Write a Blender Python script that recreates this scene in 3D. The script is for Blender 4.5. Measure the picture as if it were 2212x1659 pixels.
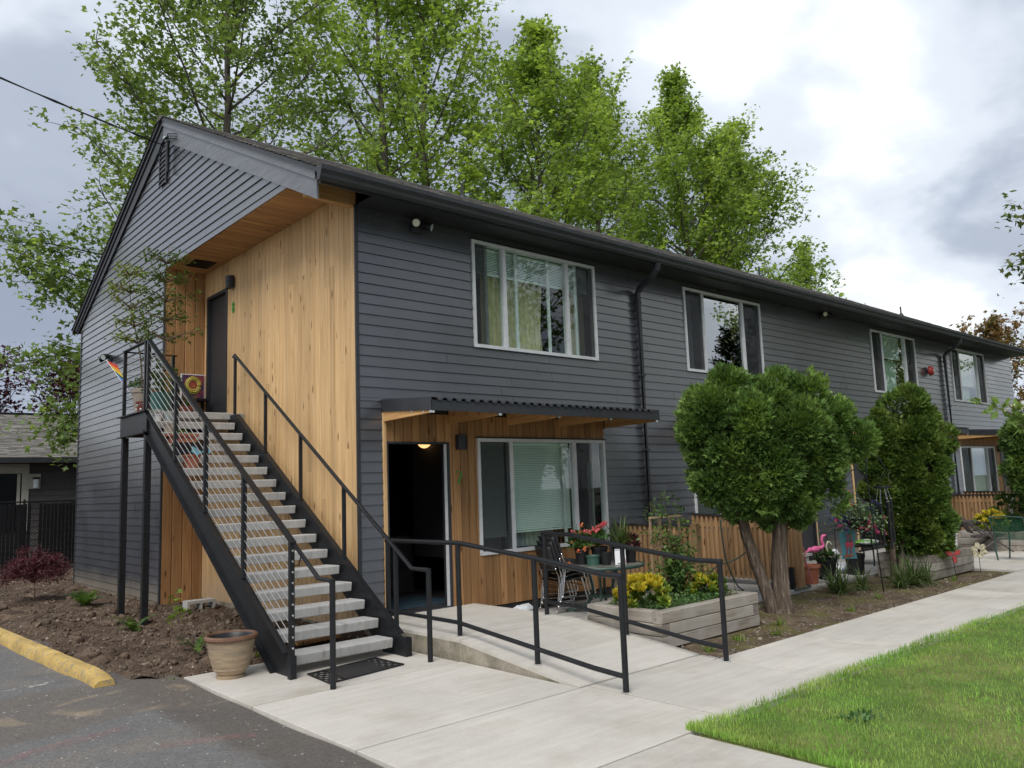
import bpy, math, random
import numpy as np
from mathutils import Vector, Matrix

# ------------------------------------------------------------------ scene, camera, sky, sun
for o in list(bpy.data.objects): bpy.data.objects.remove(o)
scene = bpy.context.scene
col = scene.collection
R = math.radians

YAW, PITCH, ROLL = -0.7275, 0.1283, -0.0371
CAM = (-4.8848, -8.2349, 1.6472)
cam_d = bpy.data.cameras.new('camera'); cam = bpy.data.objects.new('camera', cam_d); col.objects.link(cam)
fw = Vector((-math.sin(YAW)*math.cos(PITCH), math.cos(YAW)*math.cos(PITCH), math.sin(PITCH)))
rt = Vector((math.cos(YAW), math.sin(YAW), 0)); up = rt.cross(fw)
r2 = math.cos(ROLL)*rt + math.sin(ROLL)*up; u2 = -math.sin(ROLL)*rt + math.cos(ROLL)*up
m = Matrix((r2, u2, -fw)).transposed().to_4x4(); m.translation = CAM
cam.matrix_world = m
cam_d.sensor_width = 36; cam_d.lens = 36*1729.36/2212
cam_d.clip_start = .05; cam_d.clip_end = 3000
scene.camera = cam

SUN_EL, SUN_AZ = 50, 235          # azimuth clockwise from +Y: light from the left behind the camera
scene.view_settings.view_transform = 'Standard'; scene.view_settings.look = 'None'
scene.view_settings.gamma = 1; scene.view_settings.use_curve_mapping = False
scene.view_settings.exposure = 0.85

scene.cycles.max_bounces = 7; scene.cycles.diffuse_bounces = 3; scene.cycles.glossy_bounces = 3; scene.cycles.transmission_bounces = 4; scene.cycles.transparent_max_bounces = 12

def N(nt, typ, **kw):
    n = nt.nodes.new(typ)
    for k, v in kw.items():
        if k.startswith('i_'):
            key = k[2:]
            key = int(key) if key.isdigit() else key.replace('_', ' ')
            n.inputs[key].default_value = v
        else: setattr(n, k, v)
    return n
def ramp(nt, stops, interp='LINEAR'):
    n = nt.nodes.new('ShaderNodeValToRGB'); cr = n.color_ramp; cr.interpolation = interp
    while len(cr.elements) < len(stops): cr.elements.new(.5)
    for e, (p, c) in zip(cr.elements, stops):
        e.position = p; e.color = (*c, 1) if len(c) == 3 else c
    return n

world = bpy.data.worlds.new('World'); scene.world = world; world.use_nodes = True
nt = world.node_tree; nt.nodes.clear(); L = nt.links.new
tc = N(nt, 'ShaderNodeTexCoord')
sep = N(nt, 'ShaderNodeSeparateXYZ'); L(tc.outputs['Generated'], sep.inputs[0])
zc = N(nt, 'ShaderNodeMath', operation='MAXIMUM'); L(sep.outputs[2], zc.inputs[0]); zc.inputs[1].default_value = 0.0
za = N(nt, 'ShaderNodeMath', operation='ADD'); L(zc.outputs[0], za.inputs[0]); za.inputs[1].default_value = .28
dx = N(nt, 'ShaderNodeMath', operation='DIVIDE'); L(sep.outputs[0], dx.inputs[0]); L(za.outputs[0], dx.inputs[1])
dy = N(nt, 'ShaderNodeMath', operation='DIVIDE'); L(sep.outputs[1], dy.inputs[0]); L(za.outputs[0], dy.inputs[1])
cmb = N(nt, 'ShaderNodeCombineXYZ'); L(dx.outputs[0], cmb.inputs[0]); L(dy.outputs[0], cmb.inputs[1])
SKY_OFF = (-10.29, 11.9, -3.43)
mp = N(nt, 'ShaderNodeMapping'); mp.inputs['Location'].default_value = SKY_OFF; L(cmb.outputs[0], mp.inputs[0])
n1 = N(nt, 'ShaderNodeTexNoise', i_Scale=.75, i_Detail=6.0, i_Roughness=.5, i_Distortion=.5); L(mp.outputs[0], n1.inputs['Vector'])
n2 = N(nt, 'ShaderNodeTexNoise', i_Scale=2.6, i_Detail=5.0, i_Roughness=.55, i_Distortion=.3); L(mp.outputs[0], n2.inputs['Vector'])
mixn = N(nt, 'ShaderNodeMix', data_type='FLOAT'); mixn.inputs[0].default_value = .22
L(n1.outputs[0], mixn.inputs[2]); L(n2.outputs[0], mixn.inputs[3])
cl = ramp(nt, [(.36, (.20, .23, .295)), (.46, (.275, .31, .375)), (.54, (.46, .50, .555)), (.62, (.68, .70, .71))], 'EASE')
L(mixn.outputs[0], cl.inputs[0])
sky = N(nt, 'ShaderNodeTexSky', sky_type='NISHITA', sun_disc=False, sun_elevation=R(SUN_EL), sun_rotation=R(SUN_AZ), air_density=1.2, dust_density=2.0)
skb = N(nt, 'ShaderNodeBackground', i_Strength=.08); L(sky.outputs[0], skb.inputs[0])
clb = N(nt, 'ShaderNodeBackground', i_Strength=.98); L(cl.outputs[0], clb.inputs[0])
gap = ramp(nt, [(.28, (.80,)*3), (.42, (1.0,)*3)]); L(n2.outputs[0], gap.inputs[0])
mx = N(nt, 'ShaderNodeMixShader'); L(gap.outputs[0], mx.inputs[0]); L(skb.outputs[0], mx.inputs[1]); L(clb.outputs[0], mx.inputs[2])
wo = N(nt, 'ShaderNodeOutputWorld'); L(mx.outputs[0], wo.inputs[0])

sun_d = bpy.data.lights.new('sun', 'SUN'); sun_d.energy = 1.5; sun_d.angle = R(35); sun_d.color = (1, .97, .92)
sun = bpy.data.objects.new('sun', sun_d); col.objects.link(sun)
sd = Vector((math.sin(R(SUN_AZ))*math.cos(R(SUN_EL)), math.cos(R(SUN_AZ))*math.cos(R(SUN_EL)), math.sin(R(SUN_EL))))
sun.rotation_euler = sd.to_track_quat('Z', 'Y').to_euler()

# ------------------------------------------------------------------ materials
def mk(name, c, rough=.6, metal=0, spec=.4, ns=3, na=.0, bs=0, bd=.0, rnd=0., st=(1, 1, 1), c2=None, c2s=4, c2p=(.45, .6),
       fine=0, fs=60, island=0., trans=0., tcol=None, emit=0, bst=None):
    """colour c varied by noise na (scale ns), by object rnd, by mesh island; c2 = second colour in patches; bump bd metres at scale bs"""
    M = bpy.data.materials.new(name); M.use_nodes = True; nt = M.node_tree; L = nt.links.new
    b = nt.nodes['Principled BSDF']; b.inputs['Roughness'].default_value = rough; b.inputs['Metallic'].default_value = metal
    b.inputs['Specular IOR Level'].default_value = spec
    tc = N(nt, 'ShaderNodeTexCoord'); oi = N(nt, 'ShaderNodeObjectInfo')
    off = N(nt, 'ShaderNodeVectorMath', operation='MULTIPLY_ADD'); off.inputs[1].default_value = (1, 1, 1)
    mul = N(nt, 'ShaderNodeMath', operation='MULTIPLY', i_1=37.0); L(oi.outputs['Random'], mul.inputs[0])
    L(tc.outputs['Object'], off.inputs[0])
    if rnd: L(mul.outputs[0], off.inputs[2])
    mp = N(nt, 'ShaderNodeMapping'); mp.inputs['Scale'].default_value = st; L(off.outputs[0], mp.inputs[0])
    colr = None
    base = N(nt, 'ShaderNodeRGB'); base.outputs[0].default_value = (*c, 1); colr = base.outputs[0]
    if c2:
        nz = N(nt, 'ShaderNodeTexNoise', i_Scale=c2s, i_Detail=5.0, i_Roughness=.6); L(mp.outputs[0], nz.inputs['Vector'])
        rp = ramp(nt, [(c2p[0], (0, 0, 0)), (c2p[1], (1, 1, 1))]); L(nz.outputs[0], rp.inputs[0])
        mxx = N(nt, 'ShaderNodeMix', data_type='RGBA'); L(rp.outputs[0], mxx.inputs[0]); L(colr, mxx.inputs[6]); mxx.inputs[7].default_value = (*c2, 1)
        colr = mxx.outputs[2]
    fac = None
    def addfac(sock, amt):
        nonlocal fac
        mr = N(nt, 'ShaderNodeMapRange'); mr.inputs[3].default_value = 1-amt; mr.inputs[4].default_value = 1+amt; L(sock, mr.inputs[0])
        if fac is None: fac = mr.outputs[0]
        else:
            mm = N(nt, 'ShaderNodeMath', operation='MULTIPLY'); L(fac, mm.inputs[0]); L(mr.outputs[0], mm.inputs[1]); fac = mm.outputs[0]
    if na:
        nz = N(nt, 'ShaderNodeTexNoise', i_Scale=ns, i_Detail=6.0, i_Roughness=.6); L(mp.outputs[0], nz.inputs['Vector'])
        mr = N(nt, 'ShaderNodeMapRange', i_1=.3, i_2=.7); L(nz.outputs[0], mr.inputs[0]); addfac(mr.outputs[0], na)
    if fine:
        nz = N(nt, 'ShaderNodeTexNoise', i_Scale=fs, i_Detail=3.0, i_Roughness=.7); L(mp.outputs[0], nz.inputs['Vector'])
        mr = N(nt, 'ShaderNodeMapRange', i_1=.35, i_2=.65); L(nz.outputs[0], mr.inputs[0]); addfac(mr.outputs[0], fine)
    if rnd: addfac(oi.outputs['Random'], rnd)
    if island:
        g = N(nt, 'ShaderNodeNewGeometry'); addfac(g.outputs['Random Per Island'], island)
    if fac is not None:
        vm = N(nt, 'ShaderNodeVectorMath', operation='SCALE'); L(colr, vm.inputs[0]); L(fac, vm.inputs['Scale']); colr = vm.outputs[0]
    L(colr, b.inputs['Base Color'])
    if bs:
        nz = N(nt, 'ShaderNodeTexNoise', i_Scale=bs, i_Detail=6.0, i_Roughness=.65)
        if bst:
            mp2 = N(nt, 'ShaderNodeMapping'); mp2.inputs['Scale'].default_value = bst; L(off.outputs[0], mp2.inputs[0]); L(mp2.outputs[0], nz.inputs['Vector'])
        else: L(mp.outputs[0], nz.inputs['Vector'])
        bp = N(nt, 'ShaderNodeBump', i_Strength=1.0, i_Distance=bd); L(nz.outputs[0], bp.inputs['Height']); L(bp.outputs[0], b.inputs['Normal'])
    if trans:
        out = nt.nodes['Material Output']; tr = N(nt, 'ShaderNodeBsdfTranslucent'); ms = N(nt, 'ShaderNodeMixShader'); ms.inputs[0].default_value = trans
        if tcol:
            vm2 = N(nt, 'ShaderNodeMix', data_type='RGBA', blend_type='MULTIPLY'); vm2.inputs[0].default_value = 1
            L(colr, vm2.inputs[6]); vm2.inputs[7].default_value = (*tcol, 1); L(vm2.outputs[2], tr.inputs[0])
        else: L(colr, tr.inputs[0])
        L(b.outputs[0], ms.inputs[1]); L(tr.outputs[0], ms.inputs[2]); L(ms.outputs[0], out.inputs[0])
    if emit:
        b.inputs['Emission Color'].default_value = (*c, 1); b.inputs['Emission Strength'].default_value = emit
    return M

def wood_mat(name, light, dark, knot=.55, rnd=.22, rough=.62, axis='Z', weather=None, splash=None):
    """sawn boards: long grain streaks along axis, board to board shade, scattered knots"""
    M = bpy.data.materials.new(name); M.use_nodes = True; nt = M.node_tree; L = nt.links.new
    b = nt.nodes['Principled BSDF']; b.inputs['Roughness'].default_value = rough; b.inputs['Specular IOR Level'].default_value = .3
    tc = N(nt, 'ShaderNodeTexCoord'); oi = N(nt, 'ShaderNodeObjectInfo')
    mul = N(nt, 'ShaderNodeMath', operation='MULTIPLY', i_1=53.0); L(oi.outputs['Random'], mul.inputs[0])
    off = N(nt, 'ShaderNodeVectorMath', operation='ADD'); L(tc.outputs['Object'], off.inputs[0]); L(mul.outputs[0], off.inputs[1])
    i = 'XYZ'.index(axis)
    s1 = [22, 22, 22]; s1[i] = 1.1
    mp = N(nt, 'ShaderNodeMapping'); mp.inputs['Scale'].default_value = s1; L(off.outputs[0], mp.inputs[0])
    gr = N(nt, 'ShaderNodeTexNoise', i_Scale=1.0, i_Detail=6.0, i_Roughness=.62, i_Distortion=.6); L(mp.outputs[0], gr.inputs['Vector'])
    rp = ramp(nt, [(.32, dark), (.58, light), (.75, tuple(min(1, x*1.12) for x in light))]); L(gr.outputs[0], rp.inputs[0])
    s2 = [9, 9, 9]; s2[i] = 2.6
    mp2 = N(nt, 'ShaderNodeMapping'); mp2.inputs['Scale'].default_value = s2; L(off.outputs[0], mp2.inputs[0])
    vo = N(nt, 'ShaderNodeTexVoronoi', i_Scale=1.0); L(mp2.outputs[0], vo.inputs['Vector'])
    kr = ramp(nt, [(.09, (1, 1, 1)), (.19, (0, 0, 0))]); L(vo.outputs['Distance'], kr.inputs[0])
    sp = N(nt, 'ShaderNodeSeparateColor'); L(vo.outputs['Color'], sp.inputs[0])
    gt = N(nt, 'ShaderNodeMath', operation='GREATER_THAN', i_1=knot); L(sp.outputs[0], gt.inputs[0])
    km = N(nt, 'ShaderNodeMath', operation='MULTIPLY'); L(kr.outputs[0], km.inputs[0]); L(gt.outputs[0], km.inputs[1])
    mk_ = N(nt, 'ShaderNodeMix', data_type='RGBA'); L(km.outputs[0], mk_.inputs[0]); L(rp.outputs[0], mk_.inputs[6])
    mk_.inputs[7].default_value = (dark[0]*.45, dark[1]*.38, dark[2]*.32, 1)
    hs = N(nt, 'ShaderNodeMapRange'); hs.inputs[3].default_value = 1-rnd; hs.inputs[4].default_value = 1+rnd*.7; L(oi.outputs['Random'], hs.inputs[0])
    vm = N(nt, 'ShaderNodeVectorMath', operation='SCALE'); L(mk_.outputs[2], vm.inputs[0]); L(hs.outputs[0], vm.inputs['Scale'])
    c = vm.outputs[0]
    if weather:
        nz = N(nt, 'ShaderNodeTexNoise', i_Scale=2.2, i_Detail=5.0); L(off.outputs[0], nz.inputs['Vector'])
        wr = ramp(nt, [(.42, (0, 0, 0)), (.66, (1, 1, 1))]); L(nz.outputs[0], wr.inputs[0])
        mw = N(nt, 'ShaderNodeMix', data_type='RGBA'); L(wr.outputs[0], mw.inputs[0]); L(c, mw.inputs[6]); mw.inputs[7].default_value = (*weather, 1); c = mw.outputs[2]
    if splash:     # soil splashed up from the ground, fading out by height
        sx = N(nt, 'ShaderNodeSeparateXYZ'); L(tc.outputs['Object'], sx.inputs[0])
        nz = N(nt, 'ShaderNodeTexNoise', i_Scale=6.0, i_Detail=4.0); L(tc.outputs['Object'], nz.inputs['Vector'])
        ad = N(nt, 'ShaderNodeMath', operation='MULTIPLY_ADD', i_1=.7); L(nz.outputs[0], ad.inputs[0]); L(sx.outputs[2], ad.inputs[2])
        sr = N(nt, 'ShaderNodeMapRange', i_1=.30, i_2=1.0, i_3=.6, i_4=0.0); L(ad.outputs[0], sr.inputs[0])
        mw = N(nt, 'ShaderNodeMix', data_type='RGBA'); L(sr.outputs[0], mw.inputs[0]); L(c, mw.inputs[6]); mw.inputs[7].default_value = (*splash, 1); c = mw.outputs[2]
    L(c, b.inputs['Base Color'])
    bp = N(nt, 'ShaderNodeBump', i_Strength=.6, i_Distance=.002); L(gr.outputs[0], bp.inputs['Height']); L(bp.outputs[0], b.inputs['Normal'])
    return M

def siding_mat():
    M = bpy.data.materials.new('painted_siding'); M.use_nodes = True; nt = M.node_tree; L = nt.links.new
    b = nt.nodes['Principled BSDF']; b.inputs['Specular IOR Level'].default_value = .7
    tc = N(nt, 'ShaderNodeTexCoord'); oi = N(nt, 'ShaderNodeObjectInfo')
    base = N(nt, 'ShaderNodeRGB'); base.outputs[0].default_value = (.057, .060, .069, 1)
    nz = N(nt, 'ShaderNodeTexNoise', i_Scale=1.3, i_Detail=6.0, i_Roughness=.6); L(tc.outputs['Object'], nz.inputs['Vector'])
    f = N(nt, 'ShaderNodeMapRange', i_1=.3, i_2=.7, i_3=.82, i_4=1.2); L(nz.outputs[0], f.inputs[0])
    hs = N(nt, 'ShaderNodeMapRange', i_3=.9, i_4=1.1); L(oi.outputs['Random'], hs.inputs[0])
    mm = N(nt, 'ShaderNodeMath', operation='MULTIPLY'); L(f.outputs[0], mm.inputs[0]); L(hs.outputs[0], mm.inputs[1])
    vm = N(nt, 'ShaderNodeVectorMath', operation='SCALE'); L(base.outputs[0], vm.inputs[0]); L(mm.outputs[0], vm.inputs['Scale'])
    # soil splash along the foot of the wall
    sx = N(nt, 'ShaderNodeSeparateXYZ'); L(tc.outputs['Object'], sx.inputs[0])
    n3 = N(nt, 'ShaderNodeTexNoise', i_Scale=4.0, i_Detail=5.0); L(tc.outputs['Object'], n3.inputs['Vector'])
    ad = N(nt, 'ShaderNodeMath', operation='MULTIPLY_ADD', i_1=.35); L(n3.outputs[0], ad.inputs[0]); L(sx.outputs[2], ad.inputs[2])
    sr = N(nt, 'ShaderNodeMapRange', i_1=.25, i_2=.62, i_3=.9, i_4=0.0); L(ad.outputs[0], sr.inputs[0])
    mw = N(nt, 'ShaderNodeMix', data_type='RGBA'); L(sr.outputs[0], mw.inputs[0]); L(vm.outputs[0], mw.inputs[6]); mw.inputs[7].default_value = (.23, .20, .16, 1)
    L(mw.outputs[2], b.inputs['Base Color'])
    b.inputs['Coat Weight'].default_value = .7; b.inputs['Coat Roughness'].default_value = .22
    rr = N(nt, 'ShaderNodeMapRange', i_1=.3, i_2=.7, i_3=.26, i_4=.38); L(nz.outputs[0], rr.inputs[0]); L(rr.outputs[0], b.inputs['Roughness'])
    st = N(nt, 'ShaderNodeMapping'); st.inputs['Scale'].default_value = (6, 6, 60); L(tc.outputs['Object'], st.inputs[0])
    n4 = N(nt, 'ShaderNodeTexNoise', i_Scale=1.0, i_Detail=4.0); L(st.outputs[0], n4.inputs['Vector'])
    bp = N(nt, 'ShaderNodeBump', i_Strength=.5, i_Distance=.0015); L(n4.outputs[0], bp.inputs['Height']); L(bp.outputs[0], b.inputs['Normal'])
    return M

def glass_mat(name, tint=(.93, .985, .96), boost=1.8, film=None):
    M = bpy.data.materials.new(name); M.use_nodes = True; nt = M.node_tree; L = nt.links.new; nt.nodes.clear()
    out = N(nt, 'ShaderNodeOutputMaterial'); tr = N(nt, 'ShaderNodeBsdfTransparent'); tr.inputs[0].default_value = (*tint, 1)
    gl = N(nt, 'ShaderNodeBsdfGlossy'); gl.inputs['Roughness'].default_value = 0.0; gl.inputs[0].default_value = (.95, .97, .97, 1)
    fr = N(nt, 'ShaderNodeFresnel', i_IOR=1.52); ml = N(nt, 'ShaderNodeMath', operation='MULTIPLY', use_clamp=True); ml.inputs[1].default_value = boost
    L(fr.outputs[0], ml.inputs[0]); ms = N(nt, 'ShaderNodeMixShader')
    ge = N(nt, 'ShaderNodeNewGeometry'); inv = N(nt, 'ShaderNodeMath', operation='SUBTRACT', i_0=1.0); L(ge.outputs['Backfacing'], inv.inputs[1])   # reflect at the outer face only
    m2 = N(nt, 'ShaderNodeMath', operation='MULTIPLY'); L(ml.outputs[0], m2.inputs[0]); L(inv.outputs[0], m2.inputs[1]); L(m2.outputs[0], ms.inputs[0])
    L(tr.outputs[0], ms.inputs[1]); L(gl.outputs[0], ms.inputs[2]); L(ms.outputs[0], out.inputs[0])
    return M
def screen_mat():
    M = bpy.data.materials.new('insect_screen'); M.use_nodes = True; nt = M.node_tree; L = nt.links.new; nt.nodes.clear()
    out = N(nt, 'ShaderNodeOutputMaterial'); tr = N(nt, 'ShaderNodeBsdfTransparent'); df = N(nt, 'ShaderNodeBsdfDiffuse'); df.inputs[0].default_value = (.06, .06, .065, 1)
    ms = N(nt, 'ShaderNodeMixShader'); ms.inputs[0].default_value = .42; L(tr.outputs[0], ms.inputs[1]); L(df.outputs[0], ms.inputs[2]); L(ms.outputs[0], out.inputs[0])
    return M

MT = {}
MT['siding'] = siding_mat()
MT['trim'] = mk('dark_painted_trim', (.030, .032, .037), .48, na=.2, ns=4, rnd=.08, fine=.1, fs=40)
MT['rake'] = mk('weathered_sheen_rake_paint', (.13, .137, .15), .4, spec=.7, na=.25, ns=9, st=(1, .25, 3), c2=(.075, .08, .09), c2s=12, c2p=(.56, .66), bs=30, bd=.001)  # weathered paint; base lightened to hold the grazing sky sheen
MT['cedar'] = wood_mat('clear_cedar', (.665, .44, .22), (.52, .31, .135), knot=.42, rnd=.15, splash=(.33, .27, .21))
MT['cedar_dk'] = wood_mat('stained_shaded_cedar', (.37, .20, .085), (.25, .125, .05), rnd=.28)  # deeper stain, with some of the entry canopies' shade in the tint
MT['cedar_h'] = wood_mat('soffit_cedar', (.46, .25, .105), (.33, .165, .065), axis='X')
MT['beam'] = wood_mat('glulam', (.58, .33, .14), (.42, .21, .08), axis='X', knot=.8)
MT['raft'] = wood_mat('rafter_wood', (.58, .34, .14), (.40, .21, .08), axis='Y', knot=.7)
MT['fence'] = wood_mat('fence_cedar', (.40, .245, .125), (.27, .16, .08), rnd=.3)
MT['timber'] = wood_mat('weathered_timber', (.30, .26, .215), (.17, .145, .12), axis='X', knot=.5, rnd=.33, weather=(.38, .35, .31), rough=.85)
MT['trellis'] = wood_mat('trellis_wood', (.42, .29, .18), (.28, .19, .12), knot=.9)
MT['black'] = mk('black_metal_paint', (.013, .014, .016), .42, spec=.32, na=.25, ns=9, bs=90, bd=.0006)
MT['blackm'] = mk('black_plastic', (.016, .016, .018), .42, na=.2, ns=8)
MT['steel'] = mk('stainless_cable', (.72, .71, .68), .28, metal=1)
MT['chrome'] = mk('chrome', (.75, .75, .76), .12, metal=1, na=.1, ns=20)
MT['frame'] = mk('aluminium_frame', (.60, .61, .62), .42, na=.12, ns=8, rnd=.06)
MT['white'] = mk('white_vinyl', (.74, .75, .75), .4, na=.08, ns=10)
MT['glass'] = glass_mat('window_glass'); MT['glass_r'] = glass_mat('mirror_glass', (.42, .48, .50), 5.0)
MT['screen'] = screen_mat()
MT['blind'] = mk('blind_slat', (.80, .86, .83), .5, rnd=.05)
MT['curtain'] = mk('curtain', (.70, .62, .38), .9, na=.2, ns=5, trans=.25)
MT['curtain_w'] = mk('sheer_curtain', (.55, .55, .56), .9, na=.25, ns=4, st=(3, 3, .6), trans=.3)
MT['dark'] = mk('dark_room', (.022, .021, .021), .9)  # unlit interior put into the colour; also backs the board gaps
MT['floor_in'] = mk('room_floor', (.05, .045, .045), .6, na=.4, ns=5)
MT['rug'] = mk('blue_rug', (.035, .07, .10), .95, na=.5, ns=14)
MT['door'] = mk('charcoal_door_paint', (.035, .036, .040), .45, na=.12, ns=5)
MT['roof'] = mk('asphalt_shingle', (.085, .08, .076), .9, na=.35, ns=3.5, fine=.35, fs=30, bs=60, bd=.004, c2=(.17, .155, .135), c2s=5, island=.25)
MT['roof2'] = mk('grey_brown_shingle', (.175, .163, .145), .9, na=.15, ns=2, fine=.15, fs=25, bs=60, bd=.003, island=.40)
MT['nbwall'] = mk('brown_siding', (.085, .076, .075), .6, na=.15, ns=3, rnd=.08)
MT['cream'] = mk('cream_trim', (.50, .47, .40), .6, na=.12, ns=5)
MT['lampglass'] = mk('lamp_glass', (.75, .78, .8), .3)
MT['green_paint'] = mk('green_number_paint', (.06, .33, .05), .45)
MT['globe'] = mk('lit_globe', (1.0, .56, .22), .4, emit=.85)
MT['lens'] = mk('lamp_lens', (.72, .68, .52), .25)
MT['lens2'] = mk('lamp_lens_grey', (.45, .52, .5), .2)
MT['redbell'] = mk('red_enamel', (.33, .035, .03), .4, na=.25, ns=14)

def concrete(name, c, dirt, jx=.10, rnd=.05, edge=0):
    M = mk(name, c, .85, spec=.25, ns=1.1, na=.10, c2=dirt, c2s=1.6, c2p=(.50, .74), fine=.055, fs=85, bs=150, bd=.0012, rnd=rnd)
    nt = M.node_tree; L = nt.links.new
    # broom-finish streaks
    tc = N(nt, 'ShaderNodeTexCoord'); mp = N(nt, 'ShaderNodeMapping'); mp.inputs['Scale'].default_value = (1.1, 13, 3); L(tc.outputs['Object'], mp.inputs[0])
    nz = N(nt, 'ShaderNodeTexNoise', i_Scale=1.0, i_Detail=7.0, i_Roughness=.6); L(mp.outputs[0], nz.inputs['Vector'])
    mr = N(nt, 'ShaderNodeMapRange', i_1=.3, i_2=.7, i_3=1-jx, i_4=1+jx); L(nz.outputs[0], mr.inputs[0])
    b = nt.nodes['Principled BSDF']; lk = b.inputs['Base Color'].links[0]; src = lk.from_socket
    vm = N(nt, 'ShaderNodeVectorMath', operation='SCALE'); L(src, vm.inputs[0]); L(mr.outputs[0], vm.inputs['Scale']); L(vm.outputs[0], b.inputs['Base Color'])
    return M
MT['conc'] = concrete('broomed_concrete', (.54, .505, .45), (.45, .405, .34), .075)
MT['conc2'] = concrete('weathered_concrete', (.40, .39, .365), (.27, .255, .215), .15)
MT['tread'] = mk('precast_concrete', (.43, .42, .40), .8, na=.14, ns=2.5, c2=(.24, .225, .195), c2s=3.2, c2p=(.56, .80), st=(6, 1, 1.2), fine=.06, fs=70, bs=110, bd=.001, rnd=.06)
MT['side'] = mk('mossy_concrete_side', (.31, .275, .22), .9, na=.3, ns=5, c2=(.17, .155, .10), c2s=4, c2p=(.42, .66), fine=.15, fs=50, bs=70, bd=.004)

# ------------------------------------------------------------------ mesh helpers
def arr(x): return np.asarray(x, float)
class MB:
    def __init__(s): s.v = []; s.f = []
    def add(s, vs, fs):
        n = len(s.v); s.v.extend([tuple(map(float, p)) for p in vs]); s.f.extend([tuple(i+n for i in f) for f in fs]); return s
    def box(s, x0, x1, y0, y1, z0, z1):
        return s.add([(x0,y0,z0),(x1,y0,z0),(x1,y1,z0),(x0,y1,z0),(x0,y0,z1),(x1,y0,z1),(x1,y1,z1),(x0,y1,z1)],
                     [(0,3,2,1),(4,5,6,7),(0,1,5,4),(1,2,6,5),(2,3,7,6),(3,0,4,7)])
    def beam(s, a, b, w, h, upv=(0, 0, 1)):
        a, b = Vector(a), Vector(b); d = (b-a).normalized(); sd = d.cross(Vector(upv)).normalized(); u = sd.cross(d).normalized()
        vs = []
        for p in (a, b):
            for q in ((-1,-1),(1,-1),(1,1),(-1,1)): vs.append(p+sd*(q[0]*w/2)+u*(q[1]*h/2))
        return s.add(vs, [(0,1,2,3),(7,6,5,4),(0,4,5,1),(1,5,6,2),(2,6,7,3),(3,7,4,0)])
    def prism(s, pts, off):
        """polygon of 3-D points extruded by vector off"""
        n = len(pts); off = Vector(off)
        vs = [Vector(p) for p in pts]+[Vector(p)+off for p in pts]
        return s.add(vs, [tuple(range(n-1, -1, -1)), tuple(range(n, 2*n))]+[(i, (i+1) % n, n+(i+1) % n, n+i) for i in range(n)])
    def tube(s, pts, r, n=8, closed=False):
        pts = [Vector(p) for p in pts]; m_ = len(pts); rs = r if hasattr(r, '__len__') else [r]*m_
        vs = []; prev = None
        for i, p in enumerate(pts):
            if closed: t = pts[(i+1) % m_]-pts[i-1]
            else: t = pts[min(i+1, m_-1)]-pts[max(i-1, 0)]
            if t.length < 1e-9: t = Vector((0, 0, 1))
            t.normalize()
            if prev is None:
                a = Vector((0, 0, 1)) if abs(t.z) < .9 else Vector((1, 0, 0)); x = t.cross(a).normalized()
            else:
                x = prev - t*prev.dot(t)
                if x.length < 1e-6: x = t.orthogonal()
                x.normalize()
            prev = x; y = t.cross(x)
            for k in range(n):
                an = 2*math.pi*(k+.5)/n; vs.append(p+(x*math.cos(an)+y*math.sin(an))*rs[i])
        fs = []
        for i in range(m_ if closed else m_-1):
            j = (i+1) % m_
            for k in range(n): fs.append((i*n+k, i*n+(k+1) % n, j*n+(k+1) % n, j*n+k))
        if not closed: fs += [tuple(range(n-1, -1, -1)), tuple(range((m_-1)*n, m_*n))]
        return s.add(vs, fs)
    def lathe(s, prof, n=20, c=(0, 0, 0), cap=True, sq=None):
        vs = []; c = Vector(c)
        for r_, z in prof:
            for k in range(n):
                an = 2*math.pi*k/n; vs.append((c.x+r_*math.cos(an), c.y+r_*math.sin(an), c.z+z))
        fs = [(i*n+k, i*n+(k+1) % n, (i+1)*n+(k+1) % n, (i+1)*n+k) for i in range(len(prof)-1) for k in range(n)]
        if cap: fs += [tuple(range(n-1, -1, -1)), tuple(range((len(prof)-1)*n, len(prof)*n))]
        return s.add(vs, fs)
    def ball(s, c, r, n=10, m_=6, sc=(1, 1, 1)):
        prof = [(max(1e-4, math.sin(math.pi*i/m_)), -math.cos(math.pi*i/m_)) for i in range(m_+1)]
        vs = []
        for q, z in prof:
            for k in range(n):
                an = 2*math.pi*k/n; vs.append((c[0]+r*sc[0]*q*math.cos(an), c[1]+r*sc[1]*q*math.sin(an), c[2]+r*sc[2]*z))
        return s.add(vs, [(i*n+k, i*n+(k+1) % n, (i+1)*n+(k+1) % n, (i+1)*n+k) for i in range(m_) for k in range(n)])
    def build(s, name, mat, parent=None, smooth=False, label=None):
        me = bpy.data.meshes.new(name); o_ = worg(parent)
        me.from_pydata([(x-o_[0], y-o_[1], z-o_[2]) for x, y, z in s.v], [], s.f); me.validate(); me.update()
        if smooth: me.polygons.foreach_set('use_smooth', [True]*len(me.polygons))
        if smooth == 'auto':
            try: me.set_sharp_from_angle(angle=R(35))
            except Exception: pass
        me.materials.append(MT[mat] if isinstance(mat, str) else mat)
        return link(bpy.data.objects.new(name, me), parent, label)
def worg(p):
    o_ = Vector((0, 0, 0))
    while p is not None: o_ += p.location; p = p.parent
    return o_
def link(o, parent=None, label=None):
    col.objects.link(o)
    if parent is not None: o.parent = parent
    if label: o['label'] = label
    return o
def tag(o, label, cat, group=None):
    o['label'] = label; o['category'] = cat
    if group: o['group'] = group
    return o
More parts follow.
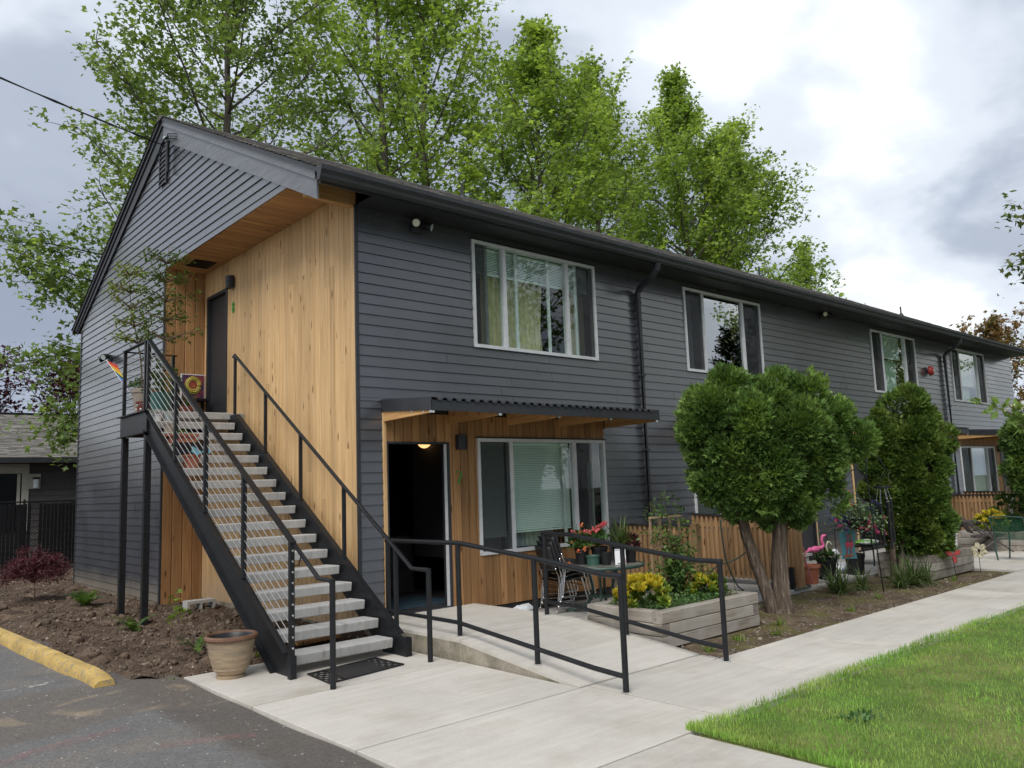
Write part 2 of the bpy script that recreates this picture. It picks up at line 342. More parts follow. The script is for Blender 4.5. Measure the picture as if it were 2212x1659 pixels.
def thing(name, label, cat, loc=(0, 0, 0), rz=0, group=None):
    o = bpy.data.objects.new(name, None); o.empty_display_size = .1; col.objects.link(o); o.location = loc; o.rotation_euler = (0, 0, rz)
    return tag(o, label, cat, group)
def struct(o): o['kind'] = 'structure'; return o
def stuff(o): o['kind'] = 'stuff'; return o
def copy_tree(o, parent=None):
    c = o.copy(); col.objects.link(c); c.parent = parent
    for ch in o.children: copy_tree(ch, c)
    return c
def np_mesh(name, V, F, mat, parent=None, smooth=False):
    """F is (n,k) int array, all faces with k corners; V in world coordinates"""
    V = np.asarray(V, np.float32); F = np.asarray(F, np.int32); o_ = worg(parent)
    V = V-np.array(o_, np.float32)
    me = bpy.data.meshes.new(name); me.vertices.add(len(V)); me.vertices.foreach_set('co', V.ravel())
    k = F.shape[1]; me.loops.add(F.size); me.loops.foreach_set('vertex_index', F.ravel())
    me.polygons.add(len(F)); me.polygons.foreach_set('loop_start', np.arange(0, F.size, k, dtype=np.int32)); me.polygons.foreach_set('loop_total', np.full(len(F), k, np.int32))
    if smooth: me.polygons.foreach_set('use_smooth', np.ones(len(F), bool))
    me.update(calc_edges=True); me.materials.append(MT[mat] if isinstance(mat, str) else mat)
    return link(bpy.data.objects.new(name, me), parent)
def rotmats(rng, n, tilt=1.0, base=None):
    """random rotations: local z tilted by up to ~tilt rad from up, random yaw"""
    a = rng.uniform(0, 2*np.pi, n); b = rng.normal(0, tilt, n); g = rng.uniform(0, 2*np.pi, n)
    def rz(t): c, s = np.cos(t), np.sin(t); z = np.zeros_like(t); o = np.ones_like(t); return np.stack([np.stack([c, -s, z], -1), np.stack([s, c, z], -1), np.stack([z, z, o], -1)], 1)
    def rx(t): c, s = np.cos(t), np.sin(t); z = np.zeros_like(t); o = np.ones_like(t); return np.stack([np.stack([o, z, z], -1), np.stack([z, c, -s], -1), np.stack([z, s, c], -1)], 1)
    return rz(a) @ rx(b) @ rz(g)
def frames(D, rng):
    """rotation matrices whose local y points along D with random roll"""
    D = D/np.linalg.norm(D, axis=1, keepdims=True); q = rng.normal(size=D.shape); X = np.cross(D, q); X /= np.linalg.norm(X, axis=1, keepdims=True)
    return np.stack([X, D, np.cross(X, D)], -1)
def scatter(tv, tf, Rm, P, S):
    """instances of a template merged: tv (k,3), tf (m,c)"""
    tv = np.asarray(tv, float); tf = np.asarray(tf); n = len(P)
    S = np.asarray(S, float).reshape(n, 1, -1)
    V = np.einsum('nij,nkj->nki', Rm, tv[None]*S)+P[:, None, :]
    F = (tf[None]+(np.arange(n)*len(tv))[:, None, None]).reshape(-1, tf.shape[1])
    return V.reshape(-1, 3), F
LEAF3 = (np.array([(0, 0, 0), (.55, .50, -.02), (.2, .55, .06), (0, 1.05, -.06), (-.2, .55, .06), (-.55, .50, -.02)]), np.array([[0, 1, 2, 3, 4, 5]]))
LEAF = (np.array([(0, 0, 0), (.24, .45, .05), (0, 1, -.04), (-.24, .45, .05)]), np.array([[0, 1, 2], [0, 2, 3]]))
BLADE = (np.array([(-.5, 0, 0), (.5, 0, 0), (.32, .55, .12), (-.32, .55, .12), (0, 1, .42)]), None)
# ------------------------------------------------------------------ ground, paving
rng = np.random.default_rng(5); random.seed(5)
MT['earth'] = mk('bare_ground', (.10, .085, .06), .95, na=.3, ns=2, c2=(.07, .10, .035), c2s=.8, fine=.2, fs=30)
g = struct(MB().box(-300, 300, -300, 400, -1.0, -.09).build('ground', 'earth'))

def asphalt_mat():
    M = bpy.data.materials.new('asphalt'); M.use_nodes = True; nt = M.node_tree; L = nt.links.new
    b = nt.nodes['Principled BSDF']; b.inputs['Roughness'].default_value = .88; b.inputs['Specular IOR Level'].default_value = .3
    tc = N(nt, 'ShaderNodeTexCoord'); O = tc.outputs['Object']
    def noise(s, d=5.0, r=.6, dist=0.): n = N(nt, 'ShaderNodeTexNoise', i_Scale=s, i_Detail=d, i_Roughness=r, i_Distortion=dist); L(O, n.inputs['Vector']); return n.outputs[0]
    def mix(f, a, c):
        m_ = N(nt, 'ShaderNodeMix', data_type='RGBA'); L(f, m_.inputs[0]); L(a, m_.inputs[6]); m_.inputs[7].default_value = (*c, 1); return m_.outputs[2]
    def rp(s, a, b_, hi=1.): r_ = ramp(nt, [(a, (0,)*3), (b_, (hi,)*3)]); L(s, r_.inputs[0]); return r_.outputs[0]
    base = N(nt, 'ShaderNodeRGB'); base.outputs[0].default_value = (.150, .146, .142, 1)
    c = mix(rp(noise(1.1), .5, .72, .7), base.outputs[0], (.22, .185, .145))        # dusty soil washed over it
    c = mix(rp(noise(3.5), .55, .75, .6), c, (.105, .10, .096))
    # dark sealed strip close to the concrete pad and soil
    sx = N(nt, 'ShaderNodeSeparateXYZ'); L(O, sx.inputs[0])
    w = N(nt, 'ShaderNodeMath', operation='MULTIPLY_ADD', i_1=.55); L(noise(1.7), w.inputs[0]); L(sx.outputs[0], w.inputs[2])
    strip = N(nt, 'ShaderNodeMapRange', i_1=-2.45, i_2=-2.28, i_3=0.0, i_4=.8); L(w.outputs[0], strip.inputs[0])
    c = mix(strip.outputs[0], c, (.10, .086, .074))
    # wide patch of old infill beyond the kerb end
    w2 = N(nt, 'ShaderNodeMath', operation='MULTIPLY_ADD', i_1=1.2); L(noise(.9, 4.0), w2.inputs[0]); L(sx.outputs[1], w2.inputs[2])
    p1 = N(nt, 'ShaderNodeMapRange', i_1=-.85, i_2=-.70, i_3=0.0, i_4=.65); L(w2.outputs[0], p1.inputs[0])
    p2 = N(nt, 'ShaderNodeMapRange', i_1=.75, i_2=.95, i_3=1.0, i_4=0.0); L(w2.outputs[0], p2.inputs[0])
    pm = N(nt, 'ShaderNodeMath', operation='MULTIPLY'); L(p1.outputs[0], pm.inputs[0]); L(p2.outputs[0], pm.inputs[1])
    c = mix(pm.outputs[0], c, (.135, .115, .096))
    sand = N(nt, 'ShaderNodeMath', operation='MULTIPLY'); L(rp(noise(1.6, 4.0, .5, .8), .56, .66), sand.inputs[0]); L(pm.outputs[0], sand.inputs[1])
    c = mix(sand.outputs[0], c, (.33, .26, .175))
    vo = N(nt, 'ShaderNodeTexVoronoi', i_Scale=75.0); L(O, vo.inputs['Vector'])
    gs = N(nt, 'ShaderNodeSeparateColor'); L(vo.outputs['Color'], gs.inputs[0])
    sp = N(nt, 'ShaderNodeMapRange', i_1=.0, i_2=1.0, i_3=.78, i_4=1.22); L(gs.outputs[0], sp.inputs[0])
    vm = N(nt, 'ShaderNodeVectorMath', operation='SCALE'); L(c, vm.inputs[0]); L(sp.outputs[0], vm.inputs['Scale'])
    gt = N(nt, 'ShaderNodeMath', operation='GREATER_THAN', i_1=.9955); L(gs.outputs[1], gt.inputs[0])
    c = mix(gt.outputs[0], vm.outputs[0], (.42, .40, .38))                          # pale chips
    L(c, b.inputs['Base Color'])
    bp = N(nt, 'ShaderNodeBump', i_Strength=.8, i_Distance=.004); L(vo.outputs['Distance'], bp.inputs['Height']); L(bp.outputs[0], b.inputs['Normal'])
    return M
MT['asphalt'] = asphalt_mat()
# gently uneven sheet
gx, gy = np.meshgrid(np.linspace(-14, -2.104, 90), np.linspace(-14, 14, 140)); zz = -.022+.012*np.sin(gx*1.9+gy*.7)*np.cos(gy*1.3)-.006*np.sin(gx*5.1)*np.sin(gy*4.3)
ii = np.arange(90*139).reshape(139, 90)[:, :-1].ravel(); F = np.stack([ii, ii+1, ii+91, ii+90], 1)
struct(np_mesh('parking_lot', np.stack([gx, gy, zz], -1).reshape(-1, 3), F, 'asphalt', smooth=True))

def worn_paint(name, c, thr, hi=1.):
    M = mk(name, c, .8, na=.2, ns=9); nt = M.node_tree; L = nt.links.new
    tc = N(nt, 'ShaderNodeTexCoord'); nz = N(nt, 'ShaderNodeTexNoise', i_Scale=11.0, i_Detail=8.0, i_Roughness=.8); L(tc.outputs['Object'], nz.inputs['Vector'])
    rp = ramp(nt, [(thr, (0,)*3), (thr+.16, (hi,)*3)]); L(nz.outputs[0], rp.inputs[0])
    L(rp.outputs[0], nt.nodes['Principled BSDF'].inputs['Alpha'])
    return M
MT['redline'] = worn_paint('worn_red_paint', (.46, .22, .21), .42, .24); MT['whiteline'] = worn_paint('worn_white_paint', (.55, .55, .53), .50)
def strip(name, a, b, w, mat, z=.004):
    a, b = Vector((*a, 0)), Vector((*b, 0)); n = 10; d = (b-a).normalized(); s = Vector((-d.y, d.x, 0))*w/2; mb = MB(); vs = []; fs = []
    for i in range(n+1):
        p = a.lerp(b, i/n)
        for q in (p-s, p+s): vs.append((q.x, q.y, -.022+.012*math.sin(q.x*1.9+q.y*.7)*math.cos(q.y*1.3)-.006*math.sin(q.x*5.1)*math.sin(q.y*4.3)+z))
    fs = [(2*i, 2*i+2, 2*i+3, 2*i+1) for i in range(n)]
    return struct(mb.add(vs, fs).build(name, mat))
strip('painted_line', (-4.2, -1.95), (-2.95, -1.62), .15, 'redline'); strip('painted_line', (-2.95, -2.35), (-2.36, -2.52), .13, 'redline')
strip('painted_line', (-3.9, 1.52), (-3.09, 1.62), .10, 'whiteline'); strip('painted_line', (-3.9, .47), (-2.98, .54), .10, 'whiteline')

# yellow kerb: two cast lengths with a rounded broken end
MT['yellow'] = mk('worn_yellow_paint', (.50, .335, .10), .8, na=.25, ns=3, c2=(.30, .25, .16), c2s=22, c2p=(.50, .64), fine=.12, fs=70, bs=90, bd=.002)
kerb = thing('kerb', 'yellow painted concrete kerb edging the bare soil bed', 'kerb', (-2.72, 0, 0))
def kx(y): return -2.70-.045*y
def kerb_piece(y0, y1, endround):
    n = int((y1-y0)/.12)+2; prof = [(-.085, -.03), (-.078, .03), (-.06, .075), (-.035, .095), (.045, .10), (.07, .08), (.085, -.03)]
    vs = []; rr = random.Random(int(y0*7))
    for i in range(n):
        y = y0+(y1-y0)*i/(n-1); k = 1.
        if endround and i < 4: k = (.55, .80, .93, .98)[i]
        for px, pz in prof: vs.append((kx(y)+px*(1.25-.25*k if i < 3 and endround else 1)+rr.uniform(-.003, .003), y+rr.uniform(-.003, .003), -.03+(pz+.03)*k+rr.uniform(-.002, .002)))
    m_ = len(prof); fs = [(i*m_+k, i*m_+k+1, (i+1)*m_+k+1, (i+1)*m_+k) for i in range(n-1) for k in range(m_-1)]
    fs += [tuple(range(m_)), tuple(range((n-1)*m_+m_-1, (n-1)*m_-1, -1))]
    MB().add(vs, fs).build('kerb_section', 'yellow', kerb, smooth='auto')
kerb_piece(-.05, 1.40, True); kerb_piece(1.412, 3.6, False); kerb_piece(3.612, 6.5, False); kerb_piece(6.512, 11, False)

# concrete walk: slabs with tooled joints
walk = MB().box(-2.08, 24.5, -9.5, -3.2, -.085, -.075).build('walkway', 'side'); struct(walk)
def slab(x0, x1, y0, y1, parent, z=0, mat='conc', th=.072, g_=.010, c=.003):
    x0 += g_; x1 -= g_; y0 += g_; y1 -= g_
    vs = [(x0, y0, z-th), (x1, y0, z-th), (x1, y1, z-th), (x0, y1, z-th), (x0, y0, z-c), (x1, y0, z-c), (x1, y1, z-c), (x0, y1, z-c),
          (x0+c, y0+c, z), (x1-c, y0+c, z), (x1-c, y1-c, z), (x0+c, y1-c, z)]
    fs = [(0, 3, 2, 1), (8, 9, 10, 11)]+[(i, (i+1) % 4, 4+(i+1) % 4, 4+i) for i in range(4)]+[(4+i, 4+(i+1) % 4, 8+(i+1) % 4, 8+i) for i in range(4)]
    return MB().add(vs, fs).build('concrete_slab', mat, parent)
slab(-2.1, -.02, -1.85, -.32, walk); slab(-2.1, .0, -3.45, -1.85, walk); slab(-2.1, .09, -4.82, -3.45, walk); slab(.09, 1.55, -4.82, -3.45, walk)
slab(-2.1, -.40, -6.35, -4.82, walk); slab(-2.1, -.40, -7.9, -6.35, walk); slab(-2.1, -.40, -9.4, -7.9, walk)
xs = [1.55]; 
while xs[-1] < 24: xs.append(xs[-1]+1.46)
for a, b in zip(xs, xs[1:]): slab(a, b, -4.82, -3.67, walk)
slab(1.55, 1.66, -3.67, -3.45, walk)

# ramp with landing at the door of the ground floor flat
ramp_o = thing('entry_ramp', 'concrete landing and wheelchair ramp in front of the open door', 'ramp', (.8, -1.7, 0))
def ramp_block(pts, name, parent=ramp_o):       # side profile in yz, between x 0 and 1.65
    mb = MB(); mb.prism([(0.004, y, z) for y, z in pts], (1.646, 0, 0)); return mb.build(name, 'conc', parent)
ramp_block([(-.012, -.07), (-.012, .2), (-1.856, .2), (-1.856, -.07)], 'landing_slab'); ramp_block([(-1.866, -.07), (-1.866, .2), (-3.44, .004), (-3.44, -.07)], 'sloped_slab')
MB().prism([(0, y, z) for y, z in [(-.02, -.07), (-.02, .17), (-1.85, .17), (-1.85, -.07)]], (.003, 0, 0)).build('landing_side_face', 'side', ramp_o, label='stained side of the landing')
MB().prism([(0, y, z) for y, z in [(-1.87, -.07), (-1.87, .165), (-3.2, .004), (-3.2, -.07)]], (.003, 0, 0)).build('ramp_side_face', 'side', ramp_o, label='mossy side of the ramp')

patio = struct(MB().box(1.66, 24.4, -1.99, .02, -.085, -.07).build('patio', 'side'))
px_ = [1.662, 4.4, 6.3, 8.3, 10.1, 12.0, 14.0, 16.0, 18.0, 20, 22, 24.3]
for a, b in zip(px_, px_[1:]): slab(a, b, -1.99, -.03, patio, .0, 'conc2', .065)
slab(10.08, 12.3, -3.66, -1.995, patio, 0, 'conc', .065); slab(12.3, 14.5, -3.66, -1.995, patio, 0, 'conc', .065)

# soil beds
def soil_mat(name, c, c2, chips=.985, moss=None, dark=.6):
    M = mk(name, c, .95, spec=.15, na=.3, ns=3.5, c2=c2, c2s=5, c2p=(.42, .66), fine=.28, fs=45, bs=55, bd=.012)
    nt = M.node_tree; L = nt.links.new; b = nt.nodes['Principled BSDF']; src = b.inputs['Base Color'].links[0].from_socket
    tc = N(nt, 'ShaderNodeTexCoord'); vo = N(nt, 'ShaderNodeTexVoronoi', i_Scale=42.0); L(tc.outputs['Object'], vo.inputs['Vector'])
    gs = N(nt, 'ShaderNodeSeparateColor'); L(vo.outputs['Color'], gs.inputs[0]); gt = N(nt, 'ShaderNodeMath', operation='GREATER_THAN', i_1=chips); L(gs.outputs[1], gt.inputs[0])
    if moss:
        nz = N(nt, 'ShaderNodeTexNoise', i_Scale=1.6, i_Detail=5.0); L(tc.outputs['Object'], nz.inputs['Vector']); rp = ramp(nt, [(.47, (0,)*3), (.64, (.85,)*3)]); L(nz.outputs[0], rp.inputs[0])
        m_ = N(nt, 'ShaderNodeMix', data_type='RGBA'); L(rp.outputs[0], m_.inputs[0]); L(src, m_.inputs[6]); m_.inputs[7].default_value = (*moss, 1); src = m_.outputs[2]
    m_ = N(nt, 'ShaderNodeMix', data_type='RGBA'); L(gt.outputs[0], m_.inputs[0]); L(src, m_.inputs[6]); m_.inputs[7].default_value = (.30, .26, .21, 1)
    L(m_.outputs[2], b.inputs['Base Color']); return M
MT['soil'] = soil_mat('turned_soil', (.078, .054, .039), (.145, .103, .074), .98)
MT['bed'] = soil_mat('garden_soil', (.105, .075, .050), (.17, .128, .085), .96, moss=(.135, .125, .04))
MT['clod'] = mk('soil_clod', (.108, .076, .055), .95, spec=.1, rnd=0, na=.3, ns=9, island=.4, bs=60, bd=.01, c2=(.18, .14, .105), c2s=3)
def fbm(x, y, sc, seed, oct_=5):
    out = np.zeros_like(x); a = 1.; r = np.random.default_rng(seed)
    for k in range(oct_):
        for _ in range(4):
            th = r.uniform(0, 2*np.pi); ph = r.uniform(0, 6.28); f = sc*2**k*r.uniform(.7, 1.4)
            out += a*np.sin((x*np.cos(th)+y*np.sin(th))*f+ph+1.7*np.sin((x*np.sin(th)-y*np.cos(th))*f*.63+ph*2))
        a *= .58
    return out/8
def soil_z(x, y):
    x = np.asarray(x, float); y = np.asarray(y, float)
    k = -2.70-.045*y+.08
    edge = np.clip(np.minimum(x-k, y+.42)/.35, 0, 1)
    return -.085+.14*edge+.085*edge*fbm(x, y, 6, 3)+.03*edge*np.clip(fbm(x, y, 1.6, 8), -1, 1)
nx, ny = 190, 560
sx, sy = np.meshgrid(np.linspace(0, 1, nx), np.linspace(-.42, 12.5, ny)); x0 = -2.66-.045*sy; x0 = np.where(sy < .3, np.maximum(x0, -2.67+(.3-sy)*.85), x0)
sx = x0+(.25-x0)*sx; sz = soil_z(sx, sy)
ii = np.arange(nx*(ny-1)).reshape(ny-1, nx)[:, :-1].ravel(); F = np.stack([ii, ii+1, ii+nx+1, ii+nx], 1)
struct(np_mesh('soil_bed', np.stack([sx, sy, sz], -1).reshape(-1, 3), F, 'soil', smooth=False))
struct(MB().box(-3.4, 12, 12.4, 40, -.088, .01).build('back_yard_soil', 'soil'))
# loose clods
def rocks(n, pos, size, name, mat, seed):
    r = np.random.default_rng(seed)
    t = np.array([(0, 0, 1), (.9, 0, .3), (.28, .85, .3), (-.72, .53, .35), (-.72, -.53, .3), (.28, -.85, .35), (.7, .5, -.4), (-.27, .85, -.4), (-.9, 0, -.4), (-.27, -.85, -.4), (.7, -.5, -.4), (0, 0, -.7)])
    f = np.array([[0,1,2],[0,2,3],[0,3,4],[0,4,5],[0,5,1],[1,6,2],[2,7,3],[3,8,4],[4,9,5],[5,10,1],[6,7,2],[7,8,3],[8,9,4],[9,10,5],[10,6,1],[11,7,6],[11,8,7],[11,9,8],[11,10,9],[11,6,10]])
    V, F = scatter(t, f, rotmats(r, n, 1.2), pos, size); V += r.normal(0, .26, V.shape)*np.repeat(size.mean(1), 12)[:, None]
    return stuff(np_mesh(name, V, F, mat))
n = 6500; ry = rng.uniform(-.35, 11, n)**1; ry = np.where(rng.random(n) < .45, rng.uniform(-.3, 4.5, n), ry); kx_ = -2.58-.045*ry; kx_ = np.where(ry < .3, np.maximum(kx_, -2.6+(.3-ry)*.85), kx_)
rx = kx_+(-.05-kx_)*rng.random(n); sz_ = (rng.pareto(2.4, n)*.010+.007).clip(.005, .055)[:, None]*rng.uniform(.5, 1.3, (n, 3))*np.array([1, 1, .75])
clods = rocks(n, np.stack([rx, ry, soil_z(rx, ry)+sz_[:, 2]*.25], 1), sz_, 'soil_clods', 'clod', 9)
tag(clods, 'dug up brown clods lying all over the soil bed', 'soil')
def bed_z(x, y): return -.035+.018*fbm(np.asarray(x, float), np.asarray(y, float), 4, 21)+.012*fbm(np.asarray(x, float), np.asarray(y, float), 1.1, 4)
bx, by = np.meshgrid(np.linspace(1.66, 10.08, 260), np.linspace(-3.668, -1.995, 70)); ii = np.arange(260*69).reshape(69, 260)[:, :-1].ravel(); F = np.stack([ii, ii+1, ii+261, ii+260], 1)
struct(np_mesh('garden_bed', np.stack([bx, by, bed_z(bx, by)], -1).reshape(-1, 3), F, 'bed', smooth=True))
n = 900; rx = rng.uniform(1.75, 10, n); ry = -3.6+1.5*rng.random(n)**1.6; s_ = (rng.pareto(3., n)*.006+.006).clip(.005, .03)[:, None]*rng.uniform(.6, 1.2, (n, 3))
MT['pebble'] = mk('pebbles', (.20, .17, .13), .9, island=.55)
tag(rocks(n, np.stack([rx, ry, bed_z(rx, ry)+.004], 1), s_, 'bed_pebbles', 'pebble', 4), 'small pale pebbles and crumbs on the garden bed', 'pebbles')

# lawn
MT['lawn'] = mk('lawn_ground', (.10, .15, .03), .95, na=.35, ns=2.5, c2=(.16, .17, .05), c2s=1.2, fine=.3, fs=70)
def lawn_z(x, y): return .0+.012*fbm(np.asarray(x, float), np.asarray(y, float), 2.2, 31)
gx, gy = np.meshgrid(np.linspace(-.36, 24.5, 160), np.linspace(-4.86, -16, 90)); e = np.clip(np.minimum(gx+.36, -4.86-gy)/.15, 0, 1)
zz = lawn_z(gx, gy)*e-.02*(1-e); ii = np.arange(160*89).reshape(89, 160)[:, :-1].ravel(); F = np.stack([ii, ii+160, ii+161, ii+1], 1)
struct(np_mesh('lawn', np.stack([gx, gy, zz], -1).reshape(-1, 3), F, 'lawn', smooth=True))
struct(MB().box(-.40, -.355, -16, -4.86, -.08, -.03).build('lawn_edge_soil', 'earth'))
def blades(n, X, Y, seed, hh, ww, mat, name):
    r = np.random.default_rng(seed); tv = np.array([(-.5, 0, 0), (.5, 0, 0), (.36, .15, .55), (-.36, .15, .55), (0, .55, 1.)])
    yaw = r.uniform(0, 6.283, n); c, s = np.cos(yaw), np.sin(yaw); lean = r.uniform(.15, 1.3, n); H = hh*r.uniform(.5, 1.25, n); W = ww*r.uniform(.7, 1.3, n)
    P = np.stack([X, Y, lawn_z(X, Y)-.004], 1)
    T = tv[None]*np.stack([W, H*lean, H], -1)[:, None, :]
    V = np.stack([T[..., 0]*c[:, None]-T[..., 1]*s[:, None], T[..., 0]*s[:, None]+T[..., 1]*c[:, None], T[..., 2]], -1)+P[:, None]
    b = (np.arange(n)*5)[:, None]
    F = np.concatenate([np.stack([b[:, 0], b[:, 0]+1, b[:, 0]+2], 1), np.stack([b[:, 0], b[:, 0]+2, b[:, 0]+3], 1), np.stack([b[:, 0]+3, b[:, 0]+2, b[:, 0]+4], 1)])
    return stuff(np_mesh(name, V.reshape(-1, 3), F, mat))
def grass_mat():
    M = mk('grass_blade', (.25, .46, .075), .6, spec=.25, island=.35, c2=(.38, .50, .12), c2s=2.2, c2p=(.42, .64), trans=.4, na=.32, ns=1.4); return M
MT['grass'] = grass_mat()
# denser where the lawn is near the camera
nA = 165000; u = rng.random(nA); Y = -4.84-6.5*rng.random(nA)**1.25; X = -.36+u**1.5*14
Y = np.minimum(Y, -4.84)+fbm(X, X*0, 7, 2)*.045
gr = blades(nA, X, Y, 3, .034, .0042, 'grass', 'lawn_grass'); tag(gr, 'short mown green grass of the lawn', 'grass')
nB = 9000; X = np.concatenate([-.36+22*rng.random(nB)**1.6, -.37+.05*rng.random(2200)]); Y = np.concatenate([-4.765-.10*rng.random(nB)+.02*fbm(np.linspace(0, 40, nB), np.zeros(nB), 9, 5), -4.84-4*rng.random(2200)])
keep = fbm(X*1.0, Y, 2.5, 77)+rng.normal(0, .25, len(X)) > -.2; X, Y = X[keep], Y[keep]
tag(blades(len(X), X, Y, 8, .055, .0045, 'grass', 'lawn_edge_grass'), 'longer uncut grass leaning over the edge of the walk', 'grass')
# ------------------------------------------------------------------ apartment building
H1 = .127
XE = 23.45
bld = thing('apartment_building', 'two storey dark grey apartment building with cedar clad entries and a gable end', 'building', (0, 0, 0))
UPW = [(1.777, 4.223), (6.502, 8.960), (13.707, 16.170), (18.537, 21.043)]; UZ = (3.529, 5.020)
LPN = [(.32, 4.262, 1), (6.46, 10.50, -1), (12.20, 16.22, 1), (18.50, 22.56, -1)]     # cedar entry panels
PZ = (-.06, 2.735)
front_open = [(a, b, *UZ) for a, b in UPW]+[(a, b, *PZ) for a, b, _ in LPN]
def subtract(x0, x1, z0, z1, opens):
    """rectangles left of [x0,x1]x[z0,z1] after cutting the openings"""
    opens = [o for o in opens if o[0] < x1 and o[1] > x0]
    zs = sorted({z0, z1, *[z for o in opens for z in (o[2], o[3]) if z0 < z < z1]}); out = []
    for a, b in zip(zs, zs[1:]):
        mid = (a+b)/2; cuts = sorted((o[0], o[1]) for o in opens if o[2] < mid < o[3]); x = x0
        for c0, c1 in cuts:
            if c0 > x: out.append((x, min(c0, x1), a, b))
            x = max(x, c1)
        if x < x1: out.append((x, x1, a, b))
    return out
# sheathing
mb = MB()
DOORS = [(.372, 1.307)]
lowo = []
for a, b, s in LPN:
    if s == 1: lowo += [(a+1.448, b-.004, .785, 2.307), (a+.052, a+.987, -.1, 2.25)]
    else: lowo += [(a+.004, b-1.448, .785, 2.307), (b-.987, b-.052, -.1, 2.25)]
for r_ in subtract(.0, XE-.1, -.08, 5.14, [(a, b, *UZ) for a, b in UPW]+lowo): mb.box(r_[0], r_[1], .001, .10, r_[2], r_[3])
mb.build('front_wall', 'trim', bld)
# lap siding boards on the front
far = MB(); rs = random.Random(4)
def front_board(x0, x1, z0, z1):
    h = z1-z0; mbb = MB(); mbb.prism([(x0, -.001, z0), (x0, -.024, z0), (x0, -.024+.015*h/H1, z1), (x0, -.001, z1)], (x1-x0, 0, 0)); return mbb
z = -.02; row = 0
while z < 5.12:
    z1 = min(z+H1, 5.13)
    for x0, x1, a, b in subtract(.012, XE, z, z1, front_open):
        x = x0; first = True
        while x < x1-.01:
            ln = rs.choice((3.66, 3.66, 2.4, 1.9)) if not first else rs.uniform(1.2, 3.66)
            if b-a < .1: ln = 9
            e = min(x+ln, x1)
            if x1-e < .5: e = x1
            mbb = front_board(x+.001, e-.0035, a, b)
            if x < 10.6: mbb.build('siding_board', 'siding', bld)
            else: far.add(mbb.v, mbb.f)
            x = e; first = False
    z += H1; row += 1
stuff(far.build('far_siding_boards', 'siding', bld))
# gable end wall: upper triangle plus the part left of the stair recess
ztop = lambda y: 7.965-.498*abs(y-4.93)
GX = -.65; YN = 4.816; YW = 9.866; ZS = 5.345
mb = MB(); mb.prism([(GX, YN, -.1), (GX, YW, -.1), (GX, YW, 5.40), (GX, 4.93, 7.85), (GX, .0, 5.40), (GX, .0, ZS+.03), (GX, YN, ZS+.03)], (.09, 0, 0)); mb.build('gable_wall', 'trim', bld)
def ylim(z): return max(0.0, 4.93-(7.85-z)/.498), min(YW, 4.93+(7.85-z)/.498)
z = -.02
while z < 7.66:
    z1 = z+H1
    segs = []
    if z1 <= ZS+.001: segs.append((YN+.02, YN+.02, YW, YW, z, z1))
    else:
        if z < ZS:
            segs.append((YN+.02, YN+.02, YW, YW, z, ZS)); z_ = ZS
        else: z_ = z
        a0, b0 = ylim(z_); a1, b1 = ylim(z1)
        if b1 > a1: segs.append((a0, a1, b0, b1, z_, z1))
    for a0, a1, b0, b1, q0, q1 in segs:
        cuts = []
        if b0-a0 > 4.2: cuts = [rs.uniform(max(a0, a1)+.6, min(b0, b1)-.6)]
        if b0-a0 > 7.5: cuts = [a1+(b1-a1)*rs.uniform(.25, .4), a1+(b1-a1)*rs.uniform(.6, .75)]
        es = [(a0, a1)]+[(c, c) for c in cuts]+[(b0, b1)]
        for (p0, p1), (r0, r1) in zip(es, es[1:]):
            p0 += .0015; p1 += .0015; r0 -= .002; r1 -= .002; k = (q1-q0)/H1
            v = [(GX-.001, p0, q0), (GX-.024, p0, q0), (GX-.024+.015*k, p1, q1), (GX-.001, p1, q1), (GX-.001, r0, q0), (GX-.024, r0, q0), (GX-.024+.015*k, r1, q1), (GX-.001, r1, q1)]
            MB().add(v, [(0, 1, 2, 3), (7, 6, 5, 4), (0, 4, 5, 1), (1, 5, 6, 2), (2, 6, 7, 3), (3, 7, 4, 0)]).build('siding_board', 'siding', bld)
    z = z1
# back and far walls
MB().box(GX+.09, XE, YW-.1, YW, -.1, 5.40).build('back_wall', 'siding', bld)
MB().prism([(XE-.1, .1, -.1), (XE-.1, YW-.1, -.1), (XE-.1, YW-.1, 5.40), (XE-.1, 4.93, 7.85), (XE-.1, .1, 5.40)], (.1, 0, 0)).build('far_gable_wall', 'siding', bld)
fo = MB(); fo.box(.12, XE-.12, .12, YW-.12, -.3, .11); fo.box(GX+.1, .119, YN+.1, YW-.12, -.3, .11); fo.build('foundation', 'side', bld)
MB().box(.2, XE-.12, .10, YW-.2, 2.66, 2.80).build('upper_floor', 'dark', bld)
# corner trims
MB().box(-.028, .012, -.030, -.0, -.02, 5.13).build('corner_trim', 'trim', bld)
MB().box(GX-.026, GX+.0, YN-.022, YN+.018, -.05, ZS).build('corner_trim', 'trim', bld)
MB().box(GX-.03, GX+.0, YW-.01, YW+.03, -.05, 5.2).build('corner_trim', 'trim', bld)
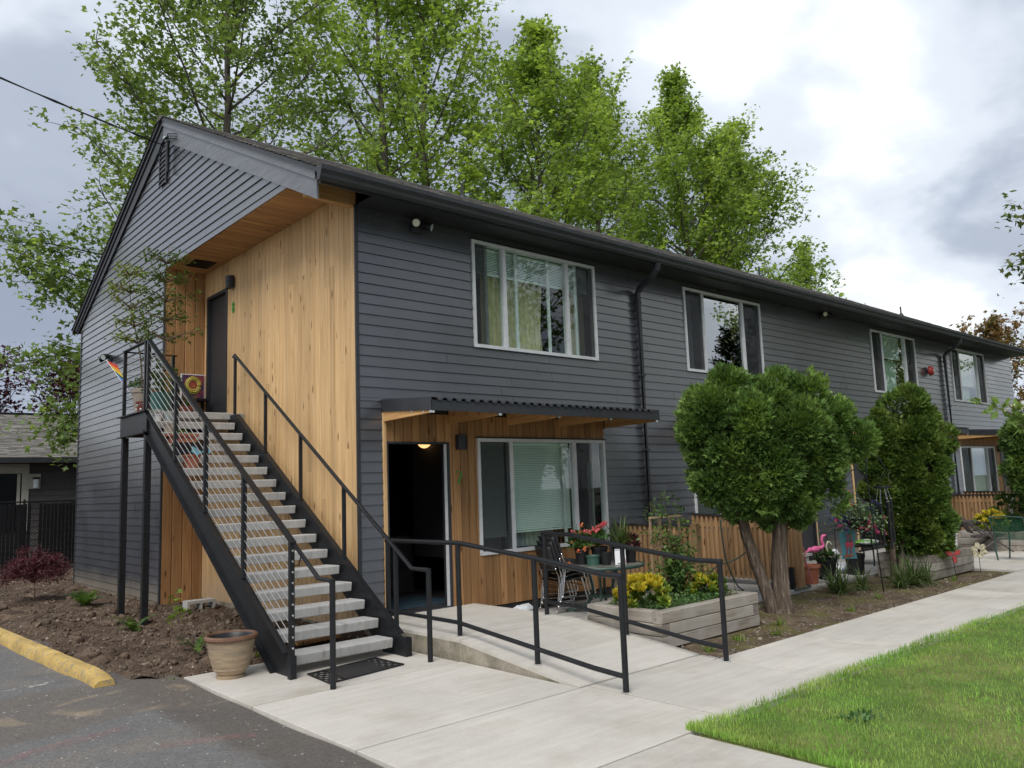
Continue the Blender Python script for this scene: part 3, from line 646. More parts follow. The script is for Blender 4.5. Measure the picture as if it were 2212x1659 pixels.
# roof
roof = MB(); th = .06
for s in (1, -1):
    y0, y1 = (-.46, 4.93) if s == 1 else (10.33, 4.93)
    roof.prism([(-.75, y0, ztop(y0)-th), (-.75, y1, ztop(y1)-th), (-.75, y1, ztop(y1)), (-.75, y0, ztop(y0))], (XE+.85, 0, 0))
roof = roof.build('roof', 'trim', bld)
sh = MB(); n = 44
for s in (1, -1):
    for k in range(n):
        t0, t1 = k/n, (k+1)/n
        ya, yb = (-.48+5.41*t0, -.48+5.41*t1) if s == 1 else (10.34-5.41*t0, 10.34-5.41*t1)
        x = -.77
        while x < XE+.12:
            w = rs.uniform(.5, 1.0) if s == 1 else 30; e = min(x+w, XE+.12); lift = rs.uniform(.008, .02)
            sh.add([(x, ya, ztop(ya)+.004+lift), (e, ya, ztop(ya)+.004+lift), (e, yb, ztop(yb)+.004), (x, yb, ztop(yb)+.004), (x, ya, ztop(ya)-.004), (e, ya, ztop(ya)-.004)], [(0, 1, 2, 3), (4, 5, 1, 0)]); x = e
stuff(sh.build('shingles', 'roof', roof))
MB().prism([(-.77, 4.75, ztop(4.75)+.02), (-.77, 4.93, 7.99), (-.77, 5.11, ztop(5.11)+.02)], (XE+.9, 0, 0)).build('ridge_cap', 'roof', roof)
# rake boards
for s in (1, -1):
    ya, yb = (-.34, 4.93) if s == 1 else (10.15, 4.93)
    zt = lambda y: ztop(y)-.055
    hh = (.33, .36) if s == 1 else (.15, .36)
    MB().prism([(GX-.05, ya, zt(ya)-hh[0]), (GX-.05, yb, zt(yb)-hh[1]), (GX-.05, yb, zt(yb)), (GX-.05, ya, zt(ya))], (.024, 0, 0)).build('rake_board', 'rake' if s == 1 else 'trim', bld)
    MB().prism([(GX-.072, ya, zt(ya)-.10), (GX-.072, yb, zt(yb)-.10), (GX-.072, yb, zt(yb)-.001), (GX-.072, ya, zt(ya)-.001)], (.0215, 0, 0)).build('rake_trim', 'rake' if s == 1 else 'trim', bld)
# eave soffit, fascia, gutter
MB().box(.0, XE+.05, -.44, -.026, 5.118, 5.138).build('eave_soffit', 'trim', bld)
MB().box(-.72, XE+.06, -.465, -.441, 5.10, 5.262).build('fascia', 'trim', bld)
gp = [(-.467, 5.262), (-.467, 5.118), (-.525, 5.118), (-.548, 5.150), (-.556, 5.185), (-.582, 5.225), (-.586, 5.275), (-.575, 5.275), (-.57, 5.232), (-.545, 5.19), (-.52, 5.14), (-.475, 5.135), (-.475, 5.262)]
MB().prism([(-.76, y, z) for y, z in gp], (XE+.85, 0, 0)).build('gutter', 'trim', bld)
MB().prism([(-.763, y, z) for y, z in [(-.467, 5.262), (-.467, 5.118), (-.525, 5.118), (-.556, 5.185), (-.586, 5.275)]], (.003, 0, 0)).build('gutter_end_cap', 'trim', bld)
def downspout(x):
    w = .04; pts = [(x, -.52, 5.12), (x, -.50, 5.02), (x, -.40, 4.93), (x, -.14, 4.80), (x, -.075, 4.72)]
    mb = MB()
    prof = []
    for i, p in enumerate(pts):
        q = pts[min(i+1, 4)] if i < 4 else (x, -.075, 3); d = Vector(q)-Vector(p); d.normalize(); nrm = Vector((0, -d.z, d.y)); 
        prof.append([Vector(p)+Vector((sx_*w, 0, 0))+nrm*(sy_*.032) for sx_, sy_ in ((-1, -1), (1, -1), (1, 1), (-1, 1))])
    prof.append([Vector((x+sx_*w, -.075+sy_*-.032, .06)) for sx_, sy_ in ((-1, -1), (1, -1), (1, 1), (-1, 1))])
    vs = [v for ring in prof for v in ring]; fs = [(i*4+k, i*4+(k+1) % 4, (i+1)*4+(k+1) % 4, (i+1)*4+k) for i in range(len(prof)-1) for k in range(4)]
    d_ = mb.add(vs, fs).build('downspout', 'trim', bld)
    for zz in (4.55, 3.35, 2.15): MB().box(x-.05, x+.05, -.114, -.03, zz, zz+.025).build('strap', 'trim', d_)
for x in (5.20, 17.95): downspout(x)
# stair recess: cedar boards, soffit, beam
def vboard(mbp, a, b, z0, z1, plane, t=.02, c=.0045):
    """vertical board; plane ('x',x0): faces -x at x0 ; ('y',y0): faces -y at y0"""
    ax, q = plane
    pts = [(q, a), (q-t+c, a), (q-t, a+c), (q-t, b-c), (q-t+c, b), (q, b)]
    if ax == 'x': mbp.prism([(p, r_, z0) for p, r_ in pts], (0, 0, z1-z0))
    else: mbp.prism([(r_, p, z0) for p, r_ in pts][::-1], (0, 0, z1-z0))
    return mbp
D8 = (3.865, 4.697, 2.80, 4.925)
mb = MB()
for r_ in subtract(.11, YN+.1, -.1, ZS, [D8]): mb.box(.002, .10, r_[0], r_[1], r_[2], r_[3])
mb.build('recess_wall', 'dark', bld)
y = .004; w = .1245
while y < YN-.01:
    b = min(y+w, YN); js = []
    if rs.random() < .8: js = [rs.uniform(.8, 5.0)]
    if rs.random() < .45: js = [rs.uniform(.7, 2.4), rs.uniform(2.9, 5.0)]
    zs = [.10]+js+[ZS]
    for z0, z1 in zip(zs, zs[1:]):
        for q in subtract(y, b, z0, z1, [D8]):
            if q[1]-q[0] > .01 and q[3]-q[2] > .02: vboard(MB(), q[0]+.0038, q[1]-.0038, q[2]+.001, q[3]-.001, ('x', 0), c=.006).build('cladding_board', 'cedar', bld)
    y = b
# skirting under the boards
MB().box(-.014, .004, .02, YN, -.12, .098).build('base_strip', 'side', bld)
mb = MB(); mb.box(GX+.02, 0, YN+.002, YN+.09, -.1, ZS); mb.build('recess_side_wall', 'dark', bld)
x = GX+.002
while x < -.03:
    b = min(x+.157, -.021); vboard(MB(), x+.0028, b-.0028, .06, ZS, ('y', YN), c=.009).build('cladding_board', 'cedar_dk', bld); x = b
MB().box(GX+.09, .1, .0, YN+.1, ZS+.025, ZS+.06).build('soffit_panel', 'dark', bld)
y = .1
while y < YN-.03:
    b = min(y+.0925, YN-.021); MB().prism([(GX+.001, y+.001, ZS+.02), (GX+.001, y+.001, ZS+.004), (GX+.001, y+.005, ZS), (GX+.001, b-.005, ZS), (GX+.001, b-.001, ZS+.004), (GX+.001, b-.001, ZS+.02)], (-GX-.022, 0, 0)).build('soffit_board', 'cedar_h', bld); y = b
MB().box(GX-.0, -.002, -.005, .095, 5.112, ZS-.005).build('eave_beam', 'beam', bld, label='pale cedar beam end under the eave')
mb = MB(); mb.box(-.48, -.14, 4.0, 4.42, ZS-.012, ZS-.002); sv = mb.build('soffit_vent', 'black', bld)
for k in range(8): MB().box(-.47, -.15, 4.02+k*.05, 4.045+k*.05, ZS-.022, ZS-.013).build('louvre', 'black', sv)
# upper door 8
d8 = MB(); d8.box(-.030, .06, D8[0]-.001, D8[0]+.055, D8[2], D8[3]); d8.box(-.030, .06, D8[1]-.055, D8[1]+.001, D8[2], D8[3]); d8.box(-.030, .06, D8[0]+.056, D8[1]-.056, D8[3]-.05, D8[3]); d8 = d8.build('upper_door_frame', 'trim', bld)
MB().box(.03, .07, D8[0]+.06, D8[1]-.06, D8[2], D8[3]-.055).build('door_leaf', 'door', d8)
MB().tube([(.03, 3.98, 3.82), (.0, 3.98, 3.82)], .014, 8).build('door_knob', 'chrome', d8); MB().tube([(.03, 3.98, 3.96), (.015, 3.98, 3.96)], .02, 8).build('deadbolt', 'steel', d8); MB().tube([(.03, 4.28, 4.4), (.022, 4.28, 4.4)], .009, 8).build('peephole', 'chrome', d8)

# house numbers from strokes
def digit(strokes, plane, u0, z0, h, r_, name):
    mb = MB()
    for st in strokes:
        pts = []
        for a, b in st:
            if plane == 'y': pts.append((u0+a*h, -.034, z0+b*h))
            else: pts.append((-.028, u0-a*h, z0+b*h))
        mb.tube(pts, r_, 6)
    return mb.build(name, 'green_paint', bld)
o7 = digit([[(0, 1), (.52, 1), (.14, 0)]], 'y', 1.415, 1.715, .155, .010, 'house_number'); o7['label'] = 'green house number 7'
ring = lambda cx, cz, rr, n=14: [(cx+rr*.85*math.cos(2*math.pi*k/n), cz+rr*math.sin(2*math.pi*k/n)) for k in range(n+1)]
o8 = digit([ring(.3, .25, .25), ring(.3, .75, .22)], 'x', 3.665, 4.485, .155, .010, 'house_number'); o8['label'] = 'green house number 8'

# windows --------------------------------------------------------------
def sheet(mb, x0, x1, z0, z1, y, amp, per, n=None, lean=0.):
    n = n or max(6, int((x1-x0)/per*8)); vs = []
    for i in range(n+1):
        t = i/n; x = x0+(x1-x0)*t; yy = y+amp*math.sin(2*math.pi*(x-x0)/per)+amp*.5*math.sin(2*math.pi*(x-x0)/(per*.37)+1)
        vs += [(x+lean*(x-x0)/(x1-x0+1e-6), yy, z0), (x, yy*.6+y*.4, z1)]
    return mb.add(vs, [(2*i, 2*i+2, 2*i+3, 2*i+1) for i in range(n)])
def window(x0, x1, z0, z1, mull, label, blinds=(), curtains=(), sashes=(), screens=(), glass=('glass',)*3, reveal='frame', matte=None):
    """frame ring proud of the siding; mull = x of the two mullions; fittings behind real, room darkness put into its colour"""
    f = .045; yo = -.040; mb = MB()
    mb.box(x0, x0+f, yo, .06, z0, z1); mb.box(x1-f, x1, yo, .06, z0, z1); mb.box(x0+f, x1-f, yo-.006, .06, z0, z0+f); mb.box(x0+f, x1-f, yo+.004, .06, z1-f, z1)
    w = mb.build('window_frame', 'frame', bld, label=label)
    for mx_ in mull: MB().box(mx_-.03, mx_+.03, yo+.008, .05, z0+f+.001, z1-f-.001).build('mullion', 'frame', w)
    xs_ = [x0+f, *mull, x1-f]
    for i, (a, b) in enumerate(zip(xs_, xs_[1:])):
        a2 = a+(.031 if i else .001); b2 = b-(.031 if i < len(xs_)-2 else .001)
        MB().box(a2, b2, .004, .010, z0+f+.001, z1-f-.001).build('pane', glass[i], w)
    for sx_, y_ in sashes: MB().box(sx_-.024, sx_+.024, y_, y_+.022, z0+f+.012, z1-f-.012).build('sash', 'frame', w)
    for a, b in screens: MB().box(a, b, -.016, -.013, z0+f+.004, z1-f-.004).build('insect_screen', 'screen', w)
    for a, b, zb in blinds:
        mb = MB(); z = z1-f-.03
        mb.box(a, b, .085, .115, z, z+.028)
        while z > zb:
            mb.add([(a, .088, z-.021), (b, .088, z-.021), (b, .100, z), (a, .100, z)], [(0, 1, 2, 3)]); z -= .024
        mb.box(a, b, .086, .108, zb-.03, zb-.01); mb.build('blind', 'blind', w)
    for a, b, c0, c1, m_, lean in curtains:
        mb = MB(); sheet(mb, a, b, c0, c1, .20, .022, .085, lean=lean); mb.build('curtain', m_, w, smooth=True)
    # room behind, its darkness put into the wall colour
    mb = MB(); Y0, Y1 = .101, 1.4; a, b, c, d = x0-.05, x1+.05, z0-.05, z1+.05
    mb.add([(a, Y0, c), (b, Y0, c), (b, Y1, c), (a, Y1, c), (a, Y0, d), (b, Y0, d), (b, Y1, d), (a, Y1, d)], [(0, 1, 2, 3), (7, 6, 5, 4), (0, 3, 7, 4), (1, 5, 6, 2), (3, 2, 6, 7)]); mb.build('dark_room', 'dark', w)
    # black flashing over the head
    MB().box(x0-.02, x1+.02, -.052, -.026, z1+.001, z1+.018).build('head_flashing', 'black', w)
    return w
a, b = UPW[0]
window(a, b, *UZ, (2.357, 3.605), 'window with a half raised blind and yellow curtains', blinds=[(a+.06, b-.06, 4.62)],
       curtains=[(2.10, 3.16, 3.54, 4.63, 'curtain', .10), (3.75, 4.17, 3.54, 4.9, 'curtain', 0), (3.19, 3.3, 3.54, 4.6, 'curtain', -.12)], sashes=[(2.045, .012), (2.625, .030), (3.262, .030), (3.828, .012)], screens=[(a+.05, 2.05), (3.83, b-.05)])
a, b = UPW[1]
window(a, b, *UZ, (7.07, 8.34), 'window mirroring the sky and a conifer', curtains=[(a+.08, 7.0, 3.54, 4.95, 'curtain_w', 0), (8.4, b-.1, 4.3, 4.95, 'curtain_w', 0)], sashes=[(8.24, .03)], screens=[(a+.05, 7.03), (8.38, b-.05)], glass=('glass', 'glass_r', 'glass'))
a, b = UPW[2]
MT['curtain_p'] = mk('pink_curtain', (.42, .30, .30), .9, na=.2, ns=6, trans=.2); MT['curtain_g'] = mk('green_curtain', (.42, .55, .47), .9, na=.2, ns=6, trans=.2)
window(a, b, *UZ, (14.28, 15.58), 'window with pink and green curtains', blinds=[(14.32, 15.5, 4.45)], curtains=[(14.35, 14.75, 3.54, 4.4, 'curtain_p', .05), (14.8, 15.5, 3.54, 4.4, 'curtain_g', -.1)], screens=[(a+.05, 14.25), (15.6, b-.05)])
a, b = UPW[3]
window(a, b, *UZ, (19.1, 20.45), 'window with a green blind over a pale panel', blinds=[(19.14, 20.4, 4.05)], curtains=[(19.15, 20.3, 3.54, 3.95, 'curtain_g', 0)], screens=[(a+.05, 19.08), (20.5, b-.05)])

# ground floor entry panels
def entry(x0, x1, s, k):
    fl = (lambda x: x) if s == 1 else (lambda x: x0+x1-x)
    def rng2(a, b): p, q = fl(x0+a), fl(x0+b); return min(p, q), max(p, q)
    wd = rng2(1.448, x1-x0-.004); dr = rng2(.052, .987)
    zt = 2.60; x = x0+.045 if s == 1 else x0
    opens = [(wd[0], wd[1], .785, 2.307), (dr[0], dr[1], -.1, 2.25)]
    bw = .124
    tr = rng2(0, .05); vboard(MB(), tr[0], tr[1], .04, zt, ('y', -.002), t=.034).build('entry_trim_board', 'cedar', bld)
    x, e_ = rng2(.052, x1-x0)
    while x < e_-.01:
        b = min(x+bw, e_)
        for q in subtract(x, b, .13, zt, opens):
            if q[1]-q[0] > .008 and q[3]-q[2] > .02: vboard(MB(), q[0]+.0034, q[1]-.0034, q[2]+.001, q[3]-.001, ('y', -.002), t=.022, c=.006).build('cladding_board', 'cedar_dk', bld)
        x = b
    MB().box(x0+.01, x1-.01, -.012, .0, -.06, .125).build('base_strip', 'dark', bld)  # dark strip put in for the shadow gap under the boards
    m1, m2 = sorted((fl(x0+2.045), fl(x0+3.285)))
    return wd, dr, (m1, m2), fl
wd, dr, mu, fl = entry(*LPN[0], 0)
window(wd[0], wd[1], .785, 2.307, mu, 'window with a lowered white blind beside the open door', blinds=[(wd[0]+.06, 2.33, 1.02), (2.40, 3.58, 1.06)], curtains=[(2.4, 3.3, .83, 1.05, 'curtain_w', 0), (1.9, 2.3, .83, 1.0, 'curtain_w', 0)], sashes=[(3.42, .03), (3.98, .012)], screens=[(wd[0]+.05, 2.34), (3.66, 3.98)])
MB().box(4.03, 4.13, .12, .16, .9, 2.0).build('window_panel', 'white', bld, label='white strip standing inside the window')
for i in (1, 2, 3):
    wd2, dr2, mu2, fl2 = entry(*LPN[i], i)
    window(wd2[0], wd2[1], .785, 2.307, mu2, ('', 'ground floor window behind the round cedar', 'ground floor window behind the tall cedar', 'far ground floor window with a green blind')[i], blinds=[(wd2[0]+.06, wd2[1]-.1, 1.1)], screens=[(wd2[0]+.05, mu2[0]-.03), (mu2[1]+.03, wd2[1]-.05)])
    d_ = MB(); d_.box(dr2[0]-.002, dr2[0]+.04, -.034, .06, .02, 2.252); d_.box(dr2[1]-.04, dr2[1]+.002, -.034, .06, .02, 2.252); d_.box(dr2[0]+.041, dr2[1]-.041, -.034, .06, 2.21, 2.252); d_ = d_.build('entry_door_frame', 'trim', bld)
    MB().box(dr2[0]+.042, dr2[1]-.042, .01, .05, .03, 2.208).build('door_leaf', 'door', d_); MB().tube([(dr2[0]+.12, .01, 1.1), (dr2[0]+.12, -.04, 1.1)], .016, 8).build('door_knob', 'chrome', d_)
# open door of flat 7 with the room behind, dimness put into its colours
fr = MB(); fr.box(dr[0]-.001, dr[0]+.02, -.03, .10, .20, 2.25); fr.box(dr[1]-.03, dr[1]+.001, -.035, .10, .20, 2.25); fr.box(dr[0]+.021, dr[1]-.031, -.03, .10, 2.225, 2.25); fr.box(dr[0]+.021, dr[1]-.031, -.028, .10, .19, .212)
fr = fr.build('open_door_frame', 'trim', bld)
MB().box(dr[1]-.062, dr[1]-.031, -.012, .012, .215, 2.224).build('door_stop', 'frame', fr, label='white weather strip of the open doorway'); MB().box(dr[0]-.10, dr[0]-.055, .12, .98, .215, 2.22).build('door_leaf', 'door', fr)
MB().box(dr[1]-.078, dr[1]-.031, .013, .0195, 1.12, 1.22).build('latch_plate', 'black', fr)
MB().box(dr[1]-.078, dr[1]-.031, .013, .0195, 1.30, 1.36).build('deadbolt_plate', 'black', fr)
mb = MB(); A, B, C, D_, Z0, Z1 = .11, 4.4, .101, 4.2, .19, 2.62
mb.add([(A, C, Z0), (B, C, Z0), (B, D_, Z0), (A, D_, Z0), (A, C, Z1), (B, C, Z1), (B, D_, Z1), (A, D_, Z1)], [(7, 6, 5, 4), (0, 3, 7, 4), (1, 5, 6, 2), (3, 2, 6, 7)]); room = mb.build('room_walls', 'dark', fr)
MB().box(A, B, C, D_, .15, .195).build('room_floor', 'floor_in', fr); MB().box(.5, 1.7, .35, 1.3, .196, .204).build('door_rug', 'rug', fr)
MB().box(1.3, 1.9, 1.7, 2.4, .2, 1.0).build('cabinet', 'floor_in', fr)

# canopies over the entries
def canopy(x0, x1, k):
    YF = -1.03; zb, zf = 2.735, 2.655; s = (zb-zf)/-YF
    zt = lambda y: zb+s*y
    mb = MB(); per = .133; n = int((x1-x0-.04)/per); vs = []; x = x0+.02; prof = []
    for i in range(n):
        for dx_, dz in ((0, .030), (.045, .030), (.062, 0), (.116, 0)): prof.append((x+i*per+dx_, dz))
    prof.append((x+n*per, .030))
    m_ = len(prof)
    for y in (YF-.03, -.025):
        for px_2, dz in prof: vs.append((px_2, y, zt(y)+dz-.005))
    for y in (YF-.03, -.025):
        for px_2, dz in prof: vs.append((px_2, y, zt(y)+dz-.013))
    fs = [(i, i+1, m_+i+1, m_+i) for i in range(m_-1)]+[(2*m_+i+1, 2*m_+i, 3*m_+i, 3*m_+i+1) for i in range(m_-1)]+[(i+1, i, 2*m_+i, 2*m_+i+1) for i in range(m_-1)]
    c = mb.add(vs, fs).build('canopy_sheet', 'trim', bld, label='corrugated dark metal entry canopy' if k == 0 else None)
    MB().box(x0, x1, YF-.012, YF, zf-.125, zf-.008).build('canopy_fascia', 'trim', c)
    for xx in (x0, x1): MB().prism([(xx-.006, -.024, zt(0)+.02), (xx-.006, YF-.012, zf+.02), (xx-.006, YF-.012, zf-.125), (xx-.006, -.024, zb-.125)], (.012, 0, 0)).build('side_flashing', 'trim', c)
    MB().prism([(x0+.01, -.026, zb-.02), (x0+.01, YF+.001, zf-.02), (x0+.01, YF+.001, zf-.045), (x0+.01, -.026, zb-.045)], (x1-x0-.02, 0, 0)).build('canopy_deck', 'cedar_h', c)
    for j in range(5):
        xr = x0+.03+(x1-x0-.06)*j/4
        rf = MB().prism([(xr-.02, -.026, zb-.046), (xr-.02, YF+.02, zf-.046), (xr-.02, YF+.02, zf-.145), (xr-.02, -.026, zb-.245)], (.04, 0, 0)).build('rafter', 'raft', c)
        MB().box(xr-.024, xr+.024, YF+.008, YF+.04, zf-.15, zf-.05).build('hanger', 'steel', rf)
        for yy in (-.15, -.4, -.65, -.88): MB().tube([(xr-.028, yy, zb-.12+s*yy*1.3), (xr-.02, yy, zb-.12+s*yy*1.3)], .012, 6).build('bolt', 'steel', rf)
    return c
for k, (a, b, s) in enumerate(LPN): canopy(a-.005 if s == 1 else a-.07, b+.07 if s == 1 else b+.005, k)

# fixtures on the walls (each could be unscrewed: things of their own)
def wall_lamp(c, plane, label):
    t = thing('wall_lamp', label, 'wall lamp', c, group='wall lamps beside the entry doors')
    mb = MB(); w, d, h = .075, .10, .19
    # half-drum shade seen from the front
    pts = []
    for i in range(9):
        an = math.pi*i/8; pts.append((math.cos(an)*w*1.05, -.02-math.sin(an)*d))
    if plane == 'y': q = [(c[0]+a, c[1]+b, c[2]-h/2) for a, b in pts]
    else: q = [(c[0]+b, c[1]-a, c[2]-h/2) for a, b in pts]
    mb.prism(q, (0, 0, h)); mb.build('shade', 'blackm', t, smooth='auto')
    mb = MB()
    if plane == 'y': mb.box(c[0]-.06, c[0]+.06, c[1]-.0195, c[1], c[2]-.07, c[2]+.07)
    else: mb.box(c[0]-.0195, c[0], c[1]-.06, c[1]+.06, c[2]-.07, c[2]+.07)
    mb.build('back_plate', 'blackm', t); return t
wall_lamp((1.482, -.025, 2.25), 'y', 'black drum wall lamp outside the open door, above the green number 7')
wall_lamp((-.021, 3.64, 4.955), 'x', 'black drum wall lamp at the top of the stair, above the green number 8')
wall_lamp((9.34, -.025, 2.25), 'y', 'black drum wall lamp by the door behind the cedars'); wall_lamp((21.40, -.025, 2.25), 'y', 'black drum wall lamp by the farthest ground floor door')
def flood(c, plane, label, d1, d2):
    t = thing('flood_light', label, 'flood light', c, group='twin flood lights under the eaves and gable'); c = Vector(c)
    nrm = Vector((0, -1, 0)) if plane == 'y' else Vector((-1, 0, 0)); sd_ = Vector((1, 0, 0)) if plane == 'y' else Vector((0, -1, 0))
    mb = MB(); p = c; mb.beam(p, p+nrm*.03, .15, .13); mb.build('mount', 'trim', t)
    for sg, d in ((-1, d1), (1, d2)):
        a = c+nrm*.035+sd_*(sg*.04)+Vector((0, 0, .03)); j = a+nrm*.05+sd_*(sg*.04); d = Vector(d).normalized()
        h = MB(); h.tube([a, j], .015, 8); h.tube([j-d*.04, j+d*.02, j+d*.10], [.035, .052, .06], 12); h = h.build('lamp_head', 'blackm', t, smooth='auto')
        MB().tube([j+d*.101, j+d*.104], .048, 12).build('lens', 'lens' if sg == -1 else 'lens2', h)
    return t
flood((.86, -.03, 4.99), 'y', 'twin flood light with pale lens at the near corner', (-.35, -1, -.25), (.7, -.8, -.35)); flood((11.40, -.03, 5.06), 'y', 'twin flood light high between the second and third windows', (-.5, -.8, -.3), (.8, -.6, -.3))
flood((GX-.026, 7.72, 4.30), 'x', 'twin flood light on the grey gable wall behind the potted trees', (-.8, .3, -.5), (-.8, -.6, -.4))
t = thing('alarm_bell', 'round red fire alarm bell on the siding left of the last upper window', 'bell', (16.90, -.024, 4.24))
MB().tube([(16.90, -.024, 4.24), (16.90, -.055, 4.24)], .05, 10).build('mount', 'trim', t)
mb = MB(); rr = [(.02, .10), (.07, .095), (.105, .075), (.125, .04), (.13, 0)]; vs = []; 
for r_, d in rr:
    for k in range(20): an = k/20*2*math.pi; vs.append((16.90+r_*math.cos(an), -.06-d, 4.24+r_*math.sin(an)))
mb.add(vs, [(i*20+k, i*20+(k+1) % 20, (i+1)*20+(k+1) % 20, (i+1)*20+k) for i in range(4) for k in range(20)]+[tuple(range(20))]); mb.build('gong', 'redbell', t, smooth='auto'); MB().tube([(16.90, -.16, 4.24), (16.90, -.17, 4.24)], .025, 8).build('cap', 'white', t)
MB().tube([(1.65, 1.0, 2.44), (1.65, 1.0, 2.61)], .05, 10).build('ceiling_mount', 'dark', fr)
t = thing('globe_lamp', 'lit warm globe lamp on the ceiling inside the open door', 'lamp', (1.65, 1.0, 2.33)); MB().ball((1.65, 1.0, 2.335), .10, 18, 10).build('globe', 'globe', t, smooth=True)
# gable vent
gv = MB().box(GX-.030, GX-.0245, 4.78, 5.10, 6.80, 7.44).build('gable_vent', 'black', bld)
fr_ = MB(); fr_.box(GX-.05, GX-.031, 4.765, 4.79, 6.78, 7.46); fr_.box(GX-.05, GX-.031, 5.09, 5.115, 6.78, 7.46); fr_.build('vent_frame', 'trim', gv)
for k in range(8): MB().prism([(GX-.05, 4.795, 6.81+k*.08), (GX-.036, 4.795, 6.835+k*.08), (GX-.034, 4.795, 6.830+k*.08), (GX-.048, 4.795, 6.805+k*.08)], (0, .29, 0)).build('vent_slat', 'rake', gv)
# roof vent pipes
for x, y in ((4.05, 3.0), (14.2, 3.0), (24.0-.9, 3.0)):
    mb = MB(); z = ztop(y); mb.lathe([(.11, -.05), (.045, .07), (.025, .07), (.025, .30)], 10, (x, y, z)); mb.build('vent_pipe', 'trim', roof)
# service mast and wire
t = thing('service_mast', 'electric service head with looped wires at the gable peak', 'service mast', (GX-.03, 4.62, 7.3))
MB().tube([(GX-.07, 4.62, 6.9), (GX-.07, 4.62, 7.42)], .025, 8).build('conduit', 'black', t)
MB().ball((GX-.09, 4.62, 7.46), .055, 10, 6, (1.2, 1, .8)).build('weather_head', 'lens2', t, smooth=True)
for k in range(4):
    y0 = 4.60-.03*k; MB().tube([(GX-.10, y0, 7.45), (GX-.17, y0-.1, 7.40), (GX-.2, y0+.05, 7.22+.03*k), (GX-.13, y0+.2, 7.2+.05*k), (GX-.12, 4.75, 7.40)], .009, 6).build('wire_loop', 'black', t)
for k in range(3): MB().tube([(GX-.10, 4.62, 7.45), (GX-.14, 4.42-.04*k, 7.46-.05*k), (GX-.06, 4.25, 7.42-.04*k)], .008, 6).build('wire_end', 'black', t)
pl = MB(); p0 = Vector((GX-.12, 4.75, 7.40)); p1 = Vector((-3.13, 4.2, 7.60)); p2 = Vector((-17, 1.6, 11.2)); pts = []
for i in range(41):
    t_ = i/40; x = p0.x+(p2.x-p0.x)*t_; y = p0.y+(p2.y-p0.y)*t_
    # parabola through the three points
    u_ = (p1.x-p0.x)/(p2.x-p0.x); a_ = ((p1.z-p0.z)/u_-(p2.z-p0.z))/(u_-1); b_ = p2.z-p0.z-a_; pts.append((x, y, p0.z+a_*t_*t_+b_*t_))
pl.tube(pts, .011, 6); tw = [(x+.014*math.cos(i*1.9), y, z+.014*math.sin(i*1.9)) for i, (x, y, z) in enumerate(pts)]; pl.tube(tw, .007, 5); pl.tube([(x-.014*math.cos(i*1.9), y, z-.014*math.sin(i*1.9)) for i, (x, y, z) in enumerate(pts)], .007, 5)
tag(pl.build('power_line', 'black'), 'twisted black power cable running to the gable peak', 'cable')
# ------------------------------------------------------------------ exterior stair
st = thing('exterior_stair', 'black steel stair with concrete treads climbing to the upper door', 'staircase', (-.82, -1.1, 0))
RI, RU, Y0 = .1688, .268, -1.093; SL = RI/RU; ZL = RI*17
def stringer(xo, xi, name, fl):
    zt = lambda y: .215+SL*(y+1.14)
    yt = 3.02; ztp = ZL-.03
    ye = -1.14+(ztp-.215)/SL
    prof = [(-1.20, -.0), (-1.20, .19), (-1.14, .215), (ye, ztp), (yt+.25, ztp), (yt+.25, ztp-.25), (ye+.08, ztp-.25), (-.84, .0)]
    p = MB().prism([(xo, y, z) for y, z in prof], (xi-xo, 0, 0)).build(name, 'black', st)
    w = .06*fl
    a, b = (min(xi, xi+w), max(xi, xi+w))
    f = MB(); f.prism([(a, -1.12, .218), (a, ye, ztp), (a, ye, ztp-.012), (a, -1.12, .206)], (b-a, 0, 0)); f.build('top_flange', 'black', p)
    f = MB(); f.prism([(a, -.84, .0), (a, ye+.08, ztp-.25), (a, ye+.08, ztp-.238), (a, -.86, .0)], (b-a, 0, 0)); f.build('bottom_flange', 'black', p)
    return p
stringer(-1.43, -1.418, 'stringer', -1); stringer(-.232, -.22, 'stringer', 1)
# welded end posts at the foot
MB().box(-1.475, -1.415, -1.262, -1.202, 0, .205).build('foot_post', 'black', st); MB().box(-.235, -.165, -1.27, -1.202, 0, .185).build('foot_post', 'black', st)
# one tread, shared
tr = [(0, 0), (0, -.012), (.012, -.085), (.030, -.092), (.285, -.060), (.30, -.05), (.30, 0), (.012, .006)]
tm = MB(); tm.prism([(-1.416, y, z) for y, z in tr], (1.14, 0, 0)); t0 = None
for i in range(16):
    if t0 is None:
        o = tm.build('tread', 'tread', st); me = o.data; base = Vector(o.location); t0 = o
    else: o = link(bpy.data.objects.new('tread', me), st)
    o.location = (0, Y0+RU*i, RI*(i+1))
# upper landing
MB().prism([(-1.416, y, z) for y, z in tr[:4]+[(.955, -.092), (.955, .006)]+[(.012, .006)]], (.752, 0, 0)).build('landing_slab', 'tread', st).location = (0, Y0+RU*16, ZL)
MB().prism([(-.66, y, z) for y, z in tr[:4]+[(1.60, -.092), (1.60, .006)]+[(.012, .006)]], (.634, 0, 0)).build('landing_slab', 'tread', st).location = (0, Y0+RU*16, ZL)
fr2 = MB(); fr2.box(-1.46, -1.432, 2.98, 4.16, ZL-.30, ZL-.02); fr2.box(-1.40, -.05, 4.16, 4.19, ZL-.30, ZL-.10); fr2.build('landing_channel', 'black', st)
for z_ in (ZL-.31, ZL-.02): MB().box(-1.50, -1.432, 2.96, 4.18, z_-.008, z_+.004).build('channel_flange', 'black', st)
for y in (3.06, 4.07): MB().box(-1.455, -1.375, y-.04, y+.04, -.02, ZL-.315).build('landing_leg', 'black', st)
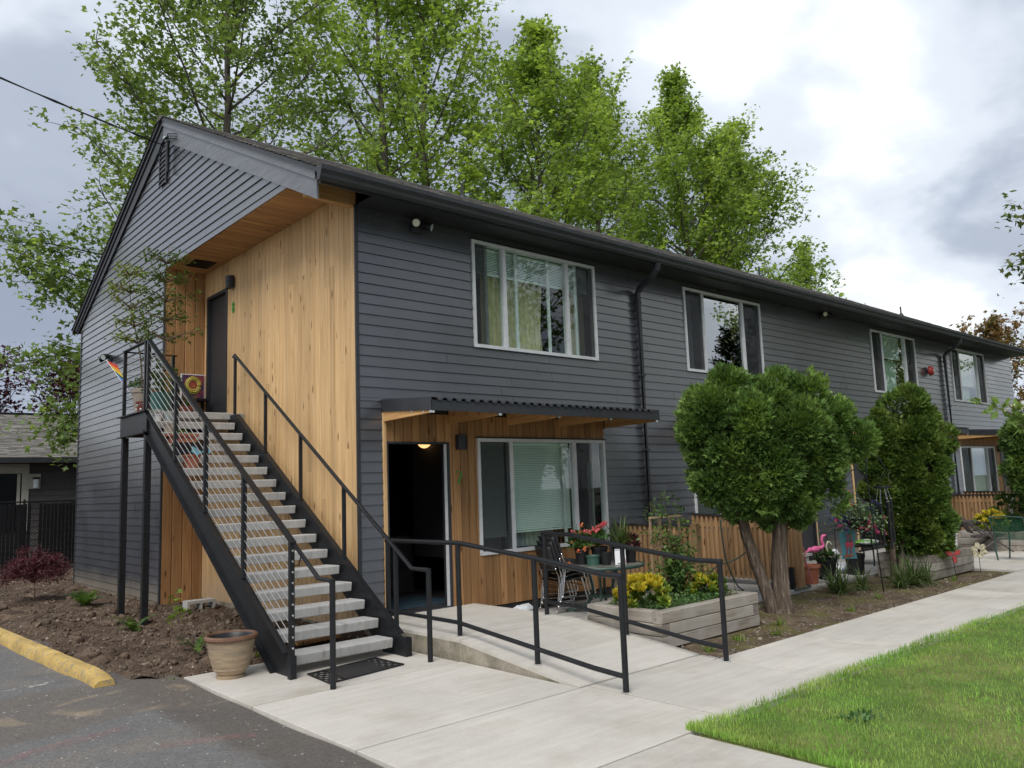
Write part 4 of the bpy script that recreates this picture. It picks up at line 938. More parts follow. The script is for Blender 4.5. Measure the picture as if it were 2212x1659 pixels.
# cable railing on the open side
X = -1.445
def rz_(y): return 1.225+SL*.985*(y+1.232)          # top rail line
posts = [(-1.232, 0.0), (-.165, None), (.892, None), (1.885, None), (2.975, None)]
def zt(y): return .215+SL*(y+1.14)
for y, zb in posts:
    top = rz_(y) if y < 2.9 else 3.80
    MB().box(X-.022, X+.022, y-.012, y+.032, zt(y) if zb is None and y < 2.9 else (0.2 if y < 0 else ZL), top).build('rail_post', 'black', st)
for x, y in ((X, 4.05), (X+.0, 3.10), (-.75, 4.10)): MB().box(x-.022, x+.022, y-.022, y+.022, ZL, 3.80).build('rail_post', 'black', st)
tp = MB(); tp.beam((X, -1.26, rz_(-1.26)+.006), (X, 2.985, 3.812), .065, .016); tp.build('top_rail', 'black', st)
tp = MB(); tp.box(X-.032, X+.032, 2.986, 4.09, 3.802, 3.816); tp.box(X+.033, -.70, 4.06, 4.12, 3.802, 3.816); tp.build('landing_top_rail', 'black', st)
for k in range(10):
    d = .085+.0905*k
    pts = [(X, -1.22, rz_(-1.22)-d*1.07), (X, 2.985, rz_(2.985)-d*1.07)]
    MB().tube(pts, .0042, 6).build('cable', 'steel', st)
    MB().ball((X-.0, -1.250, rz_(-1.22)-d*1.07), .011, 8, 5).build('cable_fitting', 'chrome', st)
    zc = 3.80-.085-.083*k
    MB().tube([(X, 3.10, zc), (X, 4.05, zc), (-.75, 4.10, zc)], .0035, 5).build('landing_cable', 'steel', st)
# round grab rail on the inner face of the cable side, ending in a post on the walk
gx_ = -1.37; g_ = lambda y: rz_(y)-.115
gr_ = MB(); gr_.tube([(gx_, 2.7, g_(2.7)), (gx_, -1.60, .905), (gx_-.01, -1.88, .90)], .021, 10); gr_.build('grab_rail', 'black', st, smooth='auto')
MB().tube([(gx_-.01, -1.865, 0), (gx_-.01, -1.865, .915)], .026, 10).build('grab_rail_post', 'black', st, smooth='auto')
for y in (-1.26, .0, 1.3, 2.5): MB().tube([(X+.02, y+.04, g_(y)-.09), (gx_, y+.04, g_(y)-.09), (gx_, y, g_(y)-.015)], .007, 6).build('bracket', 'black', st)
# wall side handrail
xr = -.205; q_ = lambda y: .874+.637*(y+1.355)
hr = MB(); hr.tube([(xr-.0, 3.16, q_(3.118)-.03), (xr, 3.118, q_(3.118)), (xr, -1.355, .874), (xr, -1.655, .872)], .022, 10); hr.build('wall_handrail', 'black', st, smooth='auto')
for y, zb in ((3.10, ZL-.02), (2.07, None), (1.05, None), (-.012, None), (-1.06, .16)): MB().box(xr-.018, xr+.018, y-.018, y+.018, zb if zb is not None else zt(y)-.04, q_(y)).build('handrail_post', 'black', st)
MB().tube([(xr, -1.642, 0), (xr, -1.642, .885)], .026, 10).build('handrail_post', 'black', st, smooth='auto')

# ------------------------------------------------------------------ ramp railings
def ramp_rail(x, yp, top, mid, label):
    t = thing('ramp_railing', label, 'railing', (x, yp[0], 0), group='black pipe railings of the entry ramp')
    MB().tube([(x, y, z) for y, z in top], .024, 12).build('top_rail', 'black', t, smooth='auto'); MB().tube([(x, y, z) for y, z in mid], .021, 12).build('lower_rail', 'black', t, smooth='auto')
    for y in yp:
        zt_ = np.interp(-y, [-q[0] for q in top], [q[1] for q in top]); zb = .2 if y > -1.87 else max(0, .2-(-1.87-y)*.127)
        p = MB().tube([(x, y, zb), (x, y, zt_)], .025, 12).build('post', 'black', t, smooth='auto')
        MB().tube([(x, y, zb), (x, y, zb+.006)], .04, 12).build('base_collar', 'conc2', p)
ramp_rail(.12, [-.40, -1.70, -2.82, -3.84], [(-.375, 1.105), (-1.712, 1.112), (-2.834, 1.005), (-3.66, .908), (-3.865, .905)], [(-.40, .335), (-1.68, .33), (-3.50, .143), (-3.84, .122)], 'black pipe railing on the stair side of the ramp')
ramp_rail(1.55, [-1.46, -2.63, -3.81], [(-1.437, 1.11), (-1.872, 1.105), (-2.64, 1.0), (-3.528, .895), (-3.835, .895)], [(-1.47, .345), (-1.9, .335), (-3.5, .14), (-3.80, .12)], 'black pipe railing on the flower box side of the ramp')

# door mat, pot, fences ------------------------------------------------
mat_t = thing('door_mat', 'black rubber mat with open honeycomb ends at the stair foot', 'mat', (-.88, -1.36, 0))
MB().prism([(-1.10, -1.18, .004), (-1.14, -1.65, .004), (-.66, -1.60, .004), (-.63, -1.14, .004)], (0, 0, .012)).build('mat_field', 'rubber' if 'rubber' in MT else 'blackm', mat_t)
hx = MB()
def quad_pt(a, b): # a across 0..1 , b along depth
    p = Vector((-1.275, -1.20, .010)).lerp(Vector((-.475, -1.08, .010)), a); q = Vector((-1.32, -1.69, .010)).lerp(Vector((-.46, -1.56, .010)), a); return p.lerp(q, b)
for lo, hi in ((0, .22), (.78, 1)):
    for i in range(6):
        for j in range(9):
            a0 = lo+(hi-lo)*i/5; b0 = j/8; 
            if j < 8:
                s_ = .018 if (i+j) % 2 else -.018
                hx.tube([quad_pt(min(1, max(0, a0+s_)), b0), quad_pt(min(1, max(0, a0-s_)), b0+1/8)], .006, 4)
            if i < 5 and (i+j) % 2: hx.tube([quad_pt(a0, b0), quad_pt(a0+(hi-lo)/5, b0)], .006, 4)
hx.tube([quad_pt(0, 0), quad_pt(1, 0), quad_pt(1, 1), quad_pt(0, 1)], .009, 4, closed=True); hx.build('honeycomb_edge', 'blackm', mat_t)

MT['stoneware'] = mk('ribbed_stoneware', (.42, .31, .20), .7, na=.2, ns=5, st=(1, 1, 7), c2=(.30, .235, .16), c2s=3, bs=22, bd=.006, bst=(1, 1, 6))
MT['glaze'] = mk('brown_glaze', (.16, .085, .05), .3, na=.3, ns=8)
pot = thing('planter_pot', 'large empty ribbed tan pot with brown rim by the stair foot', 'pot', (-1.785, -.68, 0))
c = (-1.785, -.68, 0)
MB().lathe([(.125, 0), (.13, .02), (.11, .028), (.128, .045), (.165, .10), (.197, .22), (.218, .345), (.218, .35), (.19, .35), (.16, .08), (.02, .07)], 32, c).build('pot_body', 'stoneware', pot, smooth='auto')
MB().lathe([(.212, .345), (.235, .343), (.246, .36), (.243, .378), (.230, .388), (.214, .388), (.207, .372), (.205, .346)], 32, c, cap=False).build('pot_rim', 'glaze', pot, smooth='auto')
MB().lathe([(.203, .372), (.188, .352), (.155, .085), (.02, .078)], 32, c, cap=False).build('pot_lining', 'blackm', pot, smooth='auto')
# ------------------------------------------------------------------ vegetation
def leafmat(name, c, c2=None, tr=.42, tc_=(1.25, 1.2, .6), isl=.45, rough=.5, c2p=(.45, .62), c2s=.6):
    return mk(name, c, rough, spec=.3, island=isl, na=.2, ns=1.2, c2=c2, c2s=c2s, c2p=c2p, trans=tr, tcol=tc_)
MT['leaf_gum'] = leafmat('sweetgum_leaf', (.25, .37, .085), (.35, .47, .115), tr=.5); MT['leaf_gum2'] = leafmat('sweetgum_leaf_dull', (.175, .26, .08), (.24, .33, .095), tr=.5)
MT['leaf_purple'] = leafmat('purple_leaf', (.060, .020, .028), (.085, .03, .04), tc_=(1.2, .6, .7)); MT['leaf_maple'] = leafmat('maple_red_leaf', (.115, .042, .052), (.15, .06, .07), tc_=(1.2, .7, .7), isl=.5)
MT['leaf_brown'] = leafmat('bronze_leaf', (.26, .16, .08), (.20, .17, .07)); MT['leaf_rt'] = leafmat('grey_green_leaf', (.11, .165, .045), (.17, .17, .06))
MT['leaf_thuja'] = leafmat('cedar_spray', (.115, .205, .052), (.205, .31, .075), tr=.3, isl=.5, c2s=2.4, c2p=(.46, .64)); MT['leaf_thuja2'] = leafmat('golden_cedar_spray', (.10, .175, .038), (.185, .255, .058), tr=.3, isl=.5, c2s=2.2)
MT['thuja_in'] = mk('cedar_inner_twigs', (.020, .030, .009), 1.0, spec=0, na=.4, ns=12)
MT['bark'] = mk('grey_bark', (.115, .098, .082), .9, na=.35, ns=6, st=(2, 2, .5), bs=16, bd=.02); MT['bark_dk'] = mk('dark_bark', (.055, .046, .04), .9, na=.3, ns=5)
MT['bark_cedar'] = mk('stringy_cedar_bark', (.135, .098, .072), .95, na=.55, ns=9, st=(5, 5, .4), c2=(.25, .20, .155), c2s=6, c2p=(.5, .62), bs=24, bd=.035, bst=(4, 4, .4))
MT['bark_thin'] = mk('thin_stem_bark', (.17, .12, .085), .85, na=.3, ns=14)

def branch(p0, d, L_, rng_, n=6, curl=.25, wob=.08):
    """polyline from p0 heading d, bending upward by curl"""
    p = np.array(p0, float); d = np.array(d, float)/np.linalg.norm(d); out = [p.copy()]
    for k in range(n):
        d = d+np.array([0, 0, curl/n])+rng_.normal(0, wob, 3); d /= np.linalg.norm(d); p = p+d*L_/n; out.append(p.copy())
    return np.array(out), d
def taper(mb, pts, r0, r1, sides): n = len(pts); mb.tube(pts, [r0+(r1-r0)*(i/(n-1))**.8 for i in range(n)], sides)
def leafy(pts_, dens, spread, size, seed, tmpl, tilt=.9):
    """clusters of leaves around given points; returns V,F"""
    r = np.random.default_rng(seed); P = np.repeat(np.asarray(pts_), dens, axis=0); P = P+r.normal(0, spread, P.shape)*np.array([1, 1, .8]); n = len(P)
    return scatter(tmpl[0], tmpl[1], rotmats(r, n, tilt), P, size*r.uniform(.6, 1.25, n))
def big_tree(name, label, seed, loc, H, Rm, leaf, low=.22, nl=40, dens=9, lsz=.20, extra=None, up_=1.0, twin=False, spread=.20, lean=(0, 0), group='tall leafy trees behind the building', cat='tree', bark='bark', sub=9, r0=None):
    r = np.random.default_rng(seed); t = thing(name, label, cat, loc, group=group); mb = MB(); pts = []
    def prof(h): # crown radius at relative height
        q = (h-low)/(1-low); return Rm*max(.06, (math.sin(math.pi*min(1, .16+q*.86))**.75)*(1-.30*q))
    stems = [(0, 0)] if not twin else [(-.55, .2), (.6, -.2)]
    for sx_, sy_ in stems:
        trunk = []; p = np.array([loc[0]+sx_*.5, loc[1]+sy_, loc[2]]); n = 14
        for i in range(n+1):
            trunk.append(p.copy()); p = p+np.array([r.normal(0, .09)+lean[0]/n+sx_*.07, r.normal(0, .09)+lean[1]/n, H*.97/n])
        trunk = np.array(trunk); taper(mb, trunk, r0 or H*.0135, .02, 9)
        for i in range(nl//len(stems)):
            h = low*.75+(.97-low*.75)*((i+r.random())/(nl//len(stems)))**.9; k = h*n; k0 = min(int(k), n-1); base = trunk[k0]*(1-(k-k0))+trunk[k0+1]*(k-k0)
            az = i*2.399+r.normal(0, .3); pr = prof(min(.98, h+.10)); el = math.radians((28+38*h)*up_+r.normal(0, 7)); L_ = pr/max(.35, math.cos(el))*r.uniform(.82, 1.12)
            L_ = min(L_, H*.45); d = np.array([math.cos(az)*math.cos(el), math.sin(az)*math.cos(el), math.sin(el)])
            bp, dd = branch(base, d, L_, r, 7, .32*up_, .07); rb = max(.02, .012*L_*(1.4-h)); taper(mb, bp, rb, .012, 6)
            for j in range(sub):
                q = .22+.78*(j+r.random())/sub; kk = q*7; a = min(int(kk), 6); b0 = bp[a]*(1-(kk-a))+bp[a+1]*(kk-a); sd_ = d+r.normal(0, .75, 3)+np.array([0, 0, .25]); sl = (.32*L_*(1.15-q)+.45)*r.uniform(.7, 1.2)
                sp, _ = branch(b0, sd_, sl, r, 4, .35, .14); taper(mb, sp, .016, .005, 4)
                m_ = max(2, int(sl/.30))
                for u_ in np.linspace(.3, 1.0, m_): pts.append(sp[min(4, int(u_*4))]+r.normal(0, .08, 3))
            pts.append(bp[-1])
    if extra:
        for (a, d, L_) in extra:
            bp, dd = branch(a, d, L_, r, 8, -.12, .08); taper(mb, bp, .035, .008, 6)
            for j in range(16):
                q = .2+.8*j/16; kk = q*8; a_ = min(int(kk), 7); b0 = bp[a_]; sp, _ = branch(b0, np.array(d)+r.normal(0, .8, 3)+np.array([0, 0, -.2]), .9*r.uniform(.5, 1.2), r, 3, -.1, .15); taper(mb, sp, .01, .004, 4); pts += [sp[1], sp[2], sp[3]]
    mb.build('trunk', bark, t, smooth=True)
    V, F = leafy(pts, dens, spread, lsz, seed+1, LEAF3); np_mesh('crown', V, F, leaf, t)
    return t
big_tree('sweetgum_tree', 'broad dull green tree behind the gable, branches hanging at left', 11, (3.6, 14.2, 0), 21.0, 5.6, 'leaf_gum2', low=.16, nl=64, dens=16, up_=.74, lsz=.155, extra=[((2.0, 13.6, 8.0), (-1, -.15, .05), 3.6), ((1.6, 13.4, 5.6), (-1, -.2, -.15), 3.0), ((1.3, 13.2, 4.4), (-.8, -.3, -.45), 2.5), ((1.5, 13.4, 6.8), (-1, -.1, .1), 3.6)])
big_tree('sweetgum_tree', 'twin stemmed bright green tree left of centre above the roof', 23, (10.2, 14.5, 0), 23.5, 4.9, 'leaf_gum', low=.28, nl=64, dens=12, twin=True, up_=.8)
big_tree('sweetgum_tree', 'pointed bright green tree in the middle above the roof', 31, (16.6, 14.4, 0), 21.5, 5.2, 'leaf_gum', low=.26, nl=62, dens=14, up_=.82)
big_tree('sweetgum_tree', 'narrow green tree top between two wider trees', 37, (22.9, 16.0, 0), 22.6, 4.4, 'leaf_gum', low=.28, nl=50, dens=13, up_=.85)
big_tree('sweetgum_tree', 'wide rounded green tree right of centre above the roof', 43, (29.3, 15.5, 0), 24.0, 6.3, 'leaf_gum', low=.28, nl=62, dens=14, lsz=.21, up_=.8)
big_tree('sweetgum_tree', 'rightmost full green tree with a low side above the roof', 47, (33.0, 15.6, 0), 21.8, 5.2, 'leaf_gum', low=.26, nl=54, dens=13, lsz=.22, up_=.8)
big_tree('sweetgum_tree', 'low green treetop peeking over the far roof edge', 53, (43.6, 17.2, 0), 17.0, 4.0, 'leaf_gum', low=.3, nl=26, dens=8, lsz=.25)
big_tree('bronze_tree', 'distant bronze leaved treetop beyond the far roof end', 59, (63.5, 12.6, 0), 13.2, 4.4, 'leaf_brown', low=.3, nl=24, dens=6, lsz=.33, group='trees beyond the far roof end')
big_tree('purple_plum_tree', 'dark purple plum tree behind the neighbouring roof at the left edge', 61, (.2, 31, 0), 8.2, 2.6, 'leaf_purple', low=.3, nl=22, dens=9, lsz=.19, group='purple trees behind the neighbouring roof', bark='bark_dk')
big_tree('purple_plum_tree', 'dark purple plum tree showing beside the grey gable wall', 67, (3.6, 30, 0), 7.6, 2.4, 'leaf_purple', low=.3, nl=20, dens=9, lsz=.19, group='purple trees behind the neighbouring roof', bark='bark_dk')
big_tree('purple_plum_tree', 'far dark purple plum tree left of the others', 68, (-3.6, 32, 0), 7.4, 2.6, 'leaf_purple', low=.3, nl=18, dens=8, lsz=.2, group='purple trees behind the neighbouring roof', bark='bark_dk')
# leafy tree outside the right edge whose branches reach into view
t = big_tree('street_tree', 'grey green tree reaching in from the right edge', 71, (21.6, -5.6, 0), 10.0, 4.1, 'leaf_rt', low=.30, nl=30, dens=6, lsz=.17, group=None, up_=.75, extra=[((20.6, -4.8, 6.3), (-3.3, 2.8, .9), 4.4), ((20.6, -4.8, 5.8), (-3.2, 2.8, .3), 4.3), ((20.8, -4.8, 5.2), (-3.1, 2.8, .2), 4.2), ((20.6, -4.8, 6.6), (-2.9, 2.4, 1.4), 4.2)])
# trees across the walk that the windows mirror
big_tree('shade_tree', 'leafy tree across the lawn mirrored in the first upper window', 73, (13.8, -12.8, 0), 12.5, 3.4, 'leaf_gum2', low=.2, nl=30, dens=9, lsz=.22, group='trees across the lawn')
big_tree('shade_tree', 'second leafy tree across the lawn', 79, (3.5, -22, 0), 10.5, 3.6, 'leaf_gum2', low=.2, nl=24, dens=8, lsz=.26, group='trees across the lawn')
def conifer(name, label, loc, H, Rm, seed):
    r = np.random.default_rng(seed); t = thing(name, label, 'tree', loc, group='trees across the lawn'); mb = MB(); taper(mb, [(loc[0], loc[1], z) for z in np.linspace(0, H, 8)], H*.012, .02, 7); D = []; P = []
    for i in range(90):
        h = .12+.86*i/90; az = i*2.399; L_ = Rm*(1-h)**.8*r.uniform(.6, 1.15)+.2; d = np.array([math.cos(az), math.sin(az), .12]); bp, _ = branch((loc[0], loc[1], h*H), d, L_, r, 5, .3, .05); taper(mb, bp, .03, .006, 4)
        for q in np.linspace(.2, 1, int(6+L_*9)): p = bp[min(5, int(q*5))]+(bp[min(5, int(q*5)+1)]-bp[min(5, int(q*5))])*(q*5 % 1); n = 9; P.append(p+r.normal(0, .09, (n, 3))); D.append(d+r.normal(0, .7, (n, 3))+np.array([0, 0, .4]))
    mb.build('trunk', 'bark_dk', t); P = np.concatenate(P); D = np.concatenate(D); V, F = scatter(LEAF[0]*np.array([.5, 1, 1]), LEAF[1], frames(D, r), P, r.uniform(.18, .34, len(P))); np_mesh('crown', V, F, 'thuja_in', t)
for i, (x, y, s_, src) in enumerate(((34, -11, .95, 4), (45, -15, 1.0, 5), (57, -19, 1.0, 4), (30, -21, .8, 3), (70, -22, 1.1, 5), (-16, -14, .5, 3), (9, -27, .6, 4))):  # unseen trees; those at far right added to darken the siding's reflections
    base_t = [o for o in bpy.data.objects if o.name.startswith('sweetgum_tree')][src]; c_ = copy_tree(base_t); c_.name = 'street_tree'; c_.location = (x, y, 0); c_.scale = (s_, s_, s_); c_.rotation_euler = (0, 0, i*1.3)
    tag(c_, ('unseen tree added past the end of the walk', 'second unseen tree added past the end of the walk', 'farther unseen tree added past the end of the walk', 'unseen tree added across the lawn from the far windows', 'farthest unseen tree added beyond the walk', 'tree across the parking lot', 'tree straight across the lawn')[i], 'tree', 'trees across the lawn')
conifer('pine_tree', 'dark pine across the lawn mirrored in the second upper window', (33.8, -16.6, 0), 10.2, 3.2, 83)

# cedars clipped into lollipop and column
def spray_tmpl():
    v = []; f = []
    for k, (a, l) in enumerate(((-.55, .75), (0, 1.), (.55, .75))):
        c, s = math.cos(a), math.sin(a); w = .13; b = len(v)
        for x, y, z in ((0, 0, 0), (w, .55*l, .10), (0, l, .0), (-w, .55*l, .10)): v.append((x*c+y*s, -x*s+y*c, z+.05*k))
        f.append([b, b+1, b+2, b+3])
    return np.array(v), np.array(f)
SPR = spray_tmpl()
def cedar(name, label, loc, lumps, seed, mat, nclump, per, size, trunks, group, bark='bark_cedar', clr=(.13, .20)):
    mc = np.mean([c_ for c_, _ in lumps], 0); lumps = [(tuple(mc+(np.array(c_)-mc)*.93-np.array([0, 0, .05])), max(.09, r_-.10)) for c_, r_ in lumps]      # foliage clumps add their own thickness
    r = np.random.default_rng(seed); t = thing(name, label, 'cedar', loc, group=group); Lc = np.array([l[0] for l in lumps]); Lr = np.array([l[1] for l in lumps])
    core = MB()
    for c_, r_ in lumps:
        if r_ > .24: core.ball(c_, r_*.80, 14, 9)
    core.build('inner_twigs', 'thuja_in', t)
    # clump centres on the union surface
    C_ = []; Nn = []
    pick = Lr**2/(Lr**2).sum()
    while len(C_) < nclump:
        i = r.choice(len(Lr), p=pick); d = r.normal(size=3); d /= np.linalg.norm(d); p = Lc[i]+d*Lr[i]*r.uniform(.90, 1.02)
        if (np.linalg.norm(p-Lc, axis=1) < Lr*.90).any(): continue
        C_.append(p); Nn.append(d)
    C_ = np.array(C_); Nn = np.array(Nn)
    cr_ = r.uniform(*clr, nclump); P = np.repeat(C_, per, 0); Nn2 = np.repeat(Nn, per, 0); q = r.normal(size=P.shape); q /= np.linalg.norm(q, axis=1, keepdims=True); q = q+Nn2*.75; q /= np.linalg.norm(q, axis=1, keepdims=True)
    P = P+q*np.repeat(cr_, per)[:, None]*r.uniform(.55, 1.05, len(P))[:, None]; D = q+Nn2*.5+np.array([0, 0, .45])+r.normal(0, .3, P.shape)
    V, F = scatter(SPR[0], SPR[1], frames(D, r), P, size*r.uniform(.6, 1.3, len(P))); np_mesh('foliage', V, F, mat, t)
    for pts_, r0, r1 in trunks:
        mb = MB(); n = 12; pp = []
        A = [Vector(p) for p in pts_]
        for i in range(n+1):
            u_ = i/n*(len(A)-1); k = min(int(u_), len(A)-2); pp.append(A[k].lerp(A[k+1], u_-k))
        ns = 12; vs = []
        for i, p in enumerate(pp):
            rr = r0+(r1-r0)*i/n+(r0*.45*(1-i/2) if i < 2 else 0)
            for k in range(ns):
                an = 2*math.pi*k/ns; q_2 = rr*(1+.13*math.sin(3*an+i*.35)+.08*math.sin(7*an-i*.2)+r.normal(0, .03)); vs.append((p.x+q_2*math.cos(an), p.y+q_2*math.sin(an), p.z))
        mb.add(vs, [(i*ns+k, i*ns+(k+1) % ns, (i+1)*ns+(k+1) % ns, (i+1)*ns+k) for i in range(n) for k in range(ns)]); mb.build('trunk', bark, t, smooth=True)
    return t
cedar('clipped_cedar', 'round clipped green cedar on a thick forked trunk', (4.42, -2.62, 0),
      [((3.73, -2.32, 2.60), 0.35), ((3.92, -2.52, 2.75), 0.27), ((4.27, -2.82, 2.65), 0.33), ((4.62, -3.12, 2.64), 0.31), ((4.88, -3.33, 2.49), 0.27), ((5.05, -3.46, 2.39), 0.16), ((3.63, -2.18, 2.23), 0.28), ((3.96, -2.44, 2.10), 0.44), ((4.34, -2.77, 2.04), 0.52), ((4.71, -3.10, 2.02), 0.42), ((4.94, -3.30, 2.01), 0.21), ((5.11, -3.47, 2.10), 0.12), ((5.22, -3.57, 2.12), 0.08), ((3.82, -2.25, 1.71), 0.33), ((4.19, -2.56, 1.59), 0.40), ((4.54, -2.86, 1.54), 0.38), ((4.82, -3.12, 1.60), 0.26), ((4.93, -3.18, 1.37), 0.16), ((4.35, -2.65, 1.28), 0.24), ((4.06, -2.40, 1.35), 0.21), ((4.64, -2.90, 1.27), 0.18), ((3.85, -2.49, 2.92), 0.13), ((4.66, -3.20, 2.85), 0.11), ((4.34, -2.92, 2.87), 0.14), ((4.90, -3.39, 2.70), 0.13), ((3.51, -2.10, 2.44), 0.14), ((3.89, -2.77, 2.44), 0.31), ((4.34, -3.19, 2.30), 0.35), ((4.10, -2.85, 1.82), 0.35), ((4.20, -2.06, 2.18), 0.42), ((4.66, -2.41, 2.16), 0.50), ((5.04, -2.74, 2.14), 0.38), ((4.57, -2.31, 1.66), 0.38)],
      91, 'leaf_thuja', 540, 140, .078, [([(4.40, -2.63, -.05), (4.32, -2.50, .45), (4.20, -2.42, .9), (4.08, -2.42, 1.35)], .078, .062), ([(4.47, -2.68, -.05), (4.47, -2.70, .5), (4.46, -2.74, .95), (4.50, -2.8, 1.4)], .105, .075)], 'clipped cedars along the beds')
cedar('clipped_cedar', 'tall columnar clipped cedar behind the timber box', (8.3, -2.5, 0),
      [((8.39, -2.85, 2.81), 0.30), ((8.19, -2.67, 2.75), 0.27), ((8.58, -2.99, 2.61), 0.26), ((8.12, -2.54, 2.37), 0.32), ((8.47, -2.83, 2.26), 0.45), ((8.72, -3.05, 2.27), 0.22), ((8.15, -2.48, 1.89), 0.34), ((8.52, -2.79, 1.77), 0.49), ((8.78, -3.02, 1.76), 0.22), ((8.18, -2.42, 1.40), 0.33), ((8.55, -2.73, 1.29), 0.51), ((8.86, -3.01, 1.32), 0.21), ((8.30, -2.45, 0.92), 0.30), ((8.65, -2.74, 0.80), 0.49), ((8.90, -2.98, 0.89), 0.23), ((8.46, -2.53, 0.57), 0.27), ((8.77, -2.80, 0.53), 0.34), ((8.90, -3.21, 2.26), 0.13), ((8.80, -3.12, 2.19), 0.14), ((7.98, -2.39, 2.23), 0.17), ((8.76, -2.53, 1.72), 0.44), ((8.80, -2.44, 1.00), 0.46), ((8.62, -2.57, 2.31), 0.39)],
      97, 'leaf_thuja2', 460, 125, .076, [([(8.22, -2.46, -.05), (8.18, -2.50, .4), (8.16, -2.55, .9)], .045, .04), ([(8.36, -2.53, -.05), (8.36, -2.56, .4), (8.38, -2.6, .9)], .055, .045)], 'clipped cedars along the beds', clr=(.10, .17))
cedar('clipped_cedar', 'dark layered cedar cut off by the right edge', (14.6, -2.7, 0),
      [((14.28, -2.69, 2.44), .36), ((14.42, -2.71, 1.76), .36), ((14.19, -2.49, 1.6), .14), ((14.50, -2.82, 2.24), .46), ((14.62, -2.80, 1.36), .42), ((14.14, -2.60, 2.49), .2), ((14.9, -3.1, 1.9), .7), ((14.9, -3.1, 1.1), .6)],
      101, 'leaf_thuja', 190, 90, .10, [([(14.7, -2.8, -.05), (14.7, -2.8, .6), (14.8, -2.9, 1.2)], .09, .06)], 'clipped cedars along the beds')
# small red lace-leaf maple
def small_tree(name, label, cat, loc, stems, pts, seed, mat, dens, spread, lsz, group=None, tmpl=LEAF, tilt=.8, bark='bark_thin', crown='crown', sr=.012):
    r = np.random.default_rng(seed); t = thing(name, label, cat, loc, group=group); mb = MB()
    for s in stems: mb.tube(s, [sr*(1.1-.9*i/(len(s)-1)) for i in range(len(s))], 6)
    mb.build('stem', bark, t, smooth=True); V, F = leafy(pts, dens, spread, lsz, seed, tmpl, tilt); np_mesh(crown, V, F, mat, t); return t
r = np.random.default_rng(3); cx_, cy_ = -1.83, 7.45; tips = []; stems = [[(cx_, cy_, 0.0), (cx_+.01, cy_, .2), (cx_, cy_, .38)]]
for i in range(46):
    az = i*2.4; rr = .46*math.sqrt((i+.5)/46); z = .76-.75*rr**2+r.normal(0, .04)-.05*(i % 3); stems.append([(cx_, cy_, .36), (cx_+rr*.5*math.cos(az), cy_+rr*.5*math.sin(az), z+.02), (cx_+rr*math.cos(az), cy_+rr*math.sin(az), z)]); tips += [stems[-1][2], tuple(np.mean(stems[-1][1:], 0)), (stems[-1][2][0], stems[-1][2][1], z-.08)]
small_tree('lace_leaf_maple', 'small dark red maple with a mop head in the soil bed', 'maple', (cx_, cy_, 0), stems, tips, 5, 'leaf_maple', 42, .055, .085, tilt=1.4, tmpl=(LEAF[0]*np.array([.45, 1, 1]), LEAF[1]), sr=.014)
# ferns and sapling in the soil
MT['fern'] = leafmat('fern_green', (.085, .165, .03), (.14, .22, .05)); MT['blade_green'] = leafmat('strap_leaf', (.10, .155, .05), (.17, .21, .10), tr=.3); MT['sap_leaf'] = leafmat('fresh_leaf', (.17, .26, .035))
def strap_plant(name, label, cat, loc, n, L_, w, seed, mat, group=None, arch=1.2, zoff=0.):
    r = np.random.default_rng(seed); t = thing(name, label, cat, loc, group=group); V = []; F = []
    for i in range(n):
        az = r.uniform(0, 6.28); l = L_*r.uniform(.55, 1.15); el = r.uniform(.5, 1.45); p = np.array(loc, float)+np.append(r.normal(0, .03, 2), zoff); d = np.array([math.cos(az)*math.cos(el), math.sin(az)*math.cos(el), math.sin(el)]); sd_ = np.array([-math.sin(az), math.cos(az), 0]); k0 = len(V); m_ = 6
        for k in range(m_+1):
            ww = w*(1-(k/m_)**2.2)*.5+.0006; V += [p-sd_*ww, p+sd_*ww]; d = d+np.array([0, 0, -arch/m_*(.4+k/m_)]); d /= np.linalg.norm(d); p = p+d*l/m_
        F += [[k0+2*k, k0+2*k+2, k0+2*k+3, k0+2*k+1] for k in range(m_)]
    np_mesh('leaves', np.array(V), np.array(F), mat, t); return t
def fern(label, loc, n, L_, seed):
    r = np.random.default_rng(seed); t = thing('fern', label, 'fern', loc, group='young ferns in the soil bed'); V = []; F = []
    for i in range(n):
        az = i*6.283/n+r.normal(0, .3); l = L_*r.uniform(.7, 1.15); el = r.uniform(.7, 1.25); p = np.array(loc, float); d = np.array([math.cos(az)*math.cos(el), math.sin(az)*math.cos(el), math.sin(el)]); sd_ = np.array([-math.sin(az), math.cos(az), 0])
        for k in range(12):
            ww = l*.20*math.sin(math.pi*(k+1.2)/13.5); nx_ = p+d*l/12
            for sg in (-1, 1): b = len(V); V += [p, p+d*l/24*1.6, p+sd_*sg*ww+d*l*.06+np.array([0, 0, -.005]), p+sd_*sg*ww*.6]; F.append([b, b+1, b+2, b+3])
            d = d+np.array([0, 0, -.12]); d /= np.linalg.norm(d); p = nx_
    np_mesh('fronds', np.array(V), np.array(F), 'fern', t)
sz1 = lambda x, y: float(soil_z(x, y))
fern('fern at the left of the stair legs', (-1.48, 5.7, sz1(-1.48, 5.7)), 16, .44, 1); fern('fern at the foot of the nearer stair leg', (-1.66, 2.62, sz1(-1.66, 2.62)), 11, .34, 2); fern('low fern beside the tan pot', (-1.70, .42, sz1(-1.70, .42)), 9, .28, 3)
b = np.array((-1.82, .87, sz1(-1.82, .87))); stm = [tuple(b), tuple(b+[.02, .02, .18]), tuple(b+[.03, .01, .34]), tuple(b+[.07, .0, .50]), tuple(b+[.06, 0, .60])]
